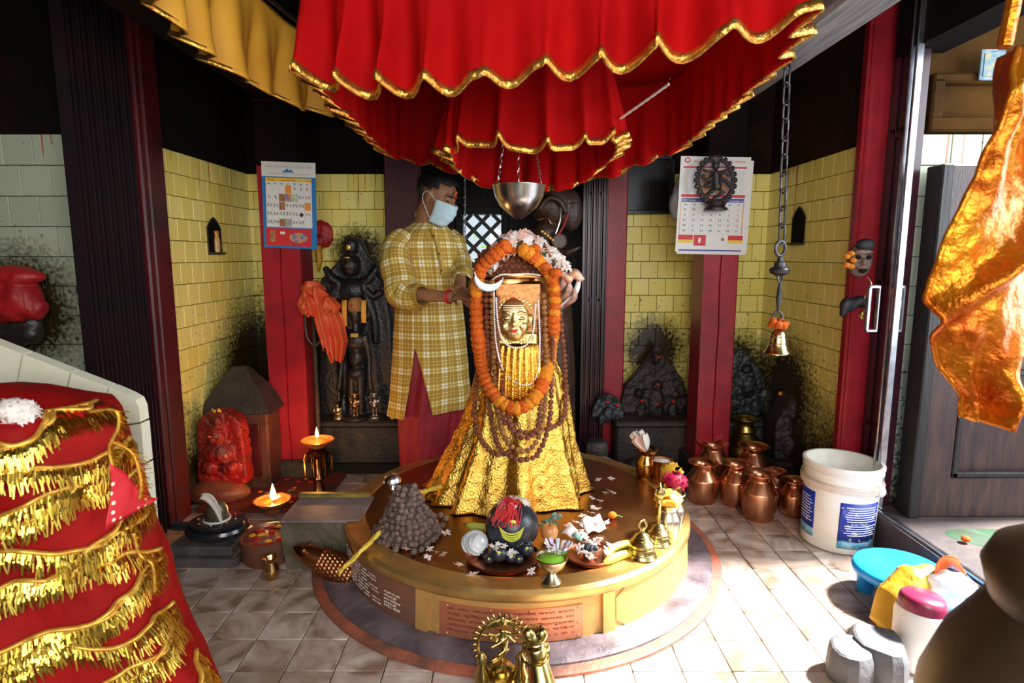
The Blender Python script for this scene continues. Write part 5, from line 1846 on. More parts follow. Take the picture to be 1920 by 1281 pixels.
# boulders
for k, (px, py, w_, lab) in enumerate(((318, 952, 0.085, 'purplish boulder at the foot of the dark red jamb'), (302, 985, 0.075, 'greyish boulder below the purplish one, beside the parapet'))):
    p = gz(px, py, 0.0)
    b = MB().ell((0, 0, w_ * 0.62), (w_, w_ * 0.9, w_ * 0.7), 16, 11)
    b.v = [Vector((q.x, q.y, max(0, q.z))) + Vector((nz(q.x * 14 + k * 9, q.y * 14), nz(q.y * 14, q.z * 14 + k), 0.5 * nz(q.z * 14, q.x * 14))) * 0.03 for q in b.v]
    t = b.build('boulder', mat('boulder%d' % k, (0.20, 0.10, 0.10), 0.6, col2=(0.07, 0.045, 0.05), scale=9, bump=0.6), None, 40)
    t.location = p + Vector((0, 0, -min(q.z for q in b.v)))
    tag(t, lab, 'stone', 'boulders by the left jamb')
# red-stained flat stones the lamps stand on
rp = thing('stained_floor_slab', 'red-stained flat stone slab under the low oil lamp', 'slab', (gz(520, 925, 0).x, gz(520, 925, 0).y, 0))
b = MB().bbox((0, 0, 0.012), (0.62, 0.52, 0.024), 0.006)
b.build('slab', mat('red_stain', (0.16, 0.022, 0.014), 0.45, col2=(0.075, 0.03, 0.02), scale=6, bump=0.6, bscale=18), rp)
for k in range(26):
    a, r_ = random.uniform(0, 6.28), random.uniform(0.05, 0.24)
    MB().ell((r_ * math.cos(a), r_ * math.sin(a) * 0.9, 0.026), (random.uniform(.006, .018), random.uniform(.006, .014), 0.005), 8, 5).build('petal_scrap', ('red_cloth', 'tilak_orange', 'rubble_pale')[k % 3], rp)

# ------------------------------------------------------------------ black lingam on a square base
lg = gz(372, 1066, 0.0)
lt = thing('stone_lingam', 'small black stone lingam on a stepped square base with a white feather', 'lingam', (lg.x, lg.y + 0.13, 0))
MB().bbox((0, 0, 0.018), (0.32, 0.26, 0.036), 0.006).build('lower_step', 'slab_grey' if 'slab_grey' in MATS else mat('slab_grey', (0.16, 0.14, 0.13), 0.5, col2=(0.05, 0.05, 0.05), scale=8, bump=0.4).name, lt)
MB().bbox((-0.01, 0.01, 0.055), (0.27, 0.22, 0.042), 0.006).build('upper_step', 'slab_grey', lt)
MB().lathe([(0.085, 0.075), (0.095, 0.085), (0.125, 0.10), (0.132, 0.115), (0.125, 0.128), (0.10, 0.130), (0.112, 0.138), (0.115, 0.147), (0.10, 0.152), (0.0, 0.150)], 44, (0.02, 0.01, 0.0), 1.0, 0.86).build('yoni_base', 'black_glaze', lt)
MB().bbox((-0.125, -0.01, 0.128), (0.10, 0.05, 0.03), 0.012).build('spout', 'black_glaze', lt)
MB().lathe([(0.045, 0.148), (0.047, 0.18), (0.043, 0.205), (0.030, 0.225), (0.0, 0.234)], 28, (0.02, 0.01, 0.0)).build('lingam', mat('olive_stone', (0.10, 0.085, 0.045), 0.3, col2=(0.05, 0.045, 0.03), scale=20), lt)
MB().lathe([(0.050, 0.148), (0.056, 0.150), (0.056, 0.156), (0.050, 0.158)], 28, (0.02, 0.01, 0.0), cap=(False, False)).build('thread_ring', 'pearl', lt)
P = []
for i in range(15):
    t = i / 14
    c = Vector((lerp(0.062, -0.018, t ** 1.6), -0.035, 0.150 + 0.125 * math.sin(t * 1.75)))
    w_ = 0.010 + 0.017 * math.sin(min(1, t * 1.1) * PI * 0.8)
    P.append([c + Vector((0.35 * w_ * s_, -0.25 * w_ * abs(s_), w_ * s_ * 0.7)) for s_ in (-1, -.5, 0, .5, 1)])
solid(MB().grid(P).build('feather', mat('feather', (0.9, 0.88, 0.86), 0.6, transl=0.3), lt, 180), 0.0012)
for k in range(8):
    a = k * 0.8
    MB().ell((0.02 + 0.08 * math.cos(a), 0.01 + 0.07 * math.sin(a), 0.154), (0.005, 0.004, 0.003), 6, 5).build('petal_scrap', ('petal_white', 'tilak_orange')[k % 2], lt)
# ------------------------------------------------------------------ red offering basin and little brass pot
bs = gz(506, 1043, 0.0)
zr = at(506, 1001, bs.y).z
kk = 50 / ppm(bs.y, zr)
bt_ = thing('offering_basin', 'round copper basin stained with red and yellow offerings', 'basin', bs)
MB().lathe([(kk * .93, 0), (kk * .98, 0.012), (kk, zr - 0.02), (kk + 0.004, zr), (kk - 0.006, zr + 0.002), (kk - 0.012, zr - 0.012), (0, zr - 0.016)], 44).build('basin', 'copper_dull' if 'copper_dull' in MATS else mat('copper_dull', (0.30, 0.10, 0.055), 0.45, 0.5, col2=(0.20, 0.10, 0.07), scale=12).name, bt_)
MB().lathe([(0, zr - 0.014), (kk - 0.02, zr - 0.014), (kk - 0.03, zr - 0.008), (0, zr - 0.004)], 36, wob=0.06).build('vermilion', mat('vermilion', (0.42, 0.018, 0.012), 0.45, col2=(0.28, 0.13, 0.10), scale=22, thresh=(0.45, 0.55)), bt_)
for k in range(12):
    a, r_ = random.uniform(0, 6.28), random.uniform(0.02, 0.08)
    MB().ell((r_ * math.cos(a), r_ * math.sin(a), zr - 0.002), (0.016, 0.011, 0.006), 8, 5).build('turmeric_lump' if k % 2 else 'red_petal', 'yellow_cloth' if k % 2 else 'tika_red', bt_)
pb = gz(510, 1085, 0.0)
zr = at(510, 1046, pb.y).z
lp_ = thing('small_brass_pot', 'small brass water pot on the floor before the copper basin', 'pot', pb)
k = zr / 0.095
MB().lathe([(0.022 * k, 0), (0.024 * k, 0.006 * k), (0.033 * k, 0.03 * k), (0.032 * k, 0.048 * k), (0.022 * k, 0.07 * k), (0.022 * k, 0.078 * k), (0.032 * k, 0.092 * k), (0.033 * k, 0.095 * k), (0.028 * k, 0.094 * k), (0.019 * k, 0.076 * k), (0.027 * k, 0.05 * k), (0, 0.01 * k)], 32, cap=(True, False)).build('body', 'brass_pot' if 'brass_pot' in MATS else mat('brass_pot', (0.72, 0.46, 0.18), 0.22, 1.0, col2=(0.5, 0.3, 0.1), scale=18).name, lp_)
MB().lathe([(0.033 * k, 0.0935 * k), (0.0345 * k, 0.095 * k), (0.033 * k, 0.0965 * k), (0.0305 * k, 0.095 * k)], 32, cap=(False, False)).build('rim', 'brass_pot', lp_)

# ------------------------------------------------------------------ calendars
mat('paper', (0.78, 0.78, 0.76), 0.55)
mat('print_blue', (0.02, 0.20, 0.52), 0.45)
mat('print_red', (0.62, 0.03, 0.035), 0.45)
mat('print_yellow', (0.85, 0.60, 0.06), 0.5)
mat('print_black', (0.03, 0.03, 0.035), 0.6)
mat('print_grey', (0.42, 0.43, 0.46), 0.6)
mat('print_navy', (0.05, 0.06, 0.32), 0.5)
mat('print_orange', (0.85, 0.30, 0.04), 0.5)
mat('print_brown', (0.20, 0.07, 0.04), 0.5, col2=(0.6, 0.3, 0.12), scale=160)
mat('print_green', (0.25, 0.45, 0.2), 0.5, col2=(0.75, 0.78, 0.7), scale=140)
mat('print_slate', (0.25, 0.27, 0.32), 0.5, col2=(0.45, 0.45, 0.5), scale=120)
mat('print_photo', (0.75, 0.30, 0.08), 0.5, col2=(0.12, 0.22, 0.45), scale=60, thresh=(0.42, 0.58))
def panel(parent, name, m, x0, x1, z0, z1, y, th=0.0012):
    return MB().box(((x0 + x1) / 2, y, (z0 + z1) / 2), (x1 - x0, th, z1 - z0)).build(name, m, parent, 0)
# left calendar
p0 = at(540, 306, 3.30)
kx = 1 / ppm(3.30, 1.65)
ca = thing('wall_calendar', 'blue-backed wall calendar with a red picture foot on the left post', 'calendar', (p0.x, 3.302, p0.z))
ca.rotation_euler = (R(1.5), R(2.0), 0)
X = lambda px: (px - 540) * kx
Z = lambda py: -(py - 306) * kx
panel(ca, 'blue_backing', 'print_blue', X(490), X(591), Z(463), Z(306), 0.0, 0.002)
panel(ca, 'header_strip', 'paper', X(490), X(591), Z(331), Z(304), -0.002)
panel(ca, 'date_sheet', 'paper', X(497), X(583), Z(424), Z(333), -0.002)
panel(ca, 'month_bar', 'print_yellow', X(497), X(583), Z(340), Z(333), -0.0035)
panel(ca, 'picture_foot', 'print_red', X(495), X(580), Z(459), Z(426), -0.002)
text('नेपाल िहमालयपार व्यापार संघ', 'print_grey', (X(540.5), -0.0032, Z(315)), width=X(584) - X(497), height=0.018, parent=ca)
text('NEPAL TRANS HIMALAYAN TRADE ASSOCIATION', 'print_grey', (X(541), -0.0032, Z(327)), width=X(580) - X(501), height=0.007, parent=ca)
mt = MB()
mt.prism([(X(527), Z(323)), (X(552), Z(323)), (X(548), Z(321)), (X(545), Z(317)), (X(542), Z(320)), (X(538), Z(316)), (X(534), Z(319)), (X(531), Z(321))], -0.0040, -0.003)
mt.build('mountain_emblem', 'print_blue', ca, 0)
text('बैशाख', 'print_red', (X(502), -0.0046, Z(339)), height=0.010, parent=ca, align='LEFT')
text('April 2020 May', 'print_red', (X(540), -0.0046, Z(339)), height=0.009, parent=ca)
text('२०७७', 'print_red', (X(577), -0.0046, Z(339)), height=0.010, parent=ca)
def grid_lines(parent, x0, x1, z0, z1, nc, nr, y, m='print_grey', t=0.0006):
    g = MB()
    for i in range(nc + 1):
        x = lerp(x0, x1, i / nc)
        g.box((x, y, (z0 + z1) / 2), (t, 0.0006, z1 - z0))
    for j in range(nr + 1):
        z = lerp(z0, z1, j / nr)
        g.box(((x0 + x1) / 2, y, z), (x1 - x0, 0.0006, t))
    stuff(g.build('grid_lines', m, parent, 0))
gx0, gx1, gz0, gz1 = X(497), X(581), Z(423), Z(346)
grid_lines(ca, gx0, gx1, gz0, gz1, 7, 5, -0.003)
cells = [[None, None, None, 'print_orange', 2, 3, 4], [5, 6, 'print_brown', 'print_photo', 'print_green', 10, 11], [12, 13, 'print_brown', 15, 16, 17, 'print_orange'], [19, 20, 21, 22, 23, 'print_black', 25], [26, 27, 'print_brown', 'print_slate', 30, 31, None]]
cw_, ch_ = (gx1 - gx0) / 7, (gz1 - gz0) / 5
for r_, row in enumerate(cells):
    for c_, q in enumerate(row):
        cx, cz = gx0 + (c_ + 0.5) * cw_, gz1 - (r_ + 0.5) * ch_
        if isinstance(q, str):
            if q == 'print_black':
                MB().lathe([(0, 0), (0.011, 0), (0.011, 0.0008), (0, 0.0008)], 18, (cx, -0.0028, cz), rot=Matrix.Rotation(PI / 2, 3, 'X')).build('new_moon_mark', q, ca, 0)
            else:
                panel(ca, 'festival_picture', q, cx - cw_ * .46, cx + cw_ * .46, cz - ch_ * .46, cz + ch_ * .46, -0.0032)
        elif q:
            text(dn(q), 'print_red' if c_ == 6 else 'print_black', (cx, -0.0034, cz - 0.006), height=0.020, parent=ca, name='date')
for i, d_ in enumerate(WEEK):
    text(d_, 'print_red' if i == 6 else 'print_black', (gx0 + (i + .5) * cw_, -0.0034, Z(345)), height=0.007, parent=ca, name='weekday')
MB().lathe([(0, 0), (0.05, 0), (0.046, 0.001), (0, 0.001)], 24, (X(556), -0.0030, Z(443)), sy=0.55, rot=Matrix.Rotation(PI / 2, 3, 'X')).build('fruit_bowl_picture', 'print_photo', ca, 0)
panel(ca, 'bottle_picture', 'print_brown', X(503), X(513), Z(452), Z(431), -0.0032)
panel(ca, 'white_tag', 'paper', X(522), X(531), Z(437), Z(432), -0.0032)
text('ॐ', 'gold_dot', (X(540), -0.0032, Z(457)), height=0.008, parent=ca)
# right calendar
p0 = at(1345, 296, 3.30)
cb = thing('wall_calendar', 'white wall calendar with blue bar and red footers on the right post', 'calendar', (p0.x, 3.302, p0.z))
cb.rotation_euler = (R(1.5), R(1.0), 0)
X = lambda px: (px - 1345) * kx
Z = lambda py: -(py - 296) * kx
for k in range(3):
    panel(cb, 'back_page', 'paper', X(1281 + 3 * k), X(1412 + k), Z(474 - 2 * k), Z(300), 0.004 - 0.002 * k)
panel(cb, 'front_page', 'paper', X(1277), X(1408), Z(470), Z(294), -0.003)
Yp = -0.0042
text('भक्तपुर मृत्युञ्जय पशु पिरवार', 'print_red', (X(1350), Yp, Z(305)), width=X(1398) - X(1302), height=0.018, parent=cb)
MB().tube([(X(1290) + 0.013 * math.cos(q), Yp, Z(301) + 0.011 * math.sin(q)) for q in [w_ * PI / 8 for w_ in range(16)]], 0.003, 5, closed=True).build('ring_emblem', 'print_red', cb)
text('पञ्चाङ्ग २०७७ क्यालेण्डर', 'print_navy', (X(1345), Yp, Z(312)), width=X(1375) - X(1315), height=0.013, parent=cb)
panel(cb, 'red_rule', 'print_red', X(1283), X(1401), Z(315), Z(312), Yp)
tx = MB()
for k in range(13):
    for (a, b_) in ((1287, 1309), (1378, 1400)):
        tx.box(((X(a) + X(b_)) / 2, Yp, Z(320 + 3.2 * k)), (X(b_) - X(a) - 0.004 * (k % 3), 0.0006, 0.003))
stuff(tx.build('small_print', mat('print_faint', (0.62, 0.62, 0.64), 0.6), cb, 0))
panel(cb, 'red_rule', 'print_red', X(1282), X(1402), Z(368), Z(363), Yp)
panel(cb, 'blue_bar', 'print_navy', X(1283), X(1401), Z(377), Z(370), Yp)
text('मंिसर २०७७', 'paper', (X(1296), Yp - 0.001, Z(376)), height=0.012, parent=cb)
text('NOVEMBER 2020', 'paper', (X(1388), Yp - 0.001, Z(376)), height=0.008, parent=cb)
panel(cb, 'picture', 'print_photo', X(1313), X(1374), Z(362), Z(317), Yp)
gx0, gx1, gz0, gz1 = X(1283), X(1400), Z(435), Z(386)
grid_lines(cb, gx0, gx1, gz0, gz1, 7, 5, Yp, 'print_grey')
cw_, ch_ = (gx1 - gx0) / 7, (gz1 - gz0) / 5
rows_ = [[15, 16, None, None, None, 1, 2], [3, 4, 5, 6, 7, 8, 9], [10, 11, 12, 13, 14, 15, 16], [17, 18, 19, 20, 21, 22, 23], [24, 25, 26, 27, 28, 29, 30]]
for r_, row in enumerate(rows_):
    for c_, q in enumerate(row):
        if q:
            text(dn(q), 'print_red' if c_ == 6 else 'print_black', (gx0 + (c_ + .45) * cw_, Yp - 0.0008, gz1 - (r_ + .68) * ch_), height=0.0125, parent=cb, name='date')
for i, d_ in enumerate(WEEK):
    text(d_, 'print_red' if i == 6 else 'print_navy', (gx0 + (i + .5) * cw_, Yp - 0.0008, Z(383)), height=0.007, parent=cb, name='weekday')
panel(cb, 'frame_rule', 'print_orange', X(1282), X(1283), Z(436), Z(378), Yp)
panel(cb, 'frame_rule', 'print_orange', X(1400), X(1401.5), Z(436), Z(378), Yp)
for a in (1281, 1376):
    panel(cb, 'footer_red', 'print_red', X(a), X(a + 28), Z(447), Z(438), Yp)
    panel(cb, 'footer_yellow', 'print_yellow', X(a), X(a + 28), Z(453), Z(447), Yp)
panel(cb, 'goddess_picture', 'print_red', X(1311), X(1334), Z(458), Z(438), Yp)
MB().ell((X(1322), Yp, Z(448)), (0.009, 0.001, 0.021), 12, 8).build('goddess_outline', 'paper', cb)
panel(cb, 'stamp', 'print_brown', X(1363), X(1369), Z(448), Z(443), Yp)
panel(cb, 'foot_rule', 'print_navy', X(1283), X(1403), Z(468), Z(465.5), Yp)
# dark cast ornament hung in front of the right calendar: ring of knobs, dancing figure, pedestal
on = thing('hanging_ring_ornament', 'black metal ring ornament with a dancing figure hung before the white calendar', 'ornament', at(1342, 395, 3.24))
o = Vector(on.location)
L_ = lambda px, py: at(px, py, 3.24) - o
rgp = [L_(1342 + 33 * math.cos(q), 338 + 40 * math.sin(q)) for q in [w_ * PI / 16 for w_ in range(32)]]
MB().tube(rgp, 0.010, 8, closed=True).build('ring', 'black_bronze', on)
kn = MB().ell((0, 0, 0), (0.012, 0.009, 0.014), 8, 6).mesh('knob', 'black_bronze')
for k in range(24):
    q = 2 * PI * k / 24
    link('knob', kn, on, loc=L_(1342 + 37 * math.cos(q), 338 + 44 * math.sin(q)))
s = MB()
s.tube([L_(1342, 322), L_(1342, 345), L_(1346, 355)], [0.022, 0.026, 0.026], 10)
s.ell(L_(1342, 310), (.022, .02, .026), 12, 8)
s.ell(L_(1342, 297), (.038, .02, .022), 12, 8)
for pp in (((1342, 328), (1325, 338), (1316, 328)), ((1342, 328), (1360, 322), (1368, 330)), ((1342, 330), (1328, 350), (1320, 346)), ((1344, 330), (1362, 340), (1372, 352)), ((1344, 352), (1358, 360), (1340, 370), (1338, 382)), ((1344, 352), (1332, 360), (1318, 372))):
    s.tube([L_(*q) for q in pp], 0.0105, 8)
s.tube([L_(1318, 318), L_(1342, 326), L_(1366, 318)], 0.008, 6)
link('dancer', remesh(s, 0.005, 'black_bronze', 1, 'dancer'), on)
MB().lathe([(0.060, 0), (0.060, 0.012), (0.045, 0.02), (0.052, 0.034), (0.05, 0.044), (0.02, 0.05)], 20, L_(1342, 395)).build('pedestal', 'black_bronze', on)
MB().tube([L_(1342, 295), L_(1342, 293) + Vector((0, 0.05, 0.01)), L_(1342, 292) + Vector((0, 0.06, 0.0))], 0.003, 6).build('hook', 'steel', on)
# grey plastic bag hanging left of the right calendar, and the dark framed picture
gb = cloth_lump('plastic_bag', 'grey translucent plastic bag hanging left of the white calendar', 'bag', mat('grey_plastic', (0.30, 0.29, 0.29), 0.35, col2=(0.2, 0.19, 0.19), scale=20).name, [('e', (at(1270, 385, 3.36), (.04, .035, .085))), ('t', ([at(1272, 360, 3.37), at(1276, 335, 3.38), at(1284, 320, 3.4)], [.03, .018, .01]))], at(1270, 385, 3.36), amp=0.005)
fa, fb_ = at(1168, 292, 3.80), at(1262, 402, 3.80)
pf = thing('framed_picture', 'dark framed picture hanging above the right yellow tiles', 'picture', ((fa.x + fb_.x) / 2, 3.80, fb_.z))
ww_, hh_ = fb_.x - fa.x, fa.z - fb_.z
for (c, d) in (((0, 0, 0.012), (ww_, 0.03, 0.024)), ((0, 0, hh_ - 0.012), (ww_, 0.03, 0.024)), ((-ww_ / 2 + 0.012, 0, hh_ / 2), (0.024, 0.03, hh_)), ((ww_ / 2 - 0.012, 0, hh_ / 2), (0.024, 0.03, hh_))):
    MB().bbox(c, d, 0.004).build('frame_bar', 'black_glaze', pf)
MB().box((0, 0.006, hh_ / 2), (ww_ - 0.03, 0.006, hh_ - 0.03)).build('print', mat('dark_print', (0.010, 0.008, 0.008), 0.15, col2=(0.12, 0.05, 0.015), scale=9, thresh=(0.62, 0.8)), pf, 0)
# wall niches with pointed tops
def niche(px0, px1, y0, y1, X, label, bottle):
    a, b_ = atx(px0, (y0 + y1) / 2, X), atx(px1, (y0 + y1) / 2, X)
    ya, yb = sorted((a.y, b_.y))
    yc = (ya + yb) / 2
    zt, zb = atx((px0 + px1) / 2, y0, X).z, atx((px0 + px1) / 2, y1, X).z
    t = thing('wall_niche', label, 'niche', (X, yc, zb), 0, 'pointed lamp niches')
    hw, h = (yb - ya) / 2, zt - zb
    s_ = 1 if X < 0 else -1
    poly = [(-hw, 0), (hw, 0), (hw, h * 0.72), (hw * 0.5, h * 0.9), (0, h), (-hw * 0.5, h * 0.9), (-hw, h * 0.72)]
    m = MB().prism(poly, 0.0, 0.004)
    m.v = [Vector((s_ * (0.0065 + q.y), q.x, q.z)) for q in m.v]
    m.build('niche_shade_plate', 'soot_wall', t, 0)  # dark plate proud of the tiles, its black standing in for niche shade
    rim = MB().tube([Vector((s_ * 0.010, q[0], q[1])) for q in poly], 0.004, 5, closed=True)
    rim.build('edge', 'dark_stone', t)
    MB().bbox((s_ * 0.02, 0, 0.006), (0.03, hw * 2, 0.012), 0.003).build('sill', 'dark_stone', t)
    if bottle:
        g = thing('glass_bottle', 'small glass jar coloured as if amber-lit, standing in the left wall niche', 'jar', (X + s_ * 0.022, yc, zb + 0.012))
        MB().lathe([(0.018, 0), (0.022, 0.01), (0.022, 0.07), (0.016, 0.085), (0.017, 0.10), (0, 0.102)], 18, sx=0.6).build('glass', mat('jar_glass', (0.55, 0.25, 0.05), 0.15, col2=(0.8, 0.6, 0.3), scale=14), g)  # amber light painted into the glass colour
        MB().lathe([(0.018, 0.1), (0.018, 0.115), (0, 0.117)], 16, sx=0.6).build('lid', 'tilak_orange', g)
niche(386, 411, 408, 477, XL, 'pointed niche in the left yellow wall holding a jar', True)
niche(1489, 1512, 388, 459, XR, 'empty pointed niche in the right yellow wall', False)
# red cloth bundle on a dark figure against the outer left wall
B2 = lambda px, py, Y=2.50: at(px, py, Y)
ob = cloth_lump('red_cloth_bundle', 'red cloth bundle on a dark wall figure at the far left edge', 'cloth', 'red_cloth', [('e', (B2(30, 520), (.11, .07, .045))), ('e', (B2(35, 560), (.10, .07, .09))), ('t', ([B2(20, 570), B2(60, 575), B2(84, 580)], [.07, .06, .03])), ('e', (B2(0, 560), (.12, .07, .10)))], B2(30, 560), amp=0.012, crease=14, vox=0.008)
dm_ = MB()
dm_.ell(B2(20, 610, 2.54) - Vector(ob.location), (.14, .05, .10), 16, 10)
dm_.ell(B2(60, 625, 2.54) - Vector(ob.location), (.05, .05, .05), 16, 10)
dm_.tube([B2(40, 600, 2.55) - Vector(ob.location), B2(40, 600, 2.62) - Vector(ob.location)], 0.05, 8)
link('dark_figure', remesh(dm_, 0.009, 'black_bronze', 2, 'dark_figure'), ob)
# loop of black wire and hasp by the left gate
wl = thing('wire_loop', 'loops of thin black wire hanging left of the black gate', 'wire', at(165, 545, 2.45))
o = Vector(wl.location)
for k, pp in enumerate((((178, 515), (155, 515), (150, 540), (165, 560), (182, 562)), ((180, 512), (148, 530), (146, 552), (170, 566), (184, 560)), ((184, 505), (172, 512), (176, 530), (186, 560)))):
    MB().tube(cr([at(x, y, 2.45 + 0.01 * k) - o for x, y in pp], 24), 0.0028, 5).build('strand', 'black_stone', wl)
MB().bbox(at(178, 592, 2.45) - o, (0.03, 0.02, 0.04), 0.004).build('hasp', 'black_bronze', wl)
MB().tube([at(180, 560, 2.45) - o, at(178, 585, 2.45) - o], 0.004, 5).build('strand', 'black_stone', wl)

# ================================================================== right side of the shrine
mat('copper_pot', (0.78, 0.36, 0.20), 0.24, 1.0, col2=(0.58, 0.25, 0.13), scale=9, rough2=0.38, bump=0.04, bscale=30)
mat('brass_old', (0.44, 0.32, 0.08), 0.34, 1.0, col2=(0.22, 0.16, 0.04), scale=10)
mat('plastic_white', (0.80, 0.78, 0.72), 0.4, col2=(0.66, 0.60, 0.50), scale=5)
mat('bucket_band', (0.55, 0.42, 0.33), 0.5, col2=(0.7, 0.6, 0.5), scale=8)
mat('label_blue', (0.012, 0.035, 0.33), 0.4, col2=(0.6, 0.66, 0.78), scale=45, thresh=(0.63, 0.68))
mat('label_cyan', (0.05, 0.33, 0.52), 0.4, col2=(0.35, 0.6, 0.75), scale=30)
mat('label_text', (0.70, 0.72, 0.78), 0.5)
mat('stool_blue', (0.010, 0.26, 0.72), 0.35)
mat('jar_white', (0.78, 0.77, 0.76), 0.45, col2=(0.7, 0.66, 0.64), scale=8)
mat('lid_maroon', (0.20, 0.018, 0.055), 0.3)
mat('bag_yellow', (0.62, 0.36, 0.02), 0.5, col2=(0.5, 0.27, 0.015), scale=10, bump=0.2)
mat('bag_cyan', (0.05, 0.48, 0.68), 0.3, col2=(0.3, 0.7, 0.85), scale=9)
mat('bag_clear', (0.80, 0.83, 0.86), 0.2, col2=(0.55, 0.62, 0.68), scale=14)
mat('lilac_plastic', (0.62, 0.50, 0.78), 0.35)
mat('grey_stone', (0.13, 0.13, 0.14), 0.7, col2=(0.05, 0.05, 0.055), scale=10, bump=0.6, bscale=30)
mat('urn_bronze', (0.045, 0.024, 0.012), 0.5, 0.4, col2=(0.08, 0.050, 0.024), scale=5)
mat('gold_satin', (0.46, 0.075, 0.003), 0.36, 0.75, col2=(0.72, 0.30, 0.012), scale=5, bump=1.0, bscale=38, rough2=0.28)
mat('bell_brass', (0.72, 0.58, 0.28), 0.22, 1.0, col2=(0.55, 0.42, 0.18), scale=15)
mat('iron', (0.05, 0.05, 0.055), 0.42, 0.7, col2=(0.10, 0.10, 0.11), scale=25)

# ------------------------------------------------------------------ carved stone slabs
def stele(name, label, outline, Y, zbase, lumps, dots, th=0.07, m='dark_relief', seed=1.0):
    xs = [at(x, y, Y).x for x, y in outline]
    cx = (min(xs) + max(xs)) / 2
    t = thing(name, label, 'carved slab', (cx, Y, zbase), 0, 'carved stone slabs on the right')
    o = Vector(t.location)
    s = MB()
    pl = [(at(x, y, Y).x - cx, max(0.0, at(x, y, Y).z - zbase)) for x, y in outline]
    s.prism(pl[::-1], -th / 2, th / 2)
    for (x, y, rx, rz) in lumps:
        s.ell(at(x, y, Y) - o + Vector((0, -th / 2, 0)), (rx, 0.032, rz), 12, 8)
    me = remesh(s, 0.0075, m, 1, 'slab')
    for v in me.vertices:
        if v.normal.y < -0.2:
            v.co.y += 0.010 * noise.noise(v.co * 26 + Vector((seed, 0, 0))) + 0.006 * noise.noise(v.co * 60 + Vector((0, seed, 0)))
    link('slab', me, t)
    for k, (x, y) in enumerate(dots):
        MB().ell(at(x, y, Y) - o + Vector((0, -th / 2 - 0.026, 0)), (0.011, 0.010, 0.011), 8, 6).build('red_tika', 'tika_red', t)
    return t
mat('dark_relief', (0.034, 0.020, 0.018), 0.5, col2=(0.012, 0.010, 0.011), scale=18, bump=0.8, bscale=70)
mat('blue_relief', (0.012, 0.013, 0.018), 0.4, col2=(0.035, 0.040, 0.045), scale=9, bump=0.7, bscale=50)
body = [(1228, 755, .055, .10), (1228, 722, .03, .035), (1200, 768, .035, .06), (1258, 768, .035, .06), (1228, 790, .09, .03), (1195, 735, .03, .03), (1262, 735, .03, .03), (1180, 790, .03, .05), (1275, 790, .03, .04), (1228, 670, .028, .04)]
stele('pointed_slab', 'large pointed carved slab dotted with red on the right plinth', [(1230, 640), (1240, 662), (1262, 686), (1280, 715), (1288, 750), (1284, 806), (1166, 806), (1163, 750), (1170, 722), (1200, 690), (1221, 662)], 3.75, PLZ, body, [(1231, 667), (1230, 718), (1200, 748), (1258, 749), (1176, 779), (1204, 777), (1214, 780), (1227, 781), (1229, 753)])
stele('small_rounded_slab', 'small rounded carved slab at the foot of the maroon gate', [(1140, 736), (1158, 746), (1168, 765), (1168, 806), (1108, 806), (1108, 768), (1120, 746)], 3.66, PLZ, [(1138, 775, .035, .05), (1125, 785, .02, .04), (1155, 785, .02, .04)], [(1136, 750), (1155, 756)], 0.06, 'blue_relief', 4.0)
stele('tall_dark_slab', 'tall dark slab behind the right red post', [(1384, 652), (1404, 668), (1425, 695), (1438, 740), (1440, 806), (1360, 806), (1356, 720), (1366, 672)], 3.74, PLZ, [(1400, 720, .05, .08), (1395, 690, .035, .03), (1412, 760, .04, .07)], [(1366, 718)], 0.07, 'blue_relief', 8.0)
stele('corner_slab', 'dark angular carved slab leaning in the right corner behind the pots', [(1494, 722), (1512, 742), (1534, 790), (1566, 812), (1590, 850), (1592, 885), (1440, 885), (1444, 790), (1470, 745)], 3.42, 0.10, [(1478, 760, .05, .06), (1495, 790, .05, .09), (1530, 830, .06, .05), (1470, 830, .05, .06)], [], 0.16, 'dark_relief', 12.0)
MB().ell(at(1463, 738, 3.34) - Vector(bpy.data.objects['corner_slab'].location), (0.012, 0.010, 0.012), 8, 6).build('orange_tika', 'tilak_orange', bpy.data.objects['corner_slab'])
cs = thing('corner_base_stone', 'low dark stone block carrying the corner slab', 'stone', (at(1510, 880, 3.42).x, 3.42, 0))
MB().bbox((0, 0, 0.05), (0.46, 0.24, 0.10), 0.02).build('block', 'dark_stone', cs)
MB().bbox((0.05, -0.09, 0.03), (0.3, 0.1, 0.06), 0.015).build('step', 'dark_stone', cs)

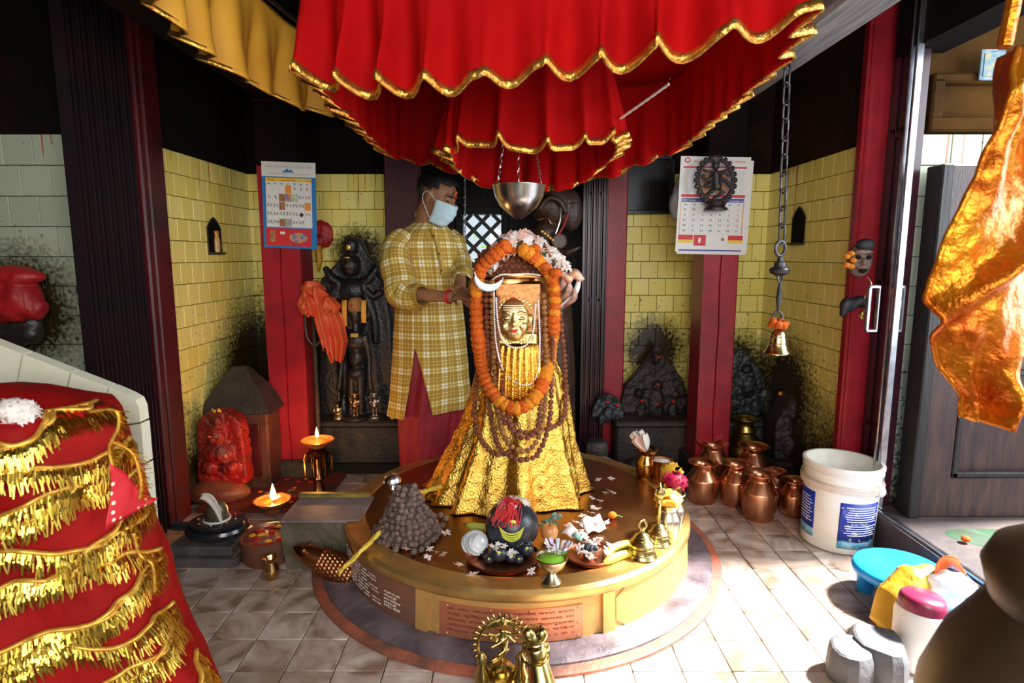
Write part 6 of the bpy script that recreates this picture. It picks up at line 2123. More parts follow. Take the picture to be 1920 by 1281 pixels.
# ------------------------------------------------------------------ water pots
def pot_parts(t, r, h, m, rim_r):
    MB().lathe([(r * 0.80, 0), (r * 0.84, 0.006), (r * 0.94, h * 0.30), (r, h * 0.56), (r * 0.985, h * 0.60), (r * 0.97, h * 0.61), (r * 0.62, h * 0.80), (r * 0.56, h * 0.83)], 44, cap=(True, False)).build('body', m, t, 30)
    MB().lathe([(r * 0.56, h * 0.825), (r * 0.60, h * 0.835), (r * 0.60, h * 0.85), (r * 0.57, h * 0.86), (r * 0.58, h * 0.90), (rim_r * 0.92, h * 0.97), (rim_r, h * 0.985), (rim_r, h), (rim_r * 0.93, h * 0.995), (r * 0.60, h * 0.93), (r * 0.52, h * 0.86), (r * 0.5, h * 0.7), (0, h * 0.62)], 44, cap=(False, False)).build('neck_and_rim', m, t, 50)
POTS = [(1421, 970, 33, 29.5, 886, 'copper pot at the front of the pot group'), (1316, 938, 30.5, 28, 866, 'leftmost copper pot, beside the round platform'), (1377, 944, 29, 27, 868, 'copper pot between the leftmost and the front one'),
        (1486, 964, 26, 25, 899, 'small copper pot nearest the white bucket'), (1334, 905, 30, 28, 830, 'copper pot at the back left, touching the red post'), (1409, 912, 30, 28.5, 835, 'copper pot at the back, before the brass vase'), (1449, 940, 25, 22, 882, 'half hidden copper pot behind the front one')]
for (px, py, rb_, rr_, yr, lab) in POTS:
    g = gz(px, py, 0.0)
    h = at(px, yr, g.y).z
    k = ppm(g.y, 0.12)
    t = thing('copper_pot', lab, 'pot', g, random.uniform(0, 6), 'copper water pots')
    pot_parts(t, rb_ / k, h, 'copper_pot', rr_ / k)
g = gz(1394, 892, 0.0)
g.y += 0.10
h = at(1394, 783, g.y).z
k = ppm(g.y, 0.3)
t = thing('brass_vase', 'tall old brass vase with a wide flared rim behind the copper pots', 'vase', (at(1394, 860, g.y).x, g.y, 0))
rv_ = 26 / k
MB().lathe([(0.06, 0), (0.07, 0.02), (0.115, h * .22), (0.12, h * .40), (0.10, h * .56), (0.062, h * .68), (0.056, h * .72)], 40, cap=(True, False)).build('body', 'brass_old', t, 60)
MB().lathe([(0.056, h * .71), (0.062, h * .73), (0.060, h * .78), (0.046, h * .84), (0.048, h * .92), (rv_ * .85, h * .975), (rv_, h * .985), (rv_, h), (rv_ * .8, h * .995), (0.04, h * .93), (0.035, h * .8), (0.0, h * .6)], 40, cap=(False, False)).build('neck_and_rim', 'brass_old', t, 60)

# ------------------------------------------------------------------ white paint bucket
g = gz(1566, 1014, 0.0)
zb = at(1581, 862, g.y).z
k = ppm(g.y, 0.2)
r0, r1 = 60 / k, 69 / ppm(g.y, zb)
bk = thing('paint_bucket', 'white plastic paint bucket with worn blue labels', 'bucket', g)
bk.rotation_euler = (R(0), R(1.2), 0)
rad = lambda z: lerp(r0, r1 - 0.008, z / zb)
MB().lathe([(r0 * 0.95, 0), (r0, 0.008), (rad(zb * 0.74), zb * 0.74), (rad(zb * .76), zb * .76), (rad(zb * .97), zb * .97), (r1 - 0.012, zb), (r1 - 0.018, zb * .98), (r0 * 0.94, 0.012), (0, 0.010)], 64).build('body', 'plastic_white', bk, 40)
MB().lathe([(rad(zb * .90), zb * .90), (r1 - 0.002, zb * .905), (r1 - 0.002, zb * .915), (r1 - .006, zb * .92), (r1 - .004, zb * .95), (r1, zb * .96), (r1, zb * .995), (r1 - .008, zb * 1.005), (r1 - .016, zb)], 64, cap=(False, False)).build('rim', 'plastic_white', bk, 40)
MB().lathe([(rad(zb * .72), zb * .72), (r1 + 0.002, zb * .725), (r1 + 0.004, zb * .79), (r1 - .006, zb * .80), (rad(zb * .80), zb * .80)], 64, cap=(False, False)).build('collar', 'bucket_band', bk, 40)
def bucket_panel(a0, a1, z0, z1, m, name, off=0.0008):
    rings = []
    n = 16
    for i in range(n + 1):
        a = R(lerp(a0, a1, i / n))
        rings.append([Vector(((rad(z) + off) * math.sin(a), -(rad(z) + off) * math.cos(a), z)) for z in (z0, (z0 + z1) / 2, z1)])
    return solid(MB().grid(rings).build(name, m, bk, 180), 0.0006, 0)
# angles: 0 faces the camera's -y; the camera itself sits toward negative angles here
bucket_panel(-112, -68, zb * .22, zb * .66, 'label_blue', 'blue_label')
bucket_panel(-112, -68, zb * .12, zb * .22, 'label_cyan', 'wave_strip')
bucket_panel(-28, 42, zb * .16, zb * .62, 'label_blue', 'blue_label')
bucket_panel(-28, 42, zb * .08, zb * .18, 'label_cyan', 'wave_strip')
lt_ = MB()
for j in range(13):
    z = zb * (.57 - .027 * j)
    a0, a1 = -20 + random.uniform(0, 6), 38 - random.uniform(0, 6)
    pts = [Vector(((rad(z) + .0022) * math.sin(R(a)), -(rad(z) + .0022) * math.cos(R(a)), z)) for a in [lerp(a0, a1, i / 10) for i in range(11)]]
    if j != 7:
        lt_.tube(pts, 0.0022, 4, flat=1.0)
for j in range(9):
    z = zb * (.58 - .035 * j)
    pts = [Vector(((rad(z) + .0022) * math.sin(R(a)), -(rad(z) + .0022) * math.cos(R(a)), z)) for a in [lerp(-104, -78 + (j % 3) * 3, i / 6) for i in range(7)]]
    lt_.tube(pts, 0.0022, 4)
stuff(lt_.build('label_print', 'label_text', bk))
me = text_mesh('Asian Paints', 'label_text', width=0.075, height=0.009)
zc = zb * (.57 - .027 * 7)
for v in me.vertices:
    a = R(4) + v.co.x / rad(zc)
    rr = rad(zc) + 0.002 - v.co.y
    v.co = (rr * math.sin(a), -rr * math.cos(a), zc - 0.004 + v.co.z)
stuff(link('lettering', me, bk))
for a in (35, 215):
    c = Vector((r1 * math.sin(R(a)), -r1 * math.cos(R(a)), zb * .76))
    MB().ell(c, (0.020, 0.020, 0.026), 12, 8).build('handle_lug', 'plastic_white', bk)
hp = []
for i in range(24):
    t_ = i / 23
    a = R(lerp(35, 215, t_))
    hp.append(Vector((r1 * 1.08 * math.sin(a), -r1 * 1.08 * math.cos(a), zb * .74 - 0.05 * math.sin(t_ * PI))))
MB().tube(hp, 0.0028, 6).build('wire_handle', 'steel', bk)

# ------------------------------------------------------------------ blue stool
sc_ = Vector((1.445, 2.08, 0))
stl = thing('blue_stool', 'low bright blue plastic stool by the side sill', 'stool', sc_)
MB().lathe([(0.150, 0.100), (0.156, 0.104), (0.160, 0.118), (0.157, 0.132), (0.145, 0.139), (0.0, 0.140)], 56, sy=0.98, cap=(True, False)).build('seat', 'stool_blue', stl, 60)
for a in (220, 320, 40, 140):
    c = (0.108 * math.cos(R(a)), 0.108 * math.sin(R(a)), 0)
    MB().lathe([(0.026, 0), (0.028, 0.004), (0.033, 0.108)], 20, c).build('leg', 'stool_blue', stl)

# ------------------------------------------------------------------ bags, jar and stones in the corner
Q = lambda px, py, Y: at(px, py, Y)
yb_ = cloth_lump('yellow_cloth_bag', 'mustard yellow cloth bag slumped between stool and jar', 'bag', 'bag_yellow', [('t', ([Q(1650, 1172, 1.86), Q(1680, 1130, 1.88), Q(1715, 1095, 1.90), Q(1752, 1082, 1.92)], [.035, .06, .062, .04])), ('e', (Q(1700, 1140, 1.88), (.09, .05, .09))), ('e', (Q(1710, 1175, 1.88), (.10, .05, .06)))], Q(1700, 1172, 1.88), amp=0.010, crease=12, vox=0.007)
P = []
for i in range(10):
    P.append([Q(1752 + i * 7, 1085 - 18 * math.sin(i * 0.35) - j * 9 * math.sin(0.4 + i * 0.28), 1.92 - 0.02 * j) + Vector((0, -0.012 * math.sin(i + j), 0)) - Vector(yb_.location) for j in range(4)])
solid(MB().grid(P).build('orange_flap', 'tilak_orange', yb_, 180), 0.003)
jr = gz(1712, 1246, 0.0)
h = Q(1722, 1118, jr.y).z
jt = thing('plastic_jar', 'white plastic jar with a maroon screw lid', 'jar', jr)
jt.rotation_euler = (R(-3), R(5), 0)
k = 44 / ppm(jr.y, 0.12)
MB().lathe([(k * .86, 0), (k * .93, 0.008), (k * .95, h * .5), (k, h * .72), (k * .94, h * .80), (k * .8, h * .82), (0, h * .82)], 40).build('body', 'jar_white', jt, 50)
MB().lathe([(k * .86, h * .79), (k * .90, h * .80), (k * .90, h * .90), (k * .86, h * .96), (k * .72, h), (0, h * 1.0)], 40).build('lid', 'lid_maroon', jt, 50)
wb = cloth_lump('clear_plastic_bag', 'crumpled clear plastic bag behind the maroon lid', 'bag', 'bag_clear', [('e', (Q(1788, 1108, 1.84), (.07, .05, .05))), ('e', (Q(1770, 1090, 1.86), (.05, .04, .03))), ('e', (Q(1792, 1135, 1.84), (.07, .06, .07))), ('e', (Q(1790, 1170, 1.86), (.08, .06, .06)))], Q(1788, 1180, 1.85), amp=0.012, crease=16, vox=0.007)
cb_ = cloth_lump('cyan_plastic_bag', 'bright cyan plastic bag right of the white jar', 'bag', 'bag_cyan', [('e', (Q(1790, 1160, 1.72), (.055, .04, .06))), ('e', (Q(1780, 1190, 1.72), (.05, .04, .05))), ('e', (Q(1785, 1230, 1.74), (.07, .06, .06)))], Q(1788, 1240, 1.73), amp=0.012, crease=16, vox=0.007)
lx = Q(1820, 1165, 1.78)
lbx = thing('lilac_box', 'white and lilac plastic box behind the cyan bag', 'box', (lx.x, lx.y, 0))
MB().bbox((0, 0, lx.z / 2), (0.10, 0.08, lx.z), 0.012).build('body', 'bag_clear', lbx)
MB().bbox((0, 0, lx.z + 0.01), (0.108, 0.088, 0.022), 0.008).build('lid', 'lilac_plastic', lbx)
for k_, (px, py, yt, w_, d_, lab) in enumerate(((1606, 1290, 1202, 0.060, 0.07, 'smaller grey stone with a flat top, left of the white jar'), (1662, 1282, 1180, 0.075, 0.09, 'larger grey stone with a flat top touching the white jar'))):
    g = gz(px, py, 0.0)
    h = at(px, yt, g.y + d_).z
    b = MB()
    rings = []
    for z, sc2 in ((0, 1.0), (h * .35, 1.06), (h * .8, 1.0), (h * .97, 0.9), (h, 0.8)):
        rings.append([Vector((w_ * sc2 * math.cos(a) * (1 + 0.18 * nz(math.cos(a) * 1.5 + k_ * 5, math.sin(a) * 1.5)), d_ * sc2 * math.sin(a) * (1 + 0.18 * nz(math.cos(a) * 1.5 + 9, math.sin(a) * 1.5 + k_)), z + 0.02 * (z / h) * nz(math.cos(a) + k_, math.sin(a)))) for a in [2 * PI * i / 14 for i in range(14)]])
    b.loft(rings)
    t = b.build('flat_stone', 'grey_stone', None, 25)
    t.location = (g.x, g.y + d_ * 0.6, 0)
    tag(t, lab, 'stone', 'grey stones by the jar')
pm = gz(1810, 1016, 0.160)
t = link('marigold', mg[0], None, loc=pm + Vector((0, 0, 0.012)))
t.name = 'fallen_marigold'
t.scale = (0.55,) * 3
tag(t, 'single orange marigold lying on the green-stained side sill', 'flower')

# ------------------------------------------------------------------ big dark urn in the near right corner
ur = thing('bronze_urn', 'large dark bronze urn out of focus in the near right corner', 'urn', (0.845, 0.78, 0.0))
MB().lathe([(0.16, 0), (0.17, 0.03), (0.12, 0.06), (0.13, 0.12), (0.20, 0.30), (0.225, 0.46), (0.215, 0.60), (0.188, 0.685), (0.158, 0.735), (0.140, 0.767), (0.136, 0.775)], 48, cap=(True, False)).build('body', 'urn_bronze', ur, 180)
MB().lathe([(0.136, 0.770), (0.142, 0.79), (0.150, 0.82), (0.138, 0.85), (0.10, 0.875), (0.05, 0.90), (0.02, 0.905), (0, 0.907)], 48, cap=(False, False)).build('domed_cover', 'urn_bronze', ur, 180)

# ------------------------------------------------------------------ temple bell on a chain
by = 2.53
bl = thing('hanging_bell', 'brass temple bell with orange flowers on an iron chain', 'bell', at(1457, 663, by))
o = Vector(bl.location)
L_ = lambda px, py: at(px, py, by) - o
s = 1 / ppm(by, 1.2)
MB().lathe([(24 * s, 0), (25 * s, 0.004), (21 * s, 8 * s), (16.5 * s, 18 * s), (14.5 * s, 32 * s), (13 * s, 40 * s), (8 * s, 46 * s), (3 * s, 48 * s), (3 * s, 56 * s), (0, 57 * s)], 40, cap=(False, False)).build('bell', 'bell_brass', bl, 40)
for z in (10, 20, 33):
    r_ = {10: 20.2, 20: 16.0, 33: 14.6}[z]
    MB().lathe([(r_ * s, (z - 1) * s), ((r_ + 1.0) * s, z * s), (r_ * s, (z + 1) * s)], 40, cap=(False, False)).build('ring_band', 'bell_brass', bl)
MB().tube([(0, 0, 40 * s), (0, 0, -1 * s)], 0.004, 6).build('clapper_rod', 'iron', bl)
MB().ell((0, 0, -2 * s), 0.009, 10, 8).build('clapper', 'bell_brass', bl)
def ring_link(c, rx, rz, r_, rot=0.0):
    M3 = Matrix.Rotation(rot, 3, 'Z')
    return MB().tube([c + M3 @ Vector((rx * math.cos(q), 0, rz * math.sin(q) if abs(math.sin(q)) < .99 else rz * math.sin(q))) for q in [w_ * PI / 8 for w_ in range(16)]], r_, 8, closed=True)
ring_link(L_(1458, 596), 9 * s, 12 * s, 2.2 * s).build('shackle', 'iron', bl)
MB().tube([L_(1459, 586), L_(1460, 560), L_(1462, 540), L_(1463, 528)], [2 * s, 5 * s, 4 * s, 2 * s], 10).build('swivel_rod', 'iron', bl)
ring_link(L_(1463, 520), 8 * s, 9 * s, 2.2 * s, 0.6).build('shackle', 'iron', bl)
MB().lathe([(0, -14 * s), (4 * s, -13 * s), (17 * s, -6 * s), (19 * s, 0), (17 * s, 3 * s), (11 * s, 6 * s), (10 * s, 14 * s), (6 * s, 16 * s), (5 * s, 24 * s), (0, 26 * s)], 28, L_(1462, 506)).build('canopy_disc', 'iron', bl)
ring_link(L_(1463, 466), 11 * s, 14 * s, 3 * s, 0.3).build('shackle', 'iron', bl)
ztop = 2.105 - o.z
z0 = L_(1465, 455).z
n = 11
for i in range(n):
    c = Vector((lerp(L_(1465, 455).x, L_(1474, 130).x, i / n), 0, lerp(z0, ztop, (i + 0.5) / n)))
    hl = (ztop - z0) / n * 0.62
    M3 = Matrix.Rotation(R(20 + 90 * (i % 2)), 3, 'Z')
    pts = [c + M3 @ Vector((6.2 * s * math.cos(q), 0, hl * (0.72 * math.copysign(1, math.sin(q)) + 0.28 * math.sin(q)) if abs(math.sin(q)) > 0.01 else 0)) for q in [w_ * PI / 10 for w_ in range(20)]]
    MB().tube(pts, 2.0 * s, 7, closed=True).build('chain_link', 'iron', bl)
fl2 = thing('bell_flowers', 'orange flower bunch tied on top of the brass bell', 'flowers', at(1457, 606, by))
for k_ in range(7):
    a = k_ * 0.9
    q = link('marigold', mg[k_ % 2], fl2, loc=(0.028 * math.cos(a), 0.024 * math.sin(a) - 0.012, 0.010 * math.sin(a * 2.2)))
    q.scale = (0.62,) * 3
    q.rotation_euler = (a, a * 2, 0)

# ------------------------------------------------------------------ golden cloth hanging at the near right
left = [(86, 1912), (130, 1888), (180, 1862), (250, 1834), (330, 1800), (440, 1764), (520, 1748), (560, 1742), (600, 1760), (650, 1776), (700, 1800), (750, 1838), (775, 1842), (796, 1846)]
right = [(86, 1960), (180, 2010), (330, 2050), (440, 2050), (560, 2040), (650, 1960), (700, 1918), (750, 1900), (775, 1884), (796, 1866)]
P = []
for i in range(110):
    y = lerp(86, 796, i / 109)
    a, b_ = interp(left, y), interp(right, y)
    row = []
    for j in range(70):
        u = j / 69
        d = 0.028 * math.sin(u * 15 + 0.012 * y + 1.2 * math.sin(y * 0.012)) * (0.5 + 0.5 * math.sin(y * 0.009)) + 0.05 * math.sin(u * 5 - y * 0.006)
        d += 0.020 * abs(nz(u * 4 + y * 0.004, y * 0.008)) + 0.005 * nz(u * 14, y * 0.02)
        fold = 0.05 * math.exp(-((y - (600 - 330 * u)) / 26) ** 2)
        row.append(at(lerp(a, b_, u), y + 6 * nz(u * 6, y * 0.02), 1.12 + 0.10 * u) + Vector((0, d - fold, 0)))
    P.append(row)
gc = thing('golden_cloth', 'shimmering orange-gold cloth hanging at the near right edge', 'cloth', at(1850, 100, 1.12))
o = Vector(gc.location)
solid(MB().grid([[p - o for p in r_] for r_ in P]).build('cloth', 'gold_satin', gc, 180), 0.003)
MB().tube([r_[0] - o for r_ in P], 0.006, 6).build('hem', 'gold_satin', gc, 180)
MB().tube([Vector((0.03, 0.0, 0.01)), Vector((0.08, 0.02, 0.35)), Vector((0.14, 0.02, 0.62))], 0.012, 8).build('hanging_cord', 'gold_satin', gc)

# ------------------------------------------------------------------ objects hung on the right jamb
mk_ = thing('hanging_mask', 'brown carved mask with yellow flowers hung on the bright red jamb', 'mask', at(1612, 488, 2.62))
s2 = MB()
s2.ell((0, 0, 0), (0.055, 0.03, 0.075), 18, 12)
s2.ell((0, -0.03, -0.008), (0.012, 0.014, 0.02), 10, 8)
s2.ell((0.0, -0.026, 0.035), (0.045, 0.012, 0.012), 10, 8)
s2.ell((0.0, -0.026, -0.035), (0.025, 0.012, 0.010), 10, 8)
link('carving', remesh(s2, 0.005, mat('mask_brown', (0.14, 0.075, 0.05), 0.5, col2=(0.05, 0.03, 0.02), scale=20, bump=0.4).name, 1, 'carving'), mk_)
for sx in (-1, 1):
    MB().ell((sx * 0.022, -0.028, 0.012), (0.013, 0.006, 0.010), 10, 7).build('eye_hole', 'soot_wall', mk_)
MB().ell((0, -0.030, -0.042), (0.020, 0.008, 0.014), 10, 7).build('mouth', 'soot_wall', mk_)
MB().ell((0.01, -0.015, 0.065), (0.042, 0.028, 0.028), 10, 7).build('hair_tuft', 'hair', mk_)
for k_ in range(5):
    q = link('yellow_flower', mg[2], mk_, loc=(-0.055 + 0.016 * math.cos(k_ * 1.3), -0.02, 0.0 + 0.030 * math.sin(k_ * 1.3)))
    q.scale = (0.5,) * 3
bc = cloth_lump('black_tassel', 'black cloth tassel tied below the carved mask', 'tassel', mat('tassel_black', (0.012, 0.013, 0.018), 0.5, bump=0.5, scale=30).name, [('e', (at(1590, 572, 2.62), (.035, .025, .03))), ('e', (at(1612, 566, 2.62), (.035, .025, .025))), ('t', ([at(1585, 580, 2.62), at(1578, 592, 2.62)], [.02, .008]))], at(1600, 570, 2.62), amp=0.006)
MB().tube(cr([at(1626, 520, 2.60) - Vector(bc.location), at(1634, 535, 2.58) - Vector(bc.location), at(1620, 560, 2.60) - Vector(bc.location)], 12), 0.003, 6).build('cord', 'bell_brass', bc)
MB().ell(at(1620, 590, 2.58) - Vector(bc.location), (0.022, 0.012, 0.026), 12, 8).build('brass_disc', 'brass_old', bc)
# picture card leaning in the shelf opening of the ochre wall
pc_ = at(1860, 122, 2.57)
pcard = thing('picture_card', 'small blue picture card propped in the ochre wall shelf opening', 'card', pc_)
MB().bbox((0, 0, 0), (0.10, 0.008, 0.12), 0.002).build('card', mat('card_print', (0.03, 0.12, 0.2), 0.4, col2=(0.25, 0.3, 0.3), scale=30), pcard)
MB().bbox((0, -0.005, 0), (0.075, 0.004, 0.09), 0.001).build('picture', mat('card_print2', (0.05, 0.2, 0.3), 0.4, col2=(0.4, 0.3, 0.1), scale=40), pcard)

# ================================================================== red canopy, yellow valance
mat('canopy_red', (0.56, 0.003, 0.004), 0.8, col2=(0.45, 0.002, 0.003), scale=5, spec=0.12, transl=0.35)
mat('gold_trim', (0.85, 0.52, 0.10), 0.28, 0.9, col2=(0.55, 0.20, 0.04), scale=38, bump=0.6, bscale=70)
mat('valance_yellow', (0.88, 0.48, 0.05), 0.6, col2=(0.78, 0.38, 0.03), scale=6, bump=0.12, bscale=50, transl=0.25)
mat('cord_white', (0.6, 0.55, 0.5), 0.7)
def frill(hem, height, parent, m, closed=False, lam=0.13, amp=0.032, inward=0.03, seed=0.0, trim=0.024, name='frill', res=0.010, topz=None):
    pts = hem + ([hem[0]] if closed else [])
    path = even(cr(pts, 60 * len(pts)), res)
    n = len(path)
    c = sum(path, Vector()) / n
    cols = []
    s = 0.0
    ph = seed
    for i, p in enumerate(path):
        t = path[min(i + 1, n - 1)] - path[max(i - 1, 0)]
        t.z = 0
        t.normalize()
        nr = Vector((t.y, -t.x, 0))
        if nr.dot(p - c) < 0:
            nr = -nr
        ph += 2 * PI * res / (lam * (1 + 0.75 * nz(i * 0.021 + seed, 3)))
        w1 = math.sin(ph) + 0.35 * math.sin(2 * ph + 1 + seed)
        w2 = math.cos(ph)
        a_ = amp * (1 + 0.9 * nz(i * 0.027, seed))
        col_ = []
        for j in range(17):
            v = j / 16
            k = v ** 1.15
            h_ = (topz - p.z) if topz else height
            q = p + Vector((0, 0, h_ * (1 - v)))
            q -= nr * inward * (1 - v)
            q += nr * (a_ * w1 * k) + t * (a_ * 0.55 * w2 * k) + Vector((0, 0, (0.014 * w1 + 0.022 * nz(i * 0.035, 9 + seed)) * k * k + 0.004 * nz(i * 0.1, v * 3)))
            q += nr * 0.006 * nz(i * 0.05, v * 4, seed)
            col_.append(q)
        cols.append((col_, nr))
    f = MB().grid([c_[0] for c_ in cols])
    o = f.build(name, m, parent, 180)
    solid(o, 0.0022)
    if trim:
        g = []
        for col_, nr in cols:
            a, b_ = col_[-1], col_[-2]
            d = (b_ - a).normalized()
            g.append([a + nr * 0.003, a + d * trim * 0.5 + nr * 0.0045, a + d * trim + nr * 0.003])
        tr_ = MB().grid(g).build('gold_trim', 'gold_trim', o, 180)
        solid(tr_, 0.0070, 0)
    return o
cy = thing('red_canopy', 'tiered red frilled canopy with gold trim hung above the idol', 'canopy', (0.03, 2.3, 2.05))
o = Vector(cy.location)
C_ = lambda l: [at(x, y, Y) - o for x, y, Y in l]
outer_hem = C_([(558, 138, 1.66), (650, 158, 1.62), (800, 163, 1.58), (960, 146, 1.56), (1100, 126, 1.55), (1250, 98, 1.53), (1400, 66, 1.50), (1515, 40, 1.50), (1480, 105, 1.75), (1420, 168, 2.05), (1330, 240, 2.42), (1268, 286, 2.80), (1130, 330, 2.93), (1000, 342, 2.96), (870, 326, 2.94), (748, 298, 2.86), (690, 262, 2.50), (628, 205, 2.05)])
frill(outer_hem, 0.33, cy, 'canopy_red', True, 0.15, 0.034, 0.05, 1.0, topz=2.06 - o.z, name='outer_frill')
inner_hem = C_([(835, 283, 2.16), (920, 276, 2.10), (1000, 280, 2.08), (1085, 272, 2.10), (1158, 262, 2.16), (1150, 300, 2.45), (1080, 345, 2.66), (985, 356, 2.70), (905, 345, 2.66), (850, 318, 2.45)])
frill(inner_hem, 0.28, cy, 'canopy_red', True, 0.12, 0.028, 0.04, 4.0, topz=1.98 - o.z, name='inner_frill')
def cap_sheet(hem, z, inset, name):
    path = cr(hem + [hem[0]], 120)[:-1]
    c = sum(path, Vector()) / len(path)
    rings = []
    for k in (1.0, 0.66, 0.33, 0.02):
        rings.append([Vector((c.x + (p.x - c.x) * (1 - inset) * k, c.y + (p.y - c.y) * (1 - inset) * k, z - 0.05 * (1 - k) ** 2 + 0.008 * nz(p.x * 6 * k, p.y * 6 * k))) for p in path])
    solid(MB().loft(rings, cap=False).build(name, 'canopy_red', cy, 180), 0.002)
cap_sheet(outer_hem, 2.055 - o.z, 0.05, 'top_sheet')
cap_sheet(inner_hem, 1.975 - o.z, 0.08, 'inner_sheet')
for k in (0, 7, 11, 15):
    p = outer_hem[k]
    b = Vector((p.x * 0.93, p.y * 0.93, 2.05 - o.z))
    MB().tube([b, b + Vector((0, 0, 0.5))], 0.004, 6).build('cord', 'cord_white', cy)
rp_ = [at(1158, 226, 2.2) - o, at(1205, 193, 2.1) - o, at(1254, 158, 2.0) - o]
MB().tube(cr(rp_, 20), [0.004 + 0.0015 * (i % 2) for i in range(20)], 6).build('braided_cord', 'cord_white', cy)
yv = thing('yellow_valance', 'mustard yellow frilled valance hanging left of the red canopy', 'valance', (-0.94, 2.1, 2.15))
o = Vector(yv.location)
yh = [at(x, y, Y) - o for x, y, Y in ((250, -60, 1.40), (300, 22, 1.58), (345, 72, 1.74), (400, 116, 1.94), (465, 152, 2.16), (540, 196, 2.48), (615, 216, 2.76))]
frill(yh, 0.30, yv, 'valance_yellow', False, 0.20, 0.038, 0.02, 2.0, trim=0.014, topz=2.18 - o.z)
MB().tube([Vector((p.x + 0.02, p.y, 2.18 - o.z)) for p in (yh[0], yh[3], yh[6])], 0.008, 8).build('hanging_rod', 'dark_wood', yv)
for k in (0, 3, 6):
    MB().tube([Vector((yh[k].x + 0.02, yh[k].y, 2.18 - o.z)), Vector((yh[k].x + 0.02, yh[k].y, 2.56 - o.z))], 0.004, 6).build('cord', 'cord_white', yv)

# ================================================================== near left: white tiled parapet
mat('tile_white', (0.78, 0.78, 0.62), 0.28, col2=(0.70, 0.69, 0.52), scale=6)
mat('tile_joint', (0.16, 0.10, 0.05), 0.8)
YP = 1.55
pt_ = thing('tiled_parapet', 'white tiled sloping stair parapet at the near left', 'parapet', (at(150, 900, YP).x, YP, 0))
o = Vector(pt_.location)
S_ = lambda px, py: (lambda q: (q.x - o.x, q.z))(at(px, py, YP))
xr_, _ = S_(263, 750)
top0, top1 = S_(-60, 621), S_(240, 738)
bodyp = [S_(-60, 629), S_(234, 746), (xr_ - 0.014, S_(258, 760)[1]), (xr_ - 0.010, S_(264, 776)[1]), (xr_ - 0.010, 0.0), (top0[0], 0.0)]
MB().prism([(x, z) for x, z in bodyp][::-1], 0.006, 0.03).build('core', 'tile_joint', pt_, 0)
def tile_poly(poly):
    n_ = len(poly)
    cx, cz = sum(p[0] for p in poly) / n_, sum(p[1] for p in poly) / n_
    pl = []
    for x, z in poly:
        dx, dz = x - cx, z - cz
        L__ = math.hypot(dx, dz)
        k = max(0.0, (L__ - 0.003) / L__)
        pl.append((cx + dx * k, cz + dz * k))
    MB().prism(pl, -0.004, 0.034).build('tile', 'tile_white', pt_, 0)
cuts_t = [(-60, 621), (45, 662), (135, 697), (205, 724)]
cuts_b = [(-75, 716), (29, 742), (116, 770), (192, 800)]
for i in range(3):
    tile_poly([S_(*cuts_b[i]), S_(*cuts_b[i + 1]), S_(*cuts_t[i + 1]), S_(*cuts_t[i])])
xi = S_(222, 800)[0]
z1_ = S_(222, 800)[1]
tile_poly([S_(192, 800), (xi, z1_), (xr_, z1_ + 0.012), (xr_, S_(264, 764)[1]), (xr_ - 0.008, S_(258, 748)[1]), S_(240, 738), S_(205, 724)])
zt_ = z1_
for k in range(8):
    zb2 = max(0.0, zt_ - 0.115)
    tile_poly([(xi, zb2), (xr_, zb2 + (0.012 if zb2 > 0 else 0)), (xr_, zt_ + 0.012), (xi, zt_)])
    for q in range(3):
        x1 = xi - q * 0.12
        x0 = max(top0[0], x1 - 0.12)
        ztop = min(zt_, min(S_(*cuts_b[1])[1], 9))
        if x1 - x0 > 0.03 and zb2 < ztop - 0.03 and k > 0:
            tile_poly([(x0, zb2), (x1, zb2), (x1, ztop), (x0, ztop)])
    zt_ = zb2
    if zt_ <= 0.0:
        break

# ================================================================== near left: red cloth with gold fringes
mat('chunri_red', (0.30, 0.004, 0.003), 0.7, col2=(0.20, 0.002, 0.002), scale=8, bump=0.3, bscale=40, spec=0.15)
mat('fringe_gold', (0.95, 0.70, 0.12), 0.26, 1.0, col2=(0.78, 0.50, 0.06), scale=40, random_tint=0.1)
mat('net_gold', (0.62, 0.26, 0.03), 0.4, 0.6, col2=(0.8, 0.5, 0.08), scale=60)
def dots_mat():
    m = mat('bandhani', (0.55, 0.01, 0.02), 0.55)
    N, L = m.node_tree.nodes, m.node_tree.links
    v = N.new('ShaderNodeTexVoronoi')
    v.inputs['Scale'].default_value = 55
    v.inputs['Randomness'].default_value = 0.3
    tc = N.new('ShaderNodeTexCoord')
    L.new(tc.outputs['Object'], v.inputs['Vector'])
    lt = N.new('ShaderNodeMath')
    lt.operation = 'LESS_THAN'
    lt.inputs[1].default_value = 0.22
    L.new(v.outputs['Distance'], lt.inputs[0])
    mx = N.new('ShaderNodeMix')
    mx.data_type = 'RGBA'
    mx.inputs['A'].default_value = (0.55, 0.01, 0.02, 1)
    mx.inputs['B'].default_value = (0.85, 0.75, 0.6, 1)
    L.new(lt.outputs[0], mx.inputs['Factor'])
    L.new(mx.outputs['Result'], N['Principled BSDF'].inputs['Base Color'])
dots_mat()
YM = 1.27
cxm = at(8, 900, YM).x
cm = thing('fringed_red_cloth', 'red cloth with rows of gold fringe draped over a seated statue at the near left', 'draped cloth', (cxm, YM, 0))
sil_m = [(752, 150), (764, 195), (790, 212), (850, 232), (940, 252), (1000, 264), (1100, 294), (1200, 334), (1281, 384)]
pm_ = []
for y, x in sil_m:
    q = at(x, y, YM)
    pm_.append((q.z, q.x - cxm))
pm_.append((0.0, pm_[-1][1] + 0.16))
pm_.sort()
ztop_m = pm_[-1][0]
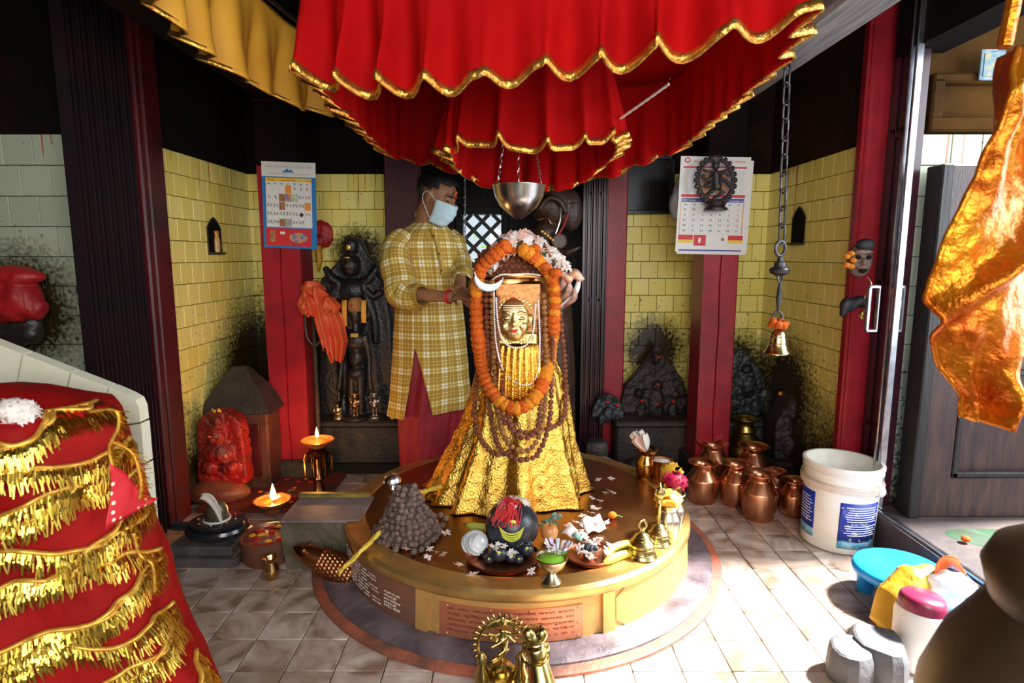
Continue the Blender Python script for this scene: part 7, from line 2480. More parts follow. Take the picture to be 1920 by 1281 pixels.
def mound(th, z, off=0.0):
    a = interp(pm_, z) + off
    b_ = min(0.23, a * 0.72) + off
    w_ = 1 + 0.035 * math.sin(7 * th + z * 9) + 0.05 * nz(3 * math.cos(th), 3 * math.sin(th), z * 4) + 0.025 * nz(9 * math.cos(th), 9 * math.sin(th), z * 16)
    return Vector((a * w_ * math.cos(th), b_ * w_ * math.sin(th), z))
rings = []
for i in range(70):
    z = 0.002 + (ztop_m - 0.002) * i / 69
    rings.append([mound(2 * PI * k / 110, z) for k in range(110)])
rings.append([Vector((p.x * .6, p.y * .6, p.z + 0.025)) for p in rings[-1]])
rings.append([Vector((p.x * .1, p.y * .1, p.z + 0.012)) for p in rings[-1]])
MB().loft(rings, caps=(False, True)).build('cloth', 'chunri_red', cm, 180)
def zrow(z0, th, k):
    return z0 + 0.034 * math.sin(th * 2.0 + k * 2.3) + 0.030 * nz(th * 3, k * 5.1) + 0.05 * (th - R(-60)) * (0.6 if k % 2 else 0.9)
for k in range(16):
    z0 = ztop_m - 0.012 - k * 0.050
    if z0 < 0.16:
        break
    band, thr = [], MB()
    N_ = 150
    for i in range(N_):
        th = lerp(R(-178), R(8), i / (N_ - 1))
        z = max(0.05, min(ztop_m - 0.004, zrow(z0, th, k)))
        p = mound(th, z, 0.006)
        band.append(p)
        nrm = Vector((math.cos(th), math.sin(th) * 1.6, 0)).normalized()
        for q in range(3):
            pp = p + Vector((random.uniform(-.004, .004), random.uniform(-.002, .002), random.uniform(-.003, .003)))
            L2 = random.uniform(0.024, 0.050)
            dx = random.uniform(-.010, .010)
            e = mound(th, max(0.01, z - L2), 0.008 + random.uniform(0, .008))
            e += Vector((-math.sin(th), math.cos(th), 0)) * dx
            sd_ = Vector((-math.sin(th), math.cos(th), 0)) * 0.0013
            md_ = (pp + e) / 2 + nrm * 0.006
            thr.add([pp - sd_, pp + sd_, md_ + sd_ * 1.2, md_ - sd_ * 1.2, e + sd_ * .8, e - sd_ * .8], [(0, 1, 2, 3), (3, 2, 4, 5)])
    bo = MB().tube(band, 0.0065, 6, flat=0.8).build('gold_band', 'net_gold', cm, 180)
    stuff(thr.build('fringe', 'fringe_gold', bo, 0))
# stray net edging that floats off the right side, and the dotted scarf end
for pp in (((168, 772), (215, 770), (222, 800), (205, 840), (212, 880)), ((212, 830), (248, 850), (264, 900), (262, 935)), ((250, 1000), (262, 1040), (286, 1060), (290, 1110))):
    path = cr([at(x, y, 1.15) - Vector(cm.location) for x, y in pp], 40)
    ob_ = MB().tube(path, 0.0035, 6).build('net_edging', 'net_gold', cm, 180)
    thr = MB()
    for i in range(1, 39):
        for q in range(4):
            d = Vector((random.uniform(0.2, 1), random.uniform(-.5, .2), random.uniform(-1, .1))).normalized()
            e = path[i] + d * random.uniform(.014, .026)
            thr.add([path[i], path[i] + Vector((0, 0, 0.0018)), e + Vector((0, 0, 0.0012)), e], [(0, 1, 2, 3)])
    stuff(thr.build('fringe', 'fringe_gold', ob_, 0))
P = []
for i in range(14):
    u = i / 13
    P.append([at(lerp(lerp(205, 200, v), 292, u) - 0, lerp(lerp(870, 992, v), 938, u), 1.10 + 0.10 * u) - Vector(cm.location) + Vector((0, 0.008 * math.sin(u * 6 + v * 4), 0)) for v in [j / 9 for j in range(10)]])
solid(MB().grid(P).build('dotted_scarf_end', 'bandhani', cm, 180), 0.002)
# wide gold ribbon folded at the lower left
P = []
for i in range(30):
    t = i / 29
    th = lerp(R(-112), R(-84), t)
    z = lerp(0.60, 0.16, t)
    P.append([mound(th + dv * 0.055, z + abs(dv) * 0.004, 0.016 + 0.006 * math.sin(t * 20)) for dv in (-1, -.5, 0, .5, 1)])
solid(MB().grid(P).build('gold_ribbon', 'fringe_gold', cm, 180), 0.003)
# white flower posy on top
fp_ = thing('white_posy', 'posy of cream flowers resting on top of the fringed red cloth', 'flowers', at(28, 775, 1.16))
for k in range(40):
    d = Vector((random.uniform(-1, 1), random.uniform(-1, .3), random.uniform(-.5, 1))).normalized()
    q = link('blossom', jw, fp_, loc=Vector((d.x * .036, d.y * .03, d.z * .026)))
    q.rotation_euler = d.to_track_quat('Z', 'X').to_euler()
    q.scale = (0.95,) * 3
MB().ell((0, 0, 0), (0.034, 0.028, 0.024), 12, 8).build('flower_core', 'petal_pink', fp_)

# ================================================================== near centre: brass dancer in a flame ring, and bull
YD = 1.56
nd = thing('brass_dancer', 'brass dancing figure inside a flame ring before the platform', 'statuette', (at(945, 1215, YD).x, YD, 0.0))
o = Vector(nd.location)
L_ = lambda px, py, Y=YD: at(px, py, Y) - o
mat('idol_brass', (0.66, 0.52, 0.20), 0.24, 1.0, col2=(0.44, 0.32, 0.10), scale=30)
rc_ = [L_(942 + 46 * math.cos(q), 1212 + 50 * math.sin(q)) for q in [w_ * PI / 20 for w_ in range(40)]]
MB().tube(rc_, 0.0042, 8, closed=True).build('ring', 'idol_brass', nd)
fk = MB().lathe([(0.0, -.004), (0.004, -0.002), (0.0055, 0.004), (0.003, 0.011), (0, 0.015)], 8).mesh('flame_knob', 'idol_brass')
for k in range(22):
    q = R(150) + R(240) * k / 21
    p = L_(942 + 50 * math.cos(q), 1212 + 54 * math.sin(q))
    c = link('flame_knob', fk, nd, loc=p)
    c.rotation_euler = (0, math.atan2(math.cos(q), -math.sin(q)), 0)
s = MB()
s.tube([L_(944, 1180), L_(940, 1195), L_(935, 1207)], [.0095, .010, .012], 10)
s.ell(L_(943, 1168), (.0095, .009, .012), 12, 8)
s.lathe([(.009, 0), (.006, .010), (0, .018)], 10, L_(943, 1164))
for pp, r_ in ((((944, 1182), (930, 1190), (915, 1184)), .005), (((944, 1182), (960, 1186), (975, 1180)), .005), (((943, 1184), (950, 1195), (934, 1203), (920, 1207)), .0055), (((944, 1184), (955, 1192), (966, 1200)), .005), (((936, 1207), (950, 1203), (946, 1215), (934, 1222)), .008), (((936, 1208), (928, 1196), (918, 1192)), .006), (((938, 1210), (951, 1216), (940, 1224), (922, 1232)), .0085), (((936, 1225), (942, 1240)), .0055)):
    s.tube([L_(*q) + Vector((0, -0.006 * i, 0)) for i, q in enumerate(pp)], r_, 8)
for k in range(5):
    s.tube([L_(943, 1170), L_(920 - 2 * k, 1160 + 6 * k)], [.003, .002], 6)
    s.tube([L_(943, 1170), L_(966 + 2 * k, 1160 + 6 * k)], [.003, .002], 6)
s.tube([L_(896, 1188), L_(915, 1192)], .0035, 6)
s.tube([L_(965, 1195), L_(988, 1200)], .0035, 6)
link('dancer', remesh(s, 0.0026, 'idol_brass', 1, 'dancer'), nd)
zp = L_(940, 1240).z
MB().lathe([(0.055, 0), (0.057, 0.01), (0.045, 0.02), (0.048, zp - 0.035), (0.030, zp - 0.030), (0.032, zp - 0.016), (0.020, zp - 0.010), (0.018, zp), (0, zp)], 28, (L_(940, 1240).x, 0, 0)).build('pedestal', 'idol_brass', nd, 30)
for sx, ph in ((-1, 0.0), (1, 0.6)):
    x = L_(940 + sx * 36, 1240).x
    MB().lathe([(0.022, 0), (0.024, 0.01), (0.018, zp * .5), (0.022, zp * .75), (0.012, zp * .95), (0.016, zp * 1.12), (0.006, zp * 1.25), (0, zp * 1.26)], 18, (x, -0.01, 0)).build('attendant', 'idol_brass', nd, 40)
bu = thing('brass_bull', 'seated brass bull turned toward the platform, right of the dancer', 'statuette', (at(1010, 1281, 1.45).x, 1.44, 0.0))
o = Vector(bu.location)
L_ = lambda px, py, Y=1.45: at(px, py, Y) - o
s = MB()
zb_ = L_(1015, 1270).z
s.ell((0.02, -0.05, zb_ * 0.50), (.070, .11, zb_ * 0.5), 18, 12)
s.tube([(0.012, -0.02, zb_ * 0.85), L_(1008, 1238), L_(1004, 1212)], [.040, .027, .024], 14)
s.ell(L_(1003, 1194, 1.47), (.027, .030, .026), 16, 12)
s.ell(L_(1002, 1210, 1.51), (.018, .024, .018), 12, 8)
for sx, ex in ((-1, 982), (1, 1026)):
    s.ell(L_(1003 + sx * 13, 1190, 1.455), (.017, .016, .020), 12, 8)
    s.ell(L_(ex, 1214, 1.46), (.008, .007, .018), 10, 8)
    s.tube([L_(1003 + sx * 9, 1182, 1.47), L_(1003 + sx * 12, 1170, 1.47)], [.008, .003], 8)
    s.ell((0.012 + sx * 0.06, 0.04, zb_ * 0.28), (.022, .055, zb_ * .28), 12, 8)
s.ell((0.012, 0.0, zb_ * 0.98), (.032, .034, .026), 14, 10)
link('bull', remesh(s, 0.0048, 'idol_brass', 3, 'bull'), bu)
MB().bbox((0.01, -0.02, 0.008), (0.16, 0.24, 0.016), 0.004).build('base_plate', 'idol_brass', bu)
MB().tube([L_(1003, 1228, 1.45) + Vector((0.037 * math.cos(q), 0.037 * math.sin(q), 0.006 * math.sin(q))) for q in [w_ * PI / 10 for w_ in range(20)]], 0.003, 6, closed=True).build('collar', 'idol_brass', bu)

# ================================================================== offerings on the platform
TZ = PT - 0.001
mat('green_soft', (0.22, 0.52, 0.03), 0.4, col2=(0.35, 0.6, 0.05), scale=15)
mat('banana', (0.62, 0.50, 0.06), 0.45, col2=(0.36, 0.38, 0.06), scale=9)
mat('banana_tip', (0.10, 0.07, 0.03), 0.6)
mat('apple', (0.62, 0.10, 0.05), 0.3, col2=(0.72, 0.56, 0.16), scale=9)
mat('conch', (0.66, 0.74, 0.80), 0.3, col2=(0.78, 0.80, 0.82), scale=8)
mat('tilak_yellow', (0.60, 0.62, 0.08), 0.6)
mat('brass_bell2', (0.60, 0.48, 0.20), 0.24, 1.0, col2=(0.40, 0.30, 0.10), scale=18)
mat('copper_plate2', (0.60, 0.24, 0.12), 0.3, 1.0, col2=(0.42, 0.17, 0.09), scale=14)
mat('shaligram', (0.012, 0.016, 0.026), 0.28, col2=(0.03, 0.035, 0.045), scale=30, bump=0.15)
mat('banknote', (0.62, 0.46, 0.46), 0.6, col2=(0.75, 0.70, 0.68), scale=40)
mat('banknote_green', (0.10, 0.30, 0.24), 0.5, col2=(0.3, 0.45, 0.38), scale=40)
mat('crimson', (0.50, 0.008, 0.06), 0.5, transl=0.2)
mat('rice', (0.84, 0.80, 0.74), 0.6, col2=(0.6, 0.5, 0.42), scale=120)
mat('rope_yellow', (0.75, 0.52, 0.06), 0.7, col2=(0.55, 0.36, 0.03), scale=60, bump=0.6, bscale=120)
G = lambda px, py, z=TZ: gz(px, py, z)
# heap of dusty beads with a silver cup
hp = G(764, 1000)
bh = thing('bead_heap', 'conical heap of dusty brown seed beads on the left of the platform', 'beads', hp)
ztp = at(752, 912, hp.y).z - TZ
rb0 = 0.118
MB().lathe([(rb0, 0), (rb0 * .9, ztp * .15), (rb0 * .58, ztp * .55), (rb0 * .34, ztp * .85), (rb0 * .2, ztp), (0, ztp)], 28).build('core', 'bead_dusty', bh)
bdm = bead_mesh(0.0125, 'bead_dusty')
nb_ = 0
for ring in range(11):
    t = ring / 10
    rr, zz = lerp(rb0 + 0.004, rb0 * .26, t ** 0.9), 0.010 + (ztp - 0.012) * t
    n = int(2 * PI * rr / 0.022)
    for k in range(n):
        a = 2 * PI * k / n + ring * 0.7
        if math.sin(a) > 0.35:
            continue
        q = link('bead', bdm, bh, loc=(rr * math.cos(a) + random.uniform(-.006, .006), rr * math.sin(a) + random.uniform(-.008, .004), zz + random.uniform(-.005, .005)))
        q.rotation_euler = (random.uniform(0, 6), random.uniform(0, 6), 0)
        q.scale = (random.uniform(.85, 1.12),) * 3
for k, (px, py) in enumerate(((822, 1000), (830, 985), (812, 1012), (800, 1022), (790, 1030), (776, 1034), (742, 1030), (836, 972), (826, 966), (814, 968), (728, 1020))):
    link('bead', bdm, bh, loc=G(px, py, TZ + 0.012) - hp)
cpp = Vector((hp.x + 0.0, hp.y, TZ + ztp))
cpp.x = at(736, 900, hp.y).x
cup = thing('silver_cup', 'small silver stemmed cup upside down on the bead heap', 'cup', cpp)
MB().lathe([(0.012, -0.006), (0.010, 0.012), (0.034, 0.020), (0.033, 0.030), (0.024, 0.044), (0.012, 0.050), (0.0, 0.050)], 24).build('bowl', 'silver', cup, 50)
MB().lathe([(0.016, -0.008), (0.013, 0.0), (0.008, 0.012)], 18, cap=(True, False)).build('stem', 'silver', cup)
# twisted yellow cloth tail
rp2 = [at(826, 912, 2.50), at(800, 920, 2.44), at(778, 928, 2.34), at(748, 960, 2.20), at(706, 1004, 2.10), at(668, 1042, 2.02), at(636, 1072, 1.99)]
pts = cr(rp2, 60)
yr_ = thing('yellow_cloth_tail', 'twisted yellow cloth tail running from the gold cloth over the bead heap', 'cloth', pts[30])
o = Vector(yr_.location)
MB().tube([p - o for p in pts], [0.014 * (1 - i / 59 * .45) * (1 + .2 * math.sin(i * 1.3)) for i in range(60)], 10, flat=0.7).build('twist', 'rope_yellow', yr_, 180)
MB().tube([p - o + Vector((0.004 * math.sin(i * .8), -0.008, 0.006 * math.cos(i * .8))) for i, p in enumerate(pts)], 0.005, 6).build('strand', 'rope_yellow', yr_, 180)
# big black ammonite stone
bp = G(960, 1022, TZ + 0.012)
bs_ = thing('round_black_stone', 'large round black stone with a yellow tilak and flowers on top', 'stone', bp)
MB().lathe([(0.045, 0), (0.072, 0.012), (0.094, 0.045), (0.099, 0.080), (0.090, 0.118), (0.068, 0.146), (0.035, 0.160), (0, 0.163)], 48).build('stone', 'shaligram', bs_, 180)
def on_stone(a, z):
    r_ = interp([(0, .045), (.012, .072), (.045, .094), (.080, .099), (.118, .090), (.146, .068), (.160, .035)], z) + 0.002
    return Vector((r_ * math.sin(a), -r_ * math.cos(a), z))
for k in range(4):
    MB().tube([on_stone(-0.02 + t * (0.50 - .05 * k), 0.090 - 0.0085 * k + 0.020 * t * t) for t in [i / 10 * 2 - 1 for i in range(11)]], [.0012] + [.0038] * 9 + [.0012], 6, flat=.5).build('tilak_stroke', 'tilak_yellow', bs_)
MB().ell(on_stone(0.02, 0.128), (0.014, 0.006, 0.008), 10, 6).build('tilak_spot', 'tilak_yellow', bs_)
rt_ = MB()
for k in range(70):
    a, b_ = random.uniform(-1.2, 1.2), random.uniform(0, 1)
    p0 = Vector((random.uniform(-.03, .03), random.uniform(-.03, .01), 0.168 + random.uniform(0, .02)))
    p2 = on_stone(a * .55 - 0.35, random.uniform(0.105, 0.15)) + Vector((0, -.004, 0))
    p1 = (p0 + p2) / 2 + Vector((random.uniform(-.01, .01), -.012, .014))
    rt_.tube([p0, p1, p2], 0.0016, 4)
stuff(rt_.build('red_thread_petals', 'tika_red', bs_))
for k in range(22):
    d = Vector((random.uniform(-.9, 1), random.uniform(-1, .4), random.uniform(.2, 1))).normalized()
    q = link('white_blossom', jw, bs_, loc=Vector((0.005, 0, 0.155)) + Vector((d.x * .060, d.y * .055, d.z * .026 - 0.004)))
    q.rotation_euler = d.to_track_quat('Z', 'X').to_euler()
    q.scale = (.95,) * 3
# tray of small black stones
pp_ = G(943, 1047)
def tray(loc, r, label, m='copper_plate2'):
    t = thing('copper_tray', label, 'tray', loc, 0, 'copper offering trays')
    MB().lathe([(r * .9, 0), (r * .96, 0.003), (r, 0.014), (r + .003, 0.016), (r - .003, 0.017), (r * .94, 0.008), (0, 0.006)], 56).build('dish', m, t, 40)
    MB().lathe([(r - .001, 0.0145), (r + .0045, 0.016), (r - .001, 0.0185)], 56, cap=(False, False)).build('rim', m, t)
    return t
tray(pp_, 0.128, 'copper tray of small black stones before the large round stone')
for k, (px, py, r_, lab) in enumerate(((934, 1052, 0.034, 'black pebble with a yellow dot, at the tray front'), (902, 1042, 0.026, 'black pebble at the left of the stone tray'), (986, 1042, 0.030, 'black pebble at the right of the stone tray'), (958, 1054, 0.022, 'small black pebble right of the yellow-dotted one'), (916, 1056, 0.018, 'tiny black pebble left of the yellow-dotted one'), (972, 1056, 0.018, 'tiny black pebble at the tray front right'), (886, 1032, 0.018, 'tiny black pebble under the conch'))):
    p = G(px, py, TZ + 0.009)
    t = thing('black_pebble', lab, 'stone', p, 0, 'small black stones on the tray')
    b = MB().ell((0, 0, r_ * .82), (r_, r_ * .95, r_ * .82), 16, 11)
    b.build('stone', 'shaligram', t, 180)
    MB().ell((0.1 * r_, -r_ * .72, r_ * 1.3), (r_ * .22, r_ * .16, r_ * .16), 8, 6).build('dot', 'tilak_yellow', t)
    if k < 4:
        for q_ in range(4):
            a = q_ * 1.5 + k
            q = link('blossom', jw, t, loc=(r_ * .6 * math.cos(a), r_ * .4 * math.sin(a) - 0.005, r_ * 1.62))
            q.rotation_euler = (random.uniform(-.6, .6), random.uniform(-.6, .6), a)
            q.scale = (.8,) * 3
# conch
cp_ = G(893, 1036, TZ + 0.018)
ct = thing('conch_shell', 'pale blue-white conch shell at the left of the stone tray', 'shell', cp_)
Mr = Matrix.Rotation(R(25), 3, 'Z') @ Matrix.Rotation(R(62), 3, 'X')
rings = []
for i in range(40):
    t = i / 39
    r_ = 0.006 + 0.036 * math.sin(min(1, t * 1.12) * PI * .62) * (1 + .05 * math.sin(t * 40))
    ang = t * 9
    cc_ = Vector((0.004 * math.cos(ang), 0.004 * math.sin(ang), 0.060 - 0.098 * t))
    rings.append([Mr @ (cc_ + Vector((r_ * math.cos(q), r_ * math.sin(q), 0.004 * math.sin(q - ang)))) + Vector((0, 0, 0.036)) for q in [w_ * PI / 12 for w_ in range(24)]])
MB().loft(rings).build('shell', 'conch', ct, 60)
sp2 = MB().tube([Mr @ Vector(((0.008 + 0.0032 * i) * math.cos(i * .55), (0.008 + 0.0032 * i) * math.sin(i * .55), 0.060 - 0.0042 * i)) + Vector((0, 0, 0.036)) for i in range(10)], 0.0035, 6)
sp2.build('spiral_ridge', 'conch', ct, 180)
MB().ell(Mr @ Vector((0.034, 0, -0.01)) + Vector((0, 0, .036)), (.012, .010, .026), 10, 8).build('lip', 'conch', ct)
# bananas
def banana(p0, p1, bend, r_, label, nm='banana'):
    t = thing('banana', label, 'banana', (p0 + p1) / 2 * 1.0, 0, 'bananas on the platform')
    o = Vector(t.location)
    m_ = (p0 + p1) / 2 + bend
    pts = cr([p0, (p0 + m_) / 2 + bend * .25, m_, (m_ + p1) / 2 + bend * .25, p1], 18)
    MB().tube([p - o for p in pts], [r_ * k_ for k_ in (.35, .55, .8, .92, 1, 1, 1, 1, 1, 1, 1, 1, .97, .92, .85, .7, .5, .3)], 6).build('fruit', nm, t, 60)
    MB().tube([pts[-1] - o, pts[-1] - o + (pts[-1] - pts[-2]).normalized() * .012], [r_ * .34, r_ * .25], 6).build('tip', 'banana_tip', t)
zb3 = TZ + 0.016
banana(G(918, 990, zb3), G(874, 984, zb3 + .005), Vector((0, -.012, .002)), 0.017, 'green-yellow banana behind the large round stone', 'banana_green' if 'banana_green' in MATS else mat('banana_green', (0.42, 0.55, 0.07), 0.45, col2=(0.6, 0.55, 0.1), scale=9).name)
banana(G(1136, 1044, zb3), G(1186, 1018, zb3), Vector((-.012, .008, .004)), 0.0175, 'upper yellow banana between tray and bells')
banana(G(1132, 1056, zb3), G(1190, 1036, zb3), Vector((.0, .012, .0)), 0.016, 'lower dull banana between tray and bells')
# apple
ap = G(1030, 1012, TZ)
at_ = thing('apple', 'red and yellow apple right of the large round stone', 'apple', ap)
MB().lathe([(0.008, .003), (0.018, 0), (0.030, .014), (0.034, .032), (0.029, .052), (0.016, .060), (0.006, .055), (0, .053)], 28).build('fruit', 'apple', at_, 180)
MB().tube([(0, 0, .053), (.002, 0, .064), (.005, 0, .070)], .0018, 6).build('stalk', 'banana_tip', at_)
# banknotes and ribbon
def note(px, py, w_, h_, rz, m, label, tilt=0.2, zz=0.004):
    t = thing('banknote', label, 'banknote', G(px, py, TZ), rz, 'banknotes on the platform')
    P = [[Vector((w_ * (i / 8 - .5), h_ * (j / 4 - .5), zz + .012 * math.sin(i * .6) ** 2 + tilt * h_ * (j / 4))) for j in range(5)] for i in range(9)]
    o_ = solid(MB().grid(P).build('paper', m, t, 180), 0.0006)
    MB().lathe([(0, 0), (h_ * .2, 0), (h_ * .2, .0006), (0, .0006)], 16, (w_ * .22, 0, zz + .010 + tilt * h_ * .5)).build('medallion', 'petal_pink', t)
note(1112, 996, 0.085, 0.055, 0.35, 'banknote', 'pinkish banknote standing behind the flower tray', 0.7)
note(1072, 1006, 0.085, 0.045, -0.7, 'banknote', 'folded pale banknote right of the apple', 0.4)
note(1088, 1012, 0.05, 0.035, 0.9, 'banknote_green', 'small folded green banknote beside the apple', 0.4)
rg_ = thing('green_ribbon', 'crumpled green ribbon behind the apple', 'ribbon', G(1035, 982, TZ))
for k in range(6):
    a = k * 1.1
    P = [[Vector((0.05 * t * math.cos(a) + .01 * math.sin(t * 5), .035 * t * math.sin(a), .008 + .022 * math.sin(t * 2.6 + k) + v * .016)) for v in (0, .5, 1)] for t in [i / 7 for i in range(8)]]
    solid(MB().grid(P).build('loop', 'banknote_green', rg_, 180), 0.0008)
# flower tray with a small bowl of dark berries
tp = G(1104, 1044, TZ)
tray(tp, 0.088, 'copper tray of flowers and a bowl of dark berries')
bwp = G(1102, 1040, TZ + 0.007)
bb_ = thing('berry_bowl', 'little silver bowl of dark berries on the flower tray', 'bowl', bwp)
MB().lathe([(0.016, 0), (0.018, .003), (0.030, .014), (0.036, .022), (0.038, .023), (0.034, .021), (0, .010)], 30).build('bowl', 'silver', bb_, 50)
for k in range(26):
    a, r_ = random.uniform(0, 6.28), random.uniform(0, .027)
    MB().ell((r_ * math.cos(a), r_ * math.sin(a), .024 + .012 * (1 - r_ / .03)), .0075, 8, 6).build('berry', 'shaligram', bb_)
fc_ = 0
def scatter_flower(px, py, z, label, k=1.0, me=None, grp='night jasmine blossoms on the platform'):
    p = G(px, py, z)
    place_flower(p, label, (random.uniform(-.4, .4), random.uniform(-.4, .4), random.uniform(0, 6)), k, me, grp)
for k in range(30):
    a, r_ = random.uniform(0, 6.28), random.uniform(.02, .085)
    p = tp + Vector((r_ * math.cos(a), r_ * math.sin(a), .018 + random.uniform(0, .018)))
    place_flower(p, 'white and orange blossom heaped in the flower tray', (random.uniform(-.7, .7), random.uniform(-.7, .7), random.uniform(0, 6)), random.uniform(.85, 1.1), None, 'blossoms heaped in the flower tray')
# footed bowl with green paste and wrapped flower
fb3 = G(1034, 1090, TZ + 0.004)
ftb = thing('footed_bowl', 'footed pale brass bowl of green paste at the front of the platform', 'bowl', fb3)
MB().lathe([(0.034, 0), (0.035, .004), (0.020, .020), (0.014, .030), (0.020, .036), (0.042, .056), (0.053, .084), (0.054, .088), (0.050, .087), (0.044, .070), (0, .062)], 40).build('bowl', mat('pale_brass', (0.72, 0.64, 0.42), 0.25, 1.0, col2=(0.6, 0.5, 0.3), scale=14), ftb, 50)
MB().lathe([(0.045, .072), (0.040, .080), (0.02, .086), (0, .088)], 24, cap=(False, False)).build('green_paste', 'green_soft', ftb, 180)
MB().lathe([(0.0525, .0865), (0.0558, .088), (0.0525, .0895), (0.050, .088)], 40, cap=(False, False)).build('rim', 'pale_brass', ftb)
wf = thing('wrapped_flower', 'violet and white flower wrapped in clear film in the footed bowl', 'flower', fb3 + Vector((0.022, 0.01, 0.088)))
for k in range(12):
    a = k * 0.52
    P = [[Vector(((.006 + .042 * t) * math.cos(a + v * .22 * (1 - .3 * t)), (.006 + .036 * t) * math.sin(a + v * .22), .004 + .036 * t + .006 * math.sin(t * 9 + k))) for v in (-1, 0, 1)] for t in [i / 6 for i in range(7)]]
    solid(MB().grid(P).build('petal', ('bag_clear', 'lilac_plastic', 'petal_white')[k % 3], wf, 180), 0.0008)
MB().tube([(-.03, -.01, .004), (0, -.012, .016), (.026, -.008, .012)], .006, 6, flat=.4).build('leaf', 'leaf', wf)
# bells with handles
def hand_bell(p, s_, label, tall):
    t = thing('hand_bell', label, 'bell', p, 0, 'brass hand bells')
    MB().lathe([(.052 * s_, 0), (.055 * s_, .004 * s_), (.049 * s_, .012 * s_), (.044 * s_, .030 * s_), (.043 * s_, .048 * s_), (.046 * s_, .050 * s_), (.043 * s_, .053 * s_), (.034 * s_, .062 * s_), (.031 * s_, .064 * s_), (.022 * s_, .080 * s_), (.012 * s_, .088 * s_)], 36, cap=(True, False)).build('bell', 'brass_bell2', t, 30)
    for z, r_ in ((.016, .048), (.036, .0442), (.066, .031), (.076, .0245)):
        MB().lathe([(r_ * s_, (z - .002) * s_), ((r_ + .002) * s_, z * s_), (r_ * s_, (z + .002) * s_)], 36, cap=(False, False)).build('ring_band', 'brass_bell2', t)
    if tall:
        MB().lathe([(.010 * s_, .086 * s_), (.007 * s_, .10 * s_), (.007 * s_, .17 * s_), (.010 * s_, .175 * s_), (.006 * s_, .18 * s_), (.008 * s_, .20 * s_)], 16).build('handle', 'brass_bell2', t)
        f = MB()
        f.ell((0, 0, .225 * s_), (.018 * s_, .012 * s_, .028 * s_), 12, 8)
        f.ell((0, -.004, .245 * s_), (.011 * s_, .011 * s_, .013 * s_), 10, 8)
        f.ell((.012 * s_, 0, .23 * s_), (.014 * s_, .006 * s_, .022 * s_), 10, 8)
        f.ell((-.012 * s_, 0, .23 * s_), (.014 * s_, .006 * s_, .022 * s_), 10, 8)
        f.lathe([(.010 * s_, 0), (.006 * s_, .018 * s_), (0, .026 * s_)], 10, (0, 0, .250 * s_))
        link('finial_figure', remesh(f, .0028, 'brass_bell2', 1, 'finial'), t)
    else:
        MB().lathe([(.011 * s_, .086 * s_), (.008 * s_, .095 * s_), (.010 * s_, .105 * s_)], 14).build('neck', 'brass_bell2', t)
        MB().tube([(.013 * s_ * math.cos(q), 0, .118 * s_ + .016 * s_ * math.sin(q)) for q in [w_ * PI / 8 for w_ in range(16)]], .005 * s_, 8, closed=True).build('loop_handle', 'brass_bell2', t)
hand_bell(G(1203, 1042), 1.0, 'squat brass bell with a loop handle, near the bananas', False)
hand_bell(G(1234, 1018), 0.86, 'taller brass hand bell with a figured handle', True)
# vessels along the right rim
def vessel(p, r, h, m, label, fill=None, waist=True):
    t = thing('offering_pot', label, 'pot', p, 0, 'metal pots along the right rim')
    if waist:
        pr = [(r * .78, 0), (r * .82, .004), (r * .92, h * .25), (r, h * .52), (r * .96, h * .56), (r * .68, h * .76), (r * .66, h * .82), (r * .92, h * .97), (r * .94, h), (r * .86, h * .99), (r * .6, h * .84), (0, h * .8)]
    else:
        pr = [(r * .74, 0), (r * .78, .004), (r * .86, h * .5), (r * .96, h * .97), (r, h), (r * .94, h * .99), (r * .82, h * .55), (0, h * .82)]
    MB().lathe(pr, 40, cap=(True, False)).build('body', m, t, 40)
    rr_ = pr[-4][0] if waist else r
    MB().lathe([(rr_ * .97, h * .985), (rr_ * 1.05, h), (rr_ * .97, h * 1.015), (rr_ * .92, h)], 40, cap=(False, False)).build('rim', m, t)
    if fill:
        MB().lathe([(r * (.62 if waist else .84), h * .93), (r * .4, h * .99), (0, h * 1.01)], 24, cap=(False, False)).build('filling', fill, t, 180)
    return t
def pot_from_px(px, pyb, pyt, wpx, m, label, fill=None, waist=True):
    p = G(px, pyb)
    h = at(px, pyt, p.y).z - TZ
    r = wpx / 2 / ppm(p.y, TZ + h / 2)
    return vessel(p, r, h, m, label, fill, waist), p, h, r
_, lp1, lh, lr = pot_from_px(1212, 893, 842, 44, 'brass_pot', 'shiny brass pot stuffed with pink cloth flowers')
pk = thing('cloth_flower_bunch', 'pink and peach cloth flower bunch standing in the shiny brass pot', 'flowers', lp1 + Vector((0, 0, lh * .95)))
for k in range(11):
    a = random.uniform(0, 6.28)
    L2 = random.uniform(.06, .10)
    d = Vector((-0.35 + .45 * math.cos(a), .3 * math.sin(a), 1)).normalized()
    sd = d.orthogonal().normalized()
    P = [[d * L2 * t + sd * (v * (.008 + .018 * math.sin(t * PI * .8))) + Vector((-.02 * t * t, 0, .004 * math.cos(v * 3 + k))) for v in (-1, -.4, .4, 1)] for t in [i / 6 for i in range(7)]]
    solid(MB().grid(P).build('petal', ('petal_peach', 'petal_pink', 'petal_white')[k % 3], pk, 180), .0012)
pot_from_px(1240, 905, 862, 40, 'copper_pot', 'copper pot of white rice behind the tall hand bell', 'rice', False)
_, q1, h1, r1_ = pot_from_px(1258, 935, 886, 36, 'silver_pot' if 'silver_pot' in MATS else mat('silver_pot', (0.72, 0.64, 0.50), 0.24, 1.0, col2=(0.6, 0.5, 0.36), scale=14).name, 'metal pot topped with yellow blossoms near the rim', None)
_, q2, h2, r2_ = pot_from_px(1263, 955, 905, 40, 'brass_pot', 'metal pot topped with crimson petals on the right rim', None)
pot_from_px(1262, 985, 925, 42, 'silver_pot', 'silvery pot with white rice on the right rim', 'rice')
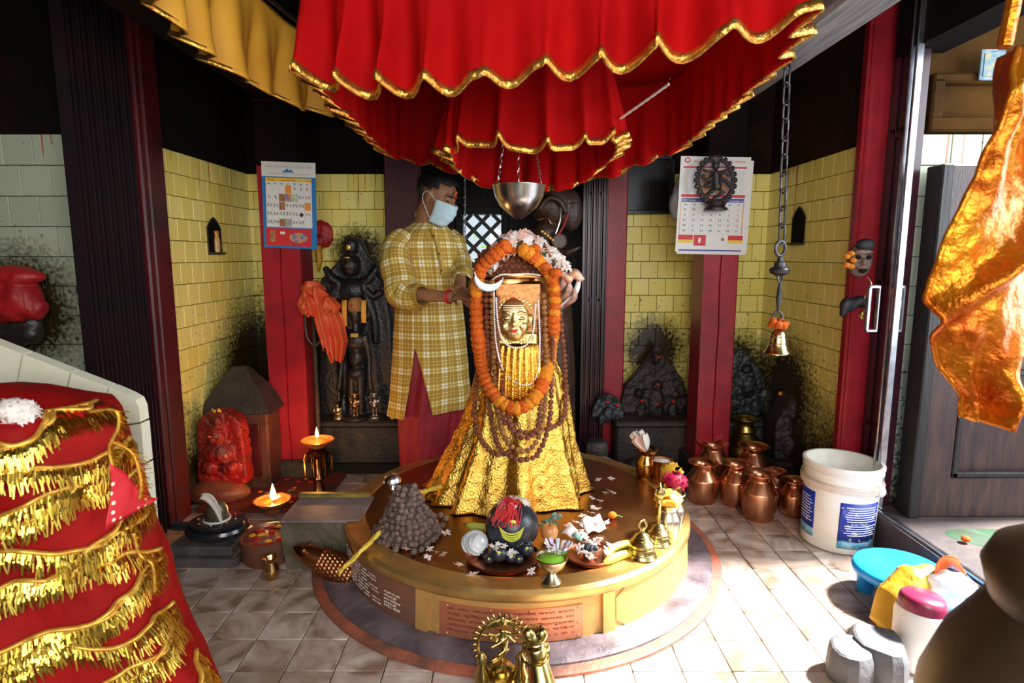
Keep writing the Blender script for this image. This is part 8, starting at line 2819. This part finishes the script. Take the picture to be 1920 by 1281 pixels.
_, q4, h4, r4_ = pot_from_px(1252, 1002, 943, 46, 'silver_pot', 'tall silvery pot topped with yellow marigold petals', None)
def topping(p, h, r, m, label, nm, n=16):
    t = thing(nm, label, 'flowers', p + Vector((0, 0, h)))
    MB().ell((0, 0, -.004), (r * .7, r * .7, r * .35), 12, 8).build('heart', m, t)
    for k in range(n):
        d = Vector((random.uniform(-1, 1), random.uniform(-1, 1), random.uniform(.1, 1))).normalized()
        sd = d.orthogonal().normalized()
        up_ = d.cross(sd)
        c = Vector((d.x * r * .75, d.y * r * .75, d.z * r * .6))
        P = [[c + sd * (u * r * .42) + up_ * (v * r * .42) + d * (r * .18 * (u * u + v * v)) for v in (-1, 0, 1)] for u in (-1, 0, 1)]
        solid(MB().grid(P).build('petal', m, t, 180), .001)
mat('petal_yellow', (0.92, 0.55, 0.04), 0.5, col2=(0.95, 0.68, 0.1), scale=30, transl=.2)
topping(q1, h1, r1_, 'petal_yellow', 'bunch of yellow blossoms on the rear pot', 'yellow_blossoms')
topping(q2, h2, r2_, 'crimson', 'bunch of crimson petals on a pot at the right rim', 'crimson_petals', 20)
topping(q4, h4, r4_, 'petal_yellow', 'yellow marigold petals heaped on the front silvery pot', 'yellow_petals')
# loose blossoms
spots = [(762, 1030), (806, 1030), (836, 1000), (802, 1046), (832, 1040), (818, 1036), (1110, 935), (1140, 920), (1150, 925), (1112, 952), (1125, 940), (1108, 962), (1138, 980), (1080, 980), (1096, 985), (1135, 925), (1120, 955), (1066, 985), (860, 1060), (886, 1078), (996, 1072), (1146, 898), (1104, 915), (1092, 968), (1122, 900)]
for k, (px, py) in enumerate(spots):
    scatter_flower(px, py, TZ + 0.008, 'loose white and orange blossom lying on the copper platform top', random.uniform(.85, 1.15))
p = G(1148, 966, TZ + .016)
t = thing('marigold_flower', 'single orange marigold with a green stalk lying on the platform', 'flower', p)
q = link('bloom', mg[2], t, loc=(0, 0, 0))
q.scale = (.62,) * 3
MB().tube([(0.01, 0, 0), (.025, .002, -.004), (.042, .0, -.010)], .0022, 6).build('stalk', 'leaf', t)
# carved guardian head behind the idol
gh = thing('guardian_figure', 'dark brown carved guardian head with round ears behind the idol', 'statue', (at(1035, 700, 3.52).x, 3.52, 0.0))
o = Vector(gh.location)
L_ = lambda px, py, Y=3.52: at(px, py, Y) - o
s = MB()
s.ell(L_(1035, 385), (.12, .09, .12), 20, 14)
s.ell(L_(1070, 395), (.07, .06, .12), 16, 12)
s.ell(L_(1022, 440), (.085, .09, .085), 18, 12)
s.tube([L_(1025, 470), L_(1030, 560), L_(1035, 700), Vector((0.0, 0, 0.02))], [.10, .13, .14, .15], 18)
s.tube(cr([L_(1010, 395, 3.44), L_(1026, 372, 3.42), L_(1048, 376, 3.42), L_(1062, 400, 3.44)], 12), .016, 8)
s.lathe([(0.01, -.012), (.045, -.012), (.050, 0), (.045, .012), (.01, .012)], 20, L_(1048, 452, 3.42), rot=Matrix.Rotation(PI / 2, 3, 'X'))
s.tube([L_(1060, 475, 3.42), L_(1078, 468, 3.40), L_(1090, 462, 3.39)], [.02, .014, .008], 8)
link('figure', remesh(s, .008, 'guardian_brown' if 'guardian_brown' in MATS else mat('guardian_brown', (0.075, 0.038, 0.026), 0.4, col2=(0.03, 0.018, 0.014), scale=12, bump=.5, bscale=40).name, 2, 'figure'), gh)
MB().tube(cr([L_(1008, 412, 3.41), L_(1024, 408, 3.40), L_(1032, 420, 3.40)], 10), .010, 8).build('brow_band', 'copper_old', gh)
for k in range(5):
    MB().ell(L_(1016 + k * 5, 434 + k * 4, 3.40), .010, 8, 6).build('gold_bead', 'gold_dot', gh)
MB().tube(cr([L_(1052, 390, 3.42), L_(1050, 415, 3.41), L_(1042, 438, 3.41)], 10), .004, 6).build('wire', 'silver', gh)
MB().tube(cr([L_(1066, 400, 3.42), L_(1056, 425, 3.41), L_(1046, 442, 3.41)], 10), .005, 6).build('red_cord', 'red_cloth', gh)
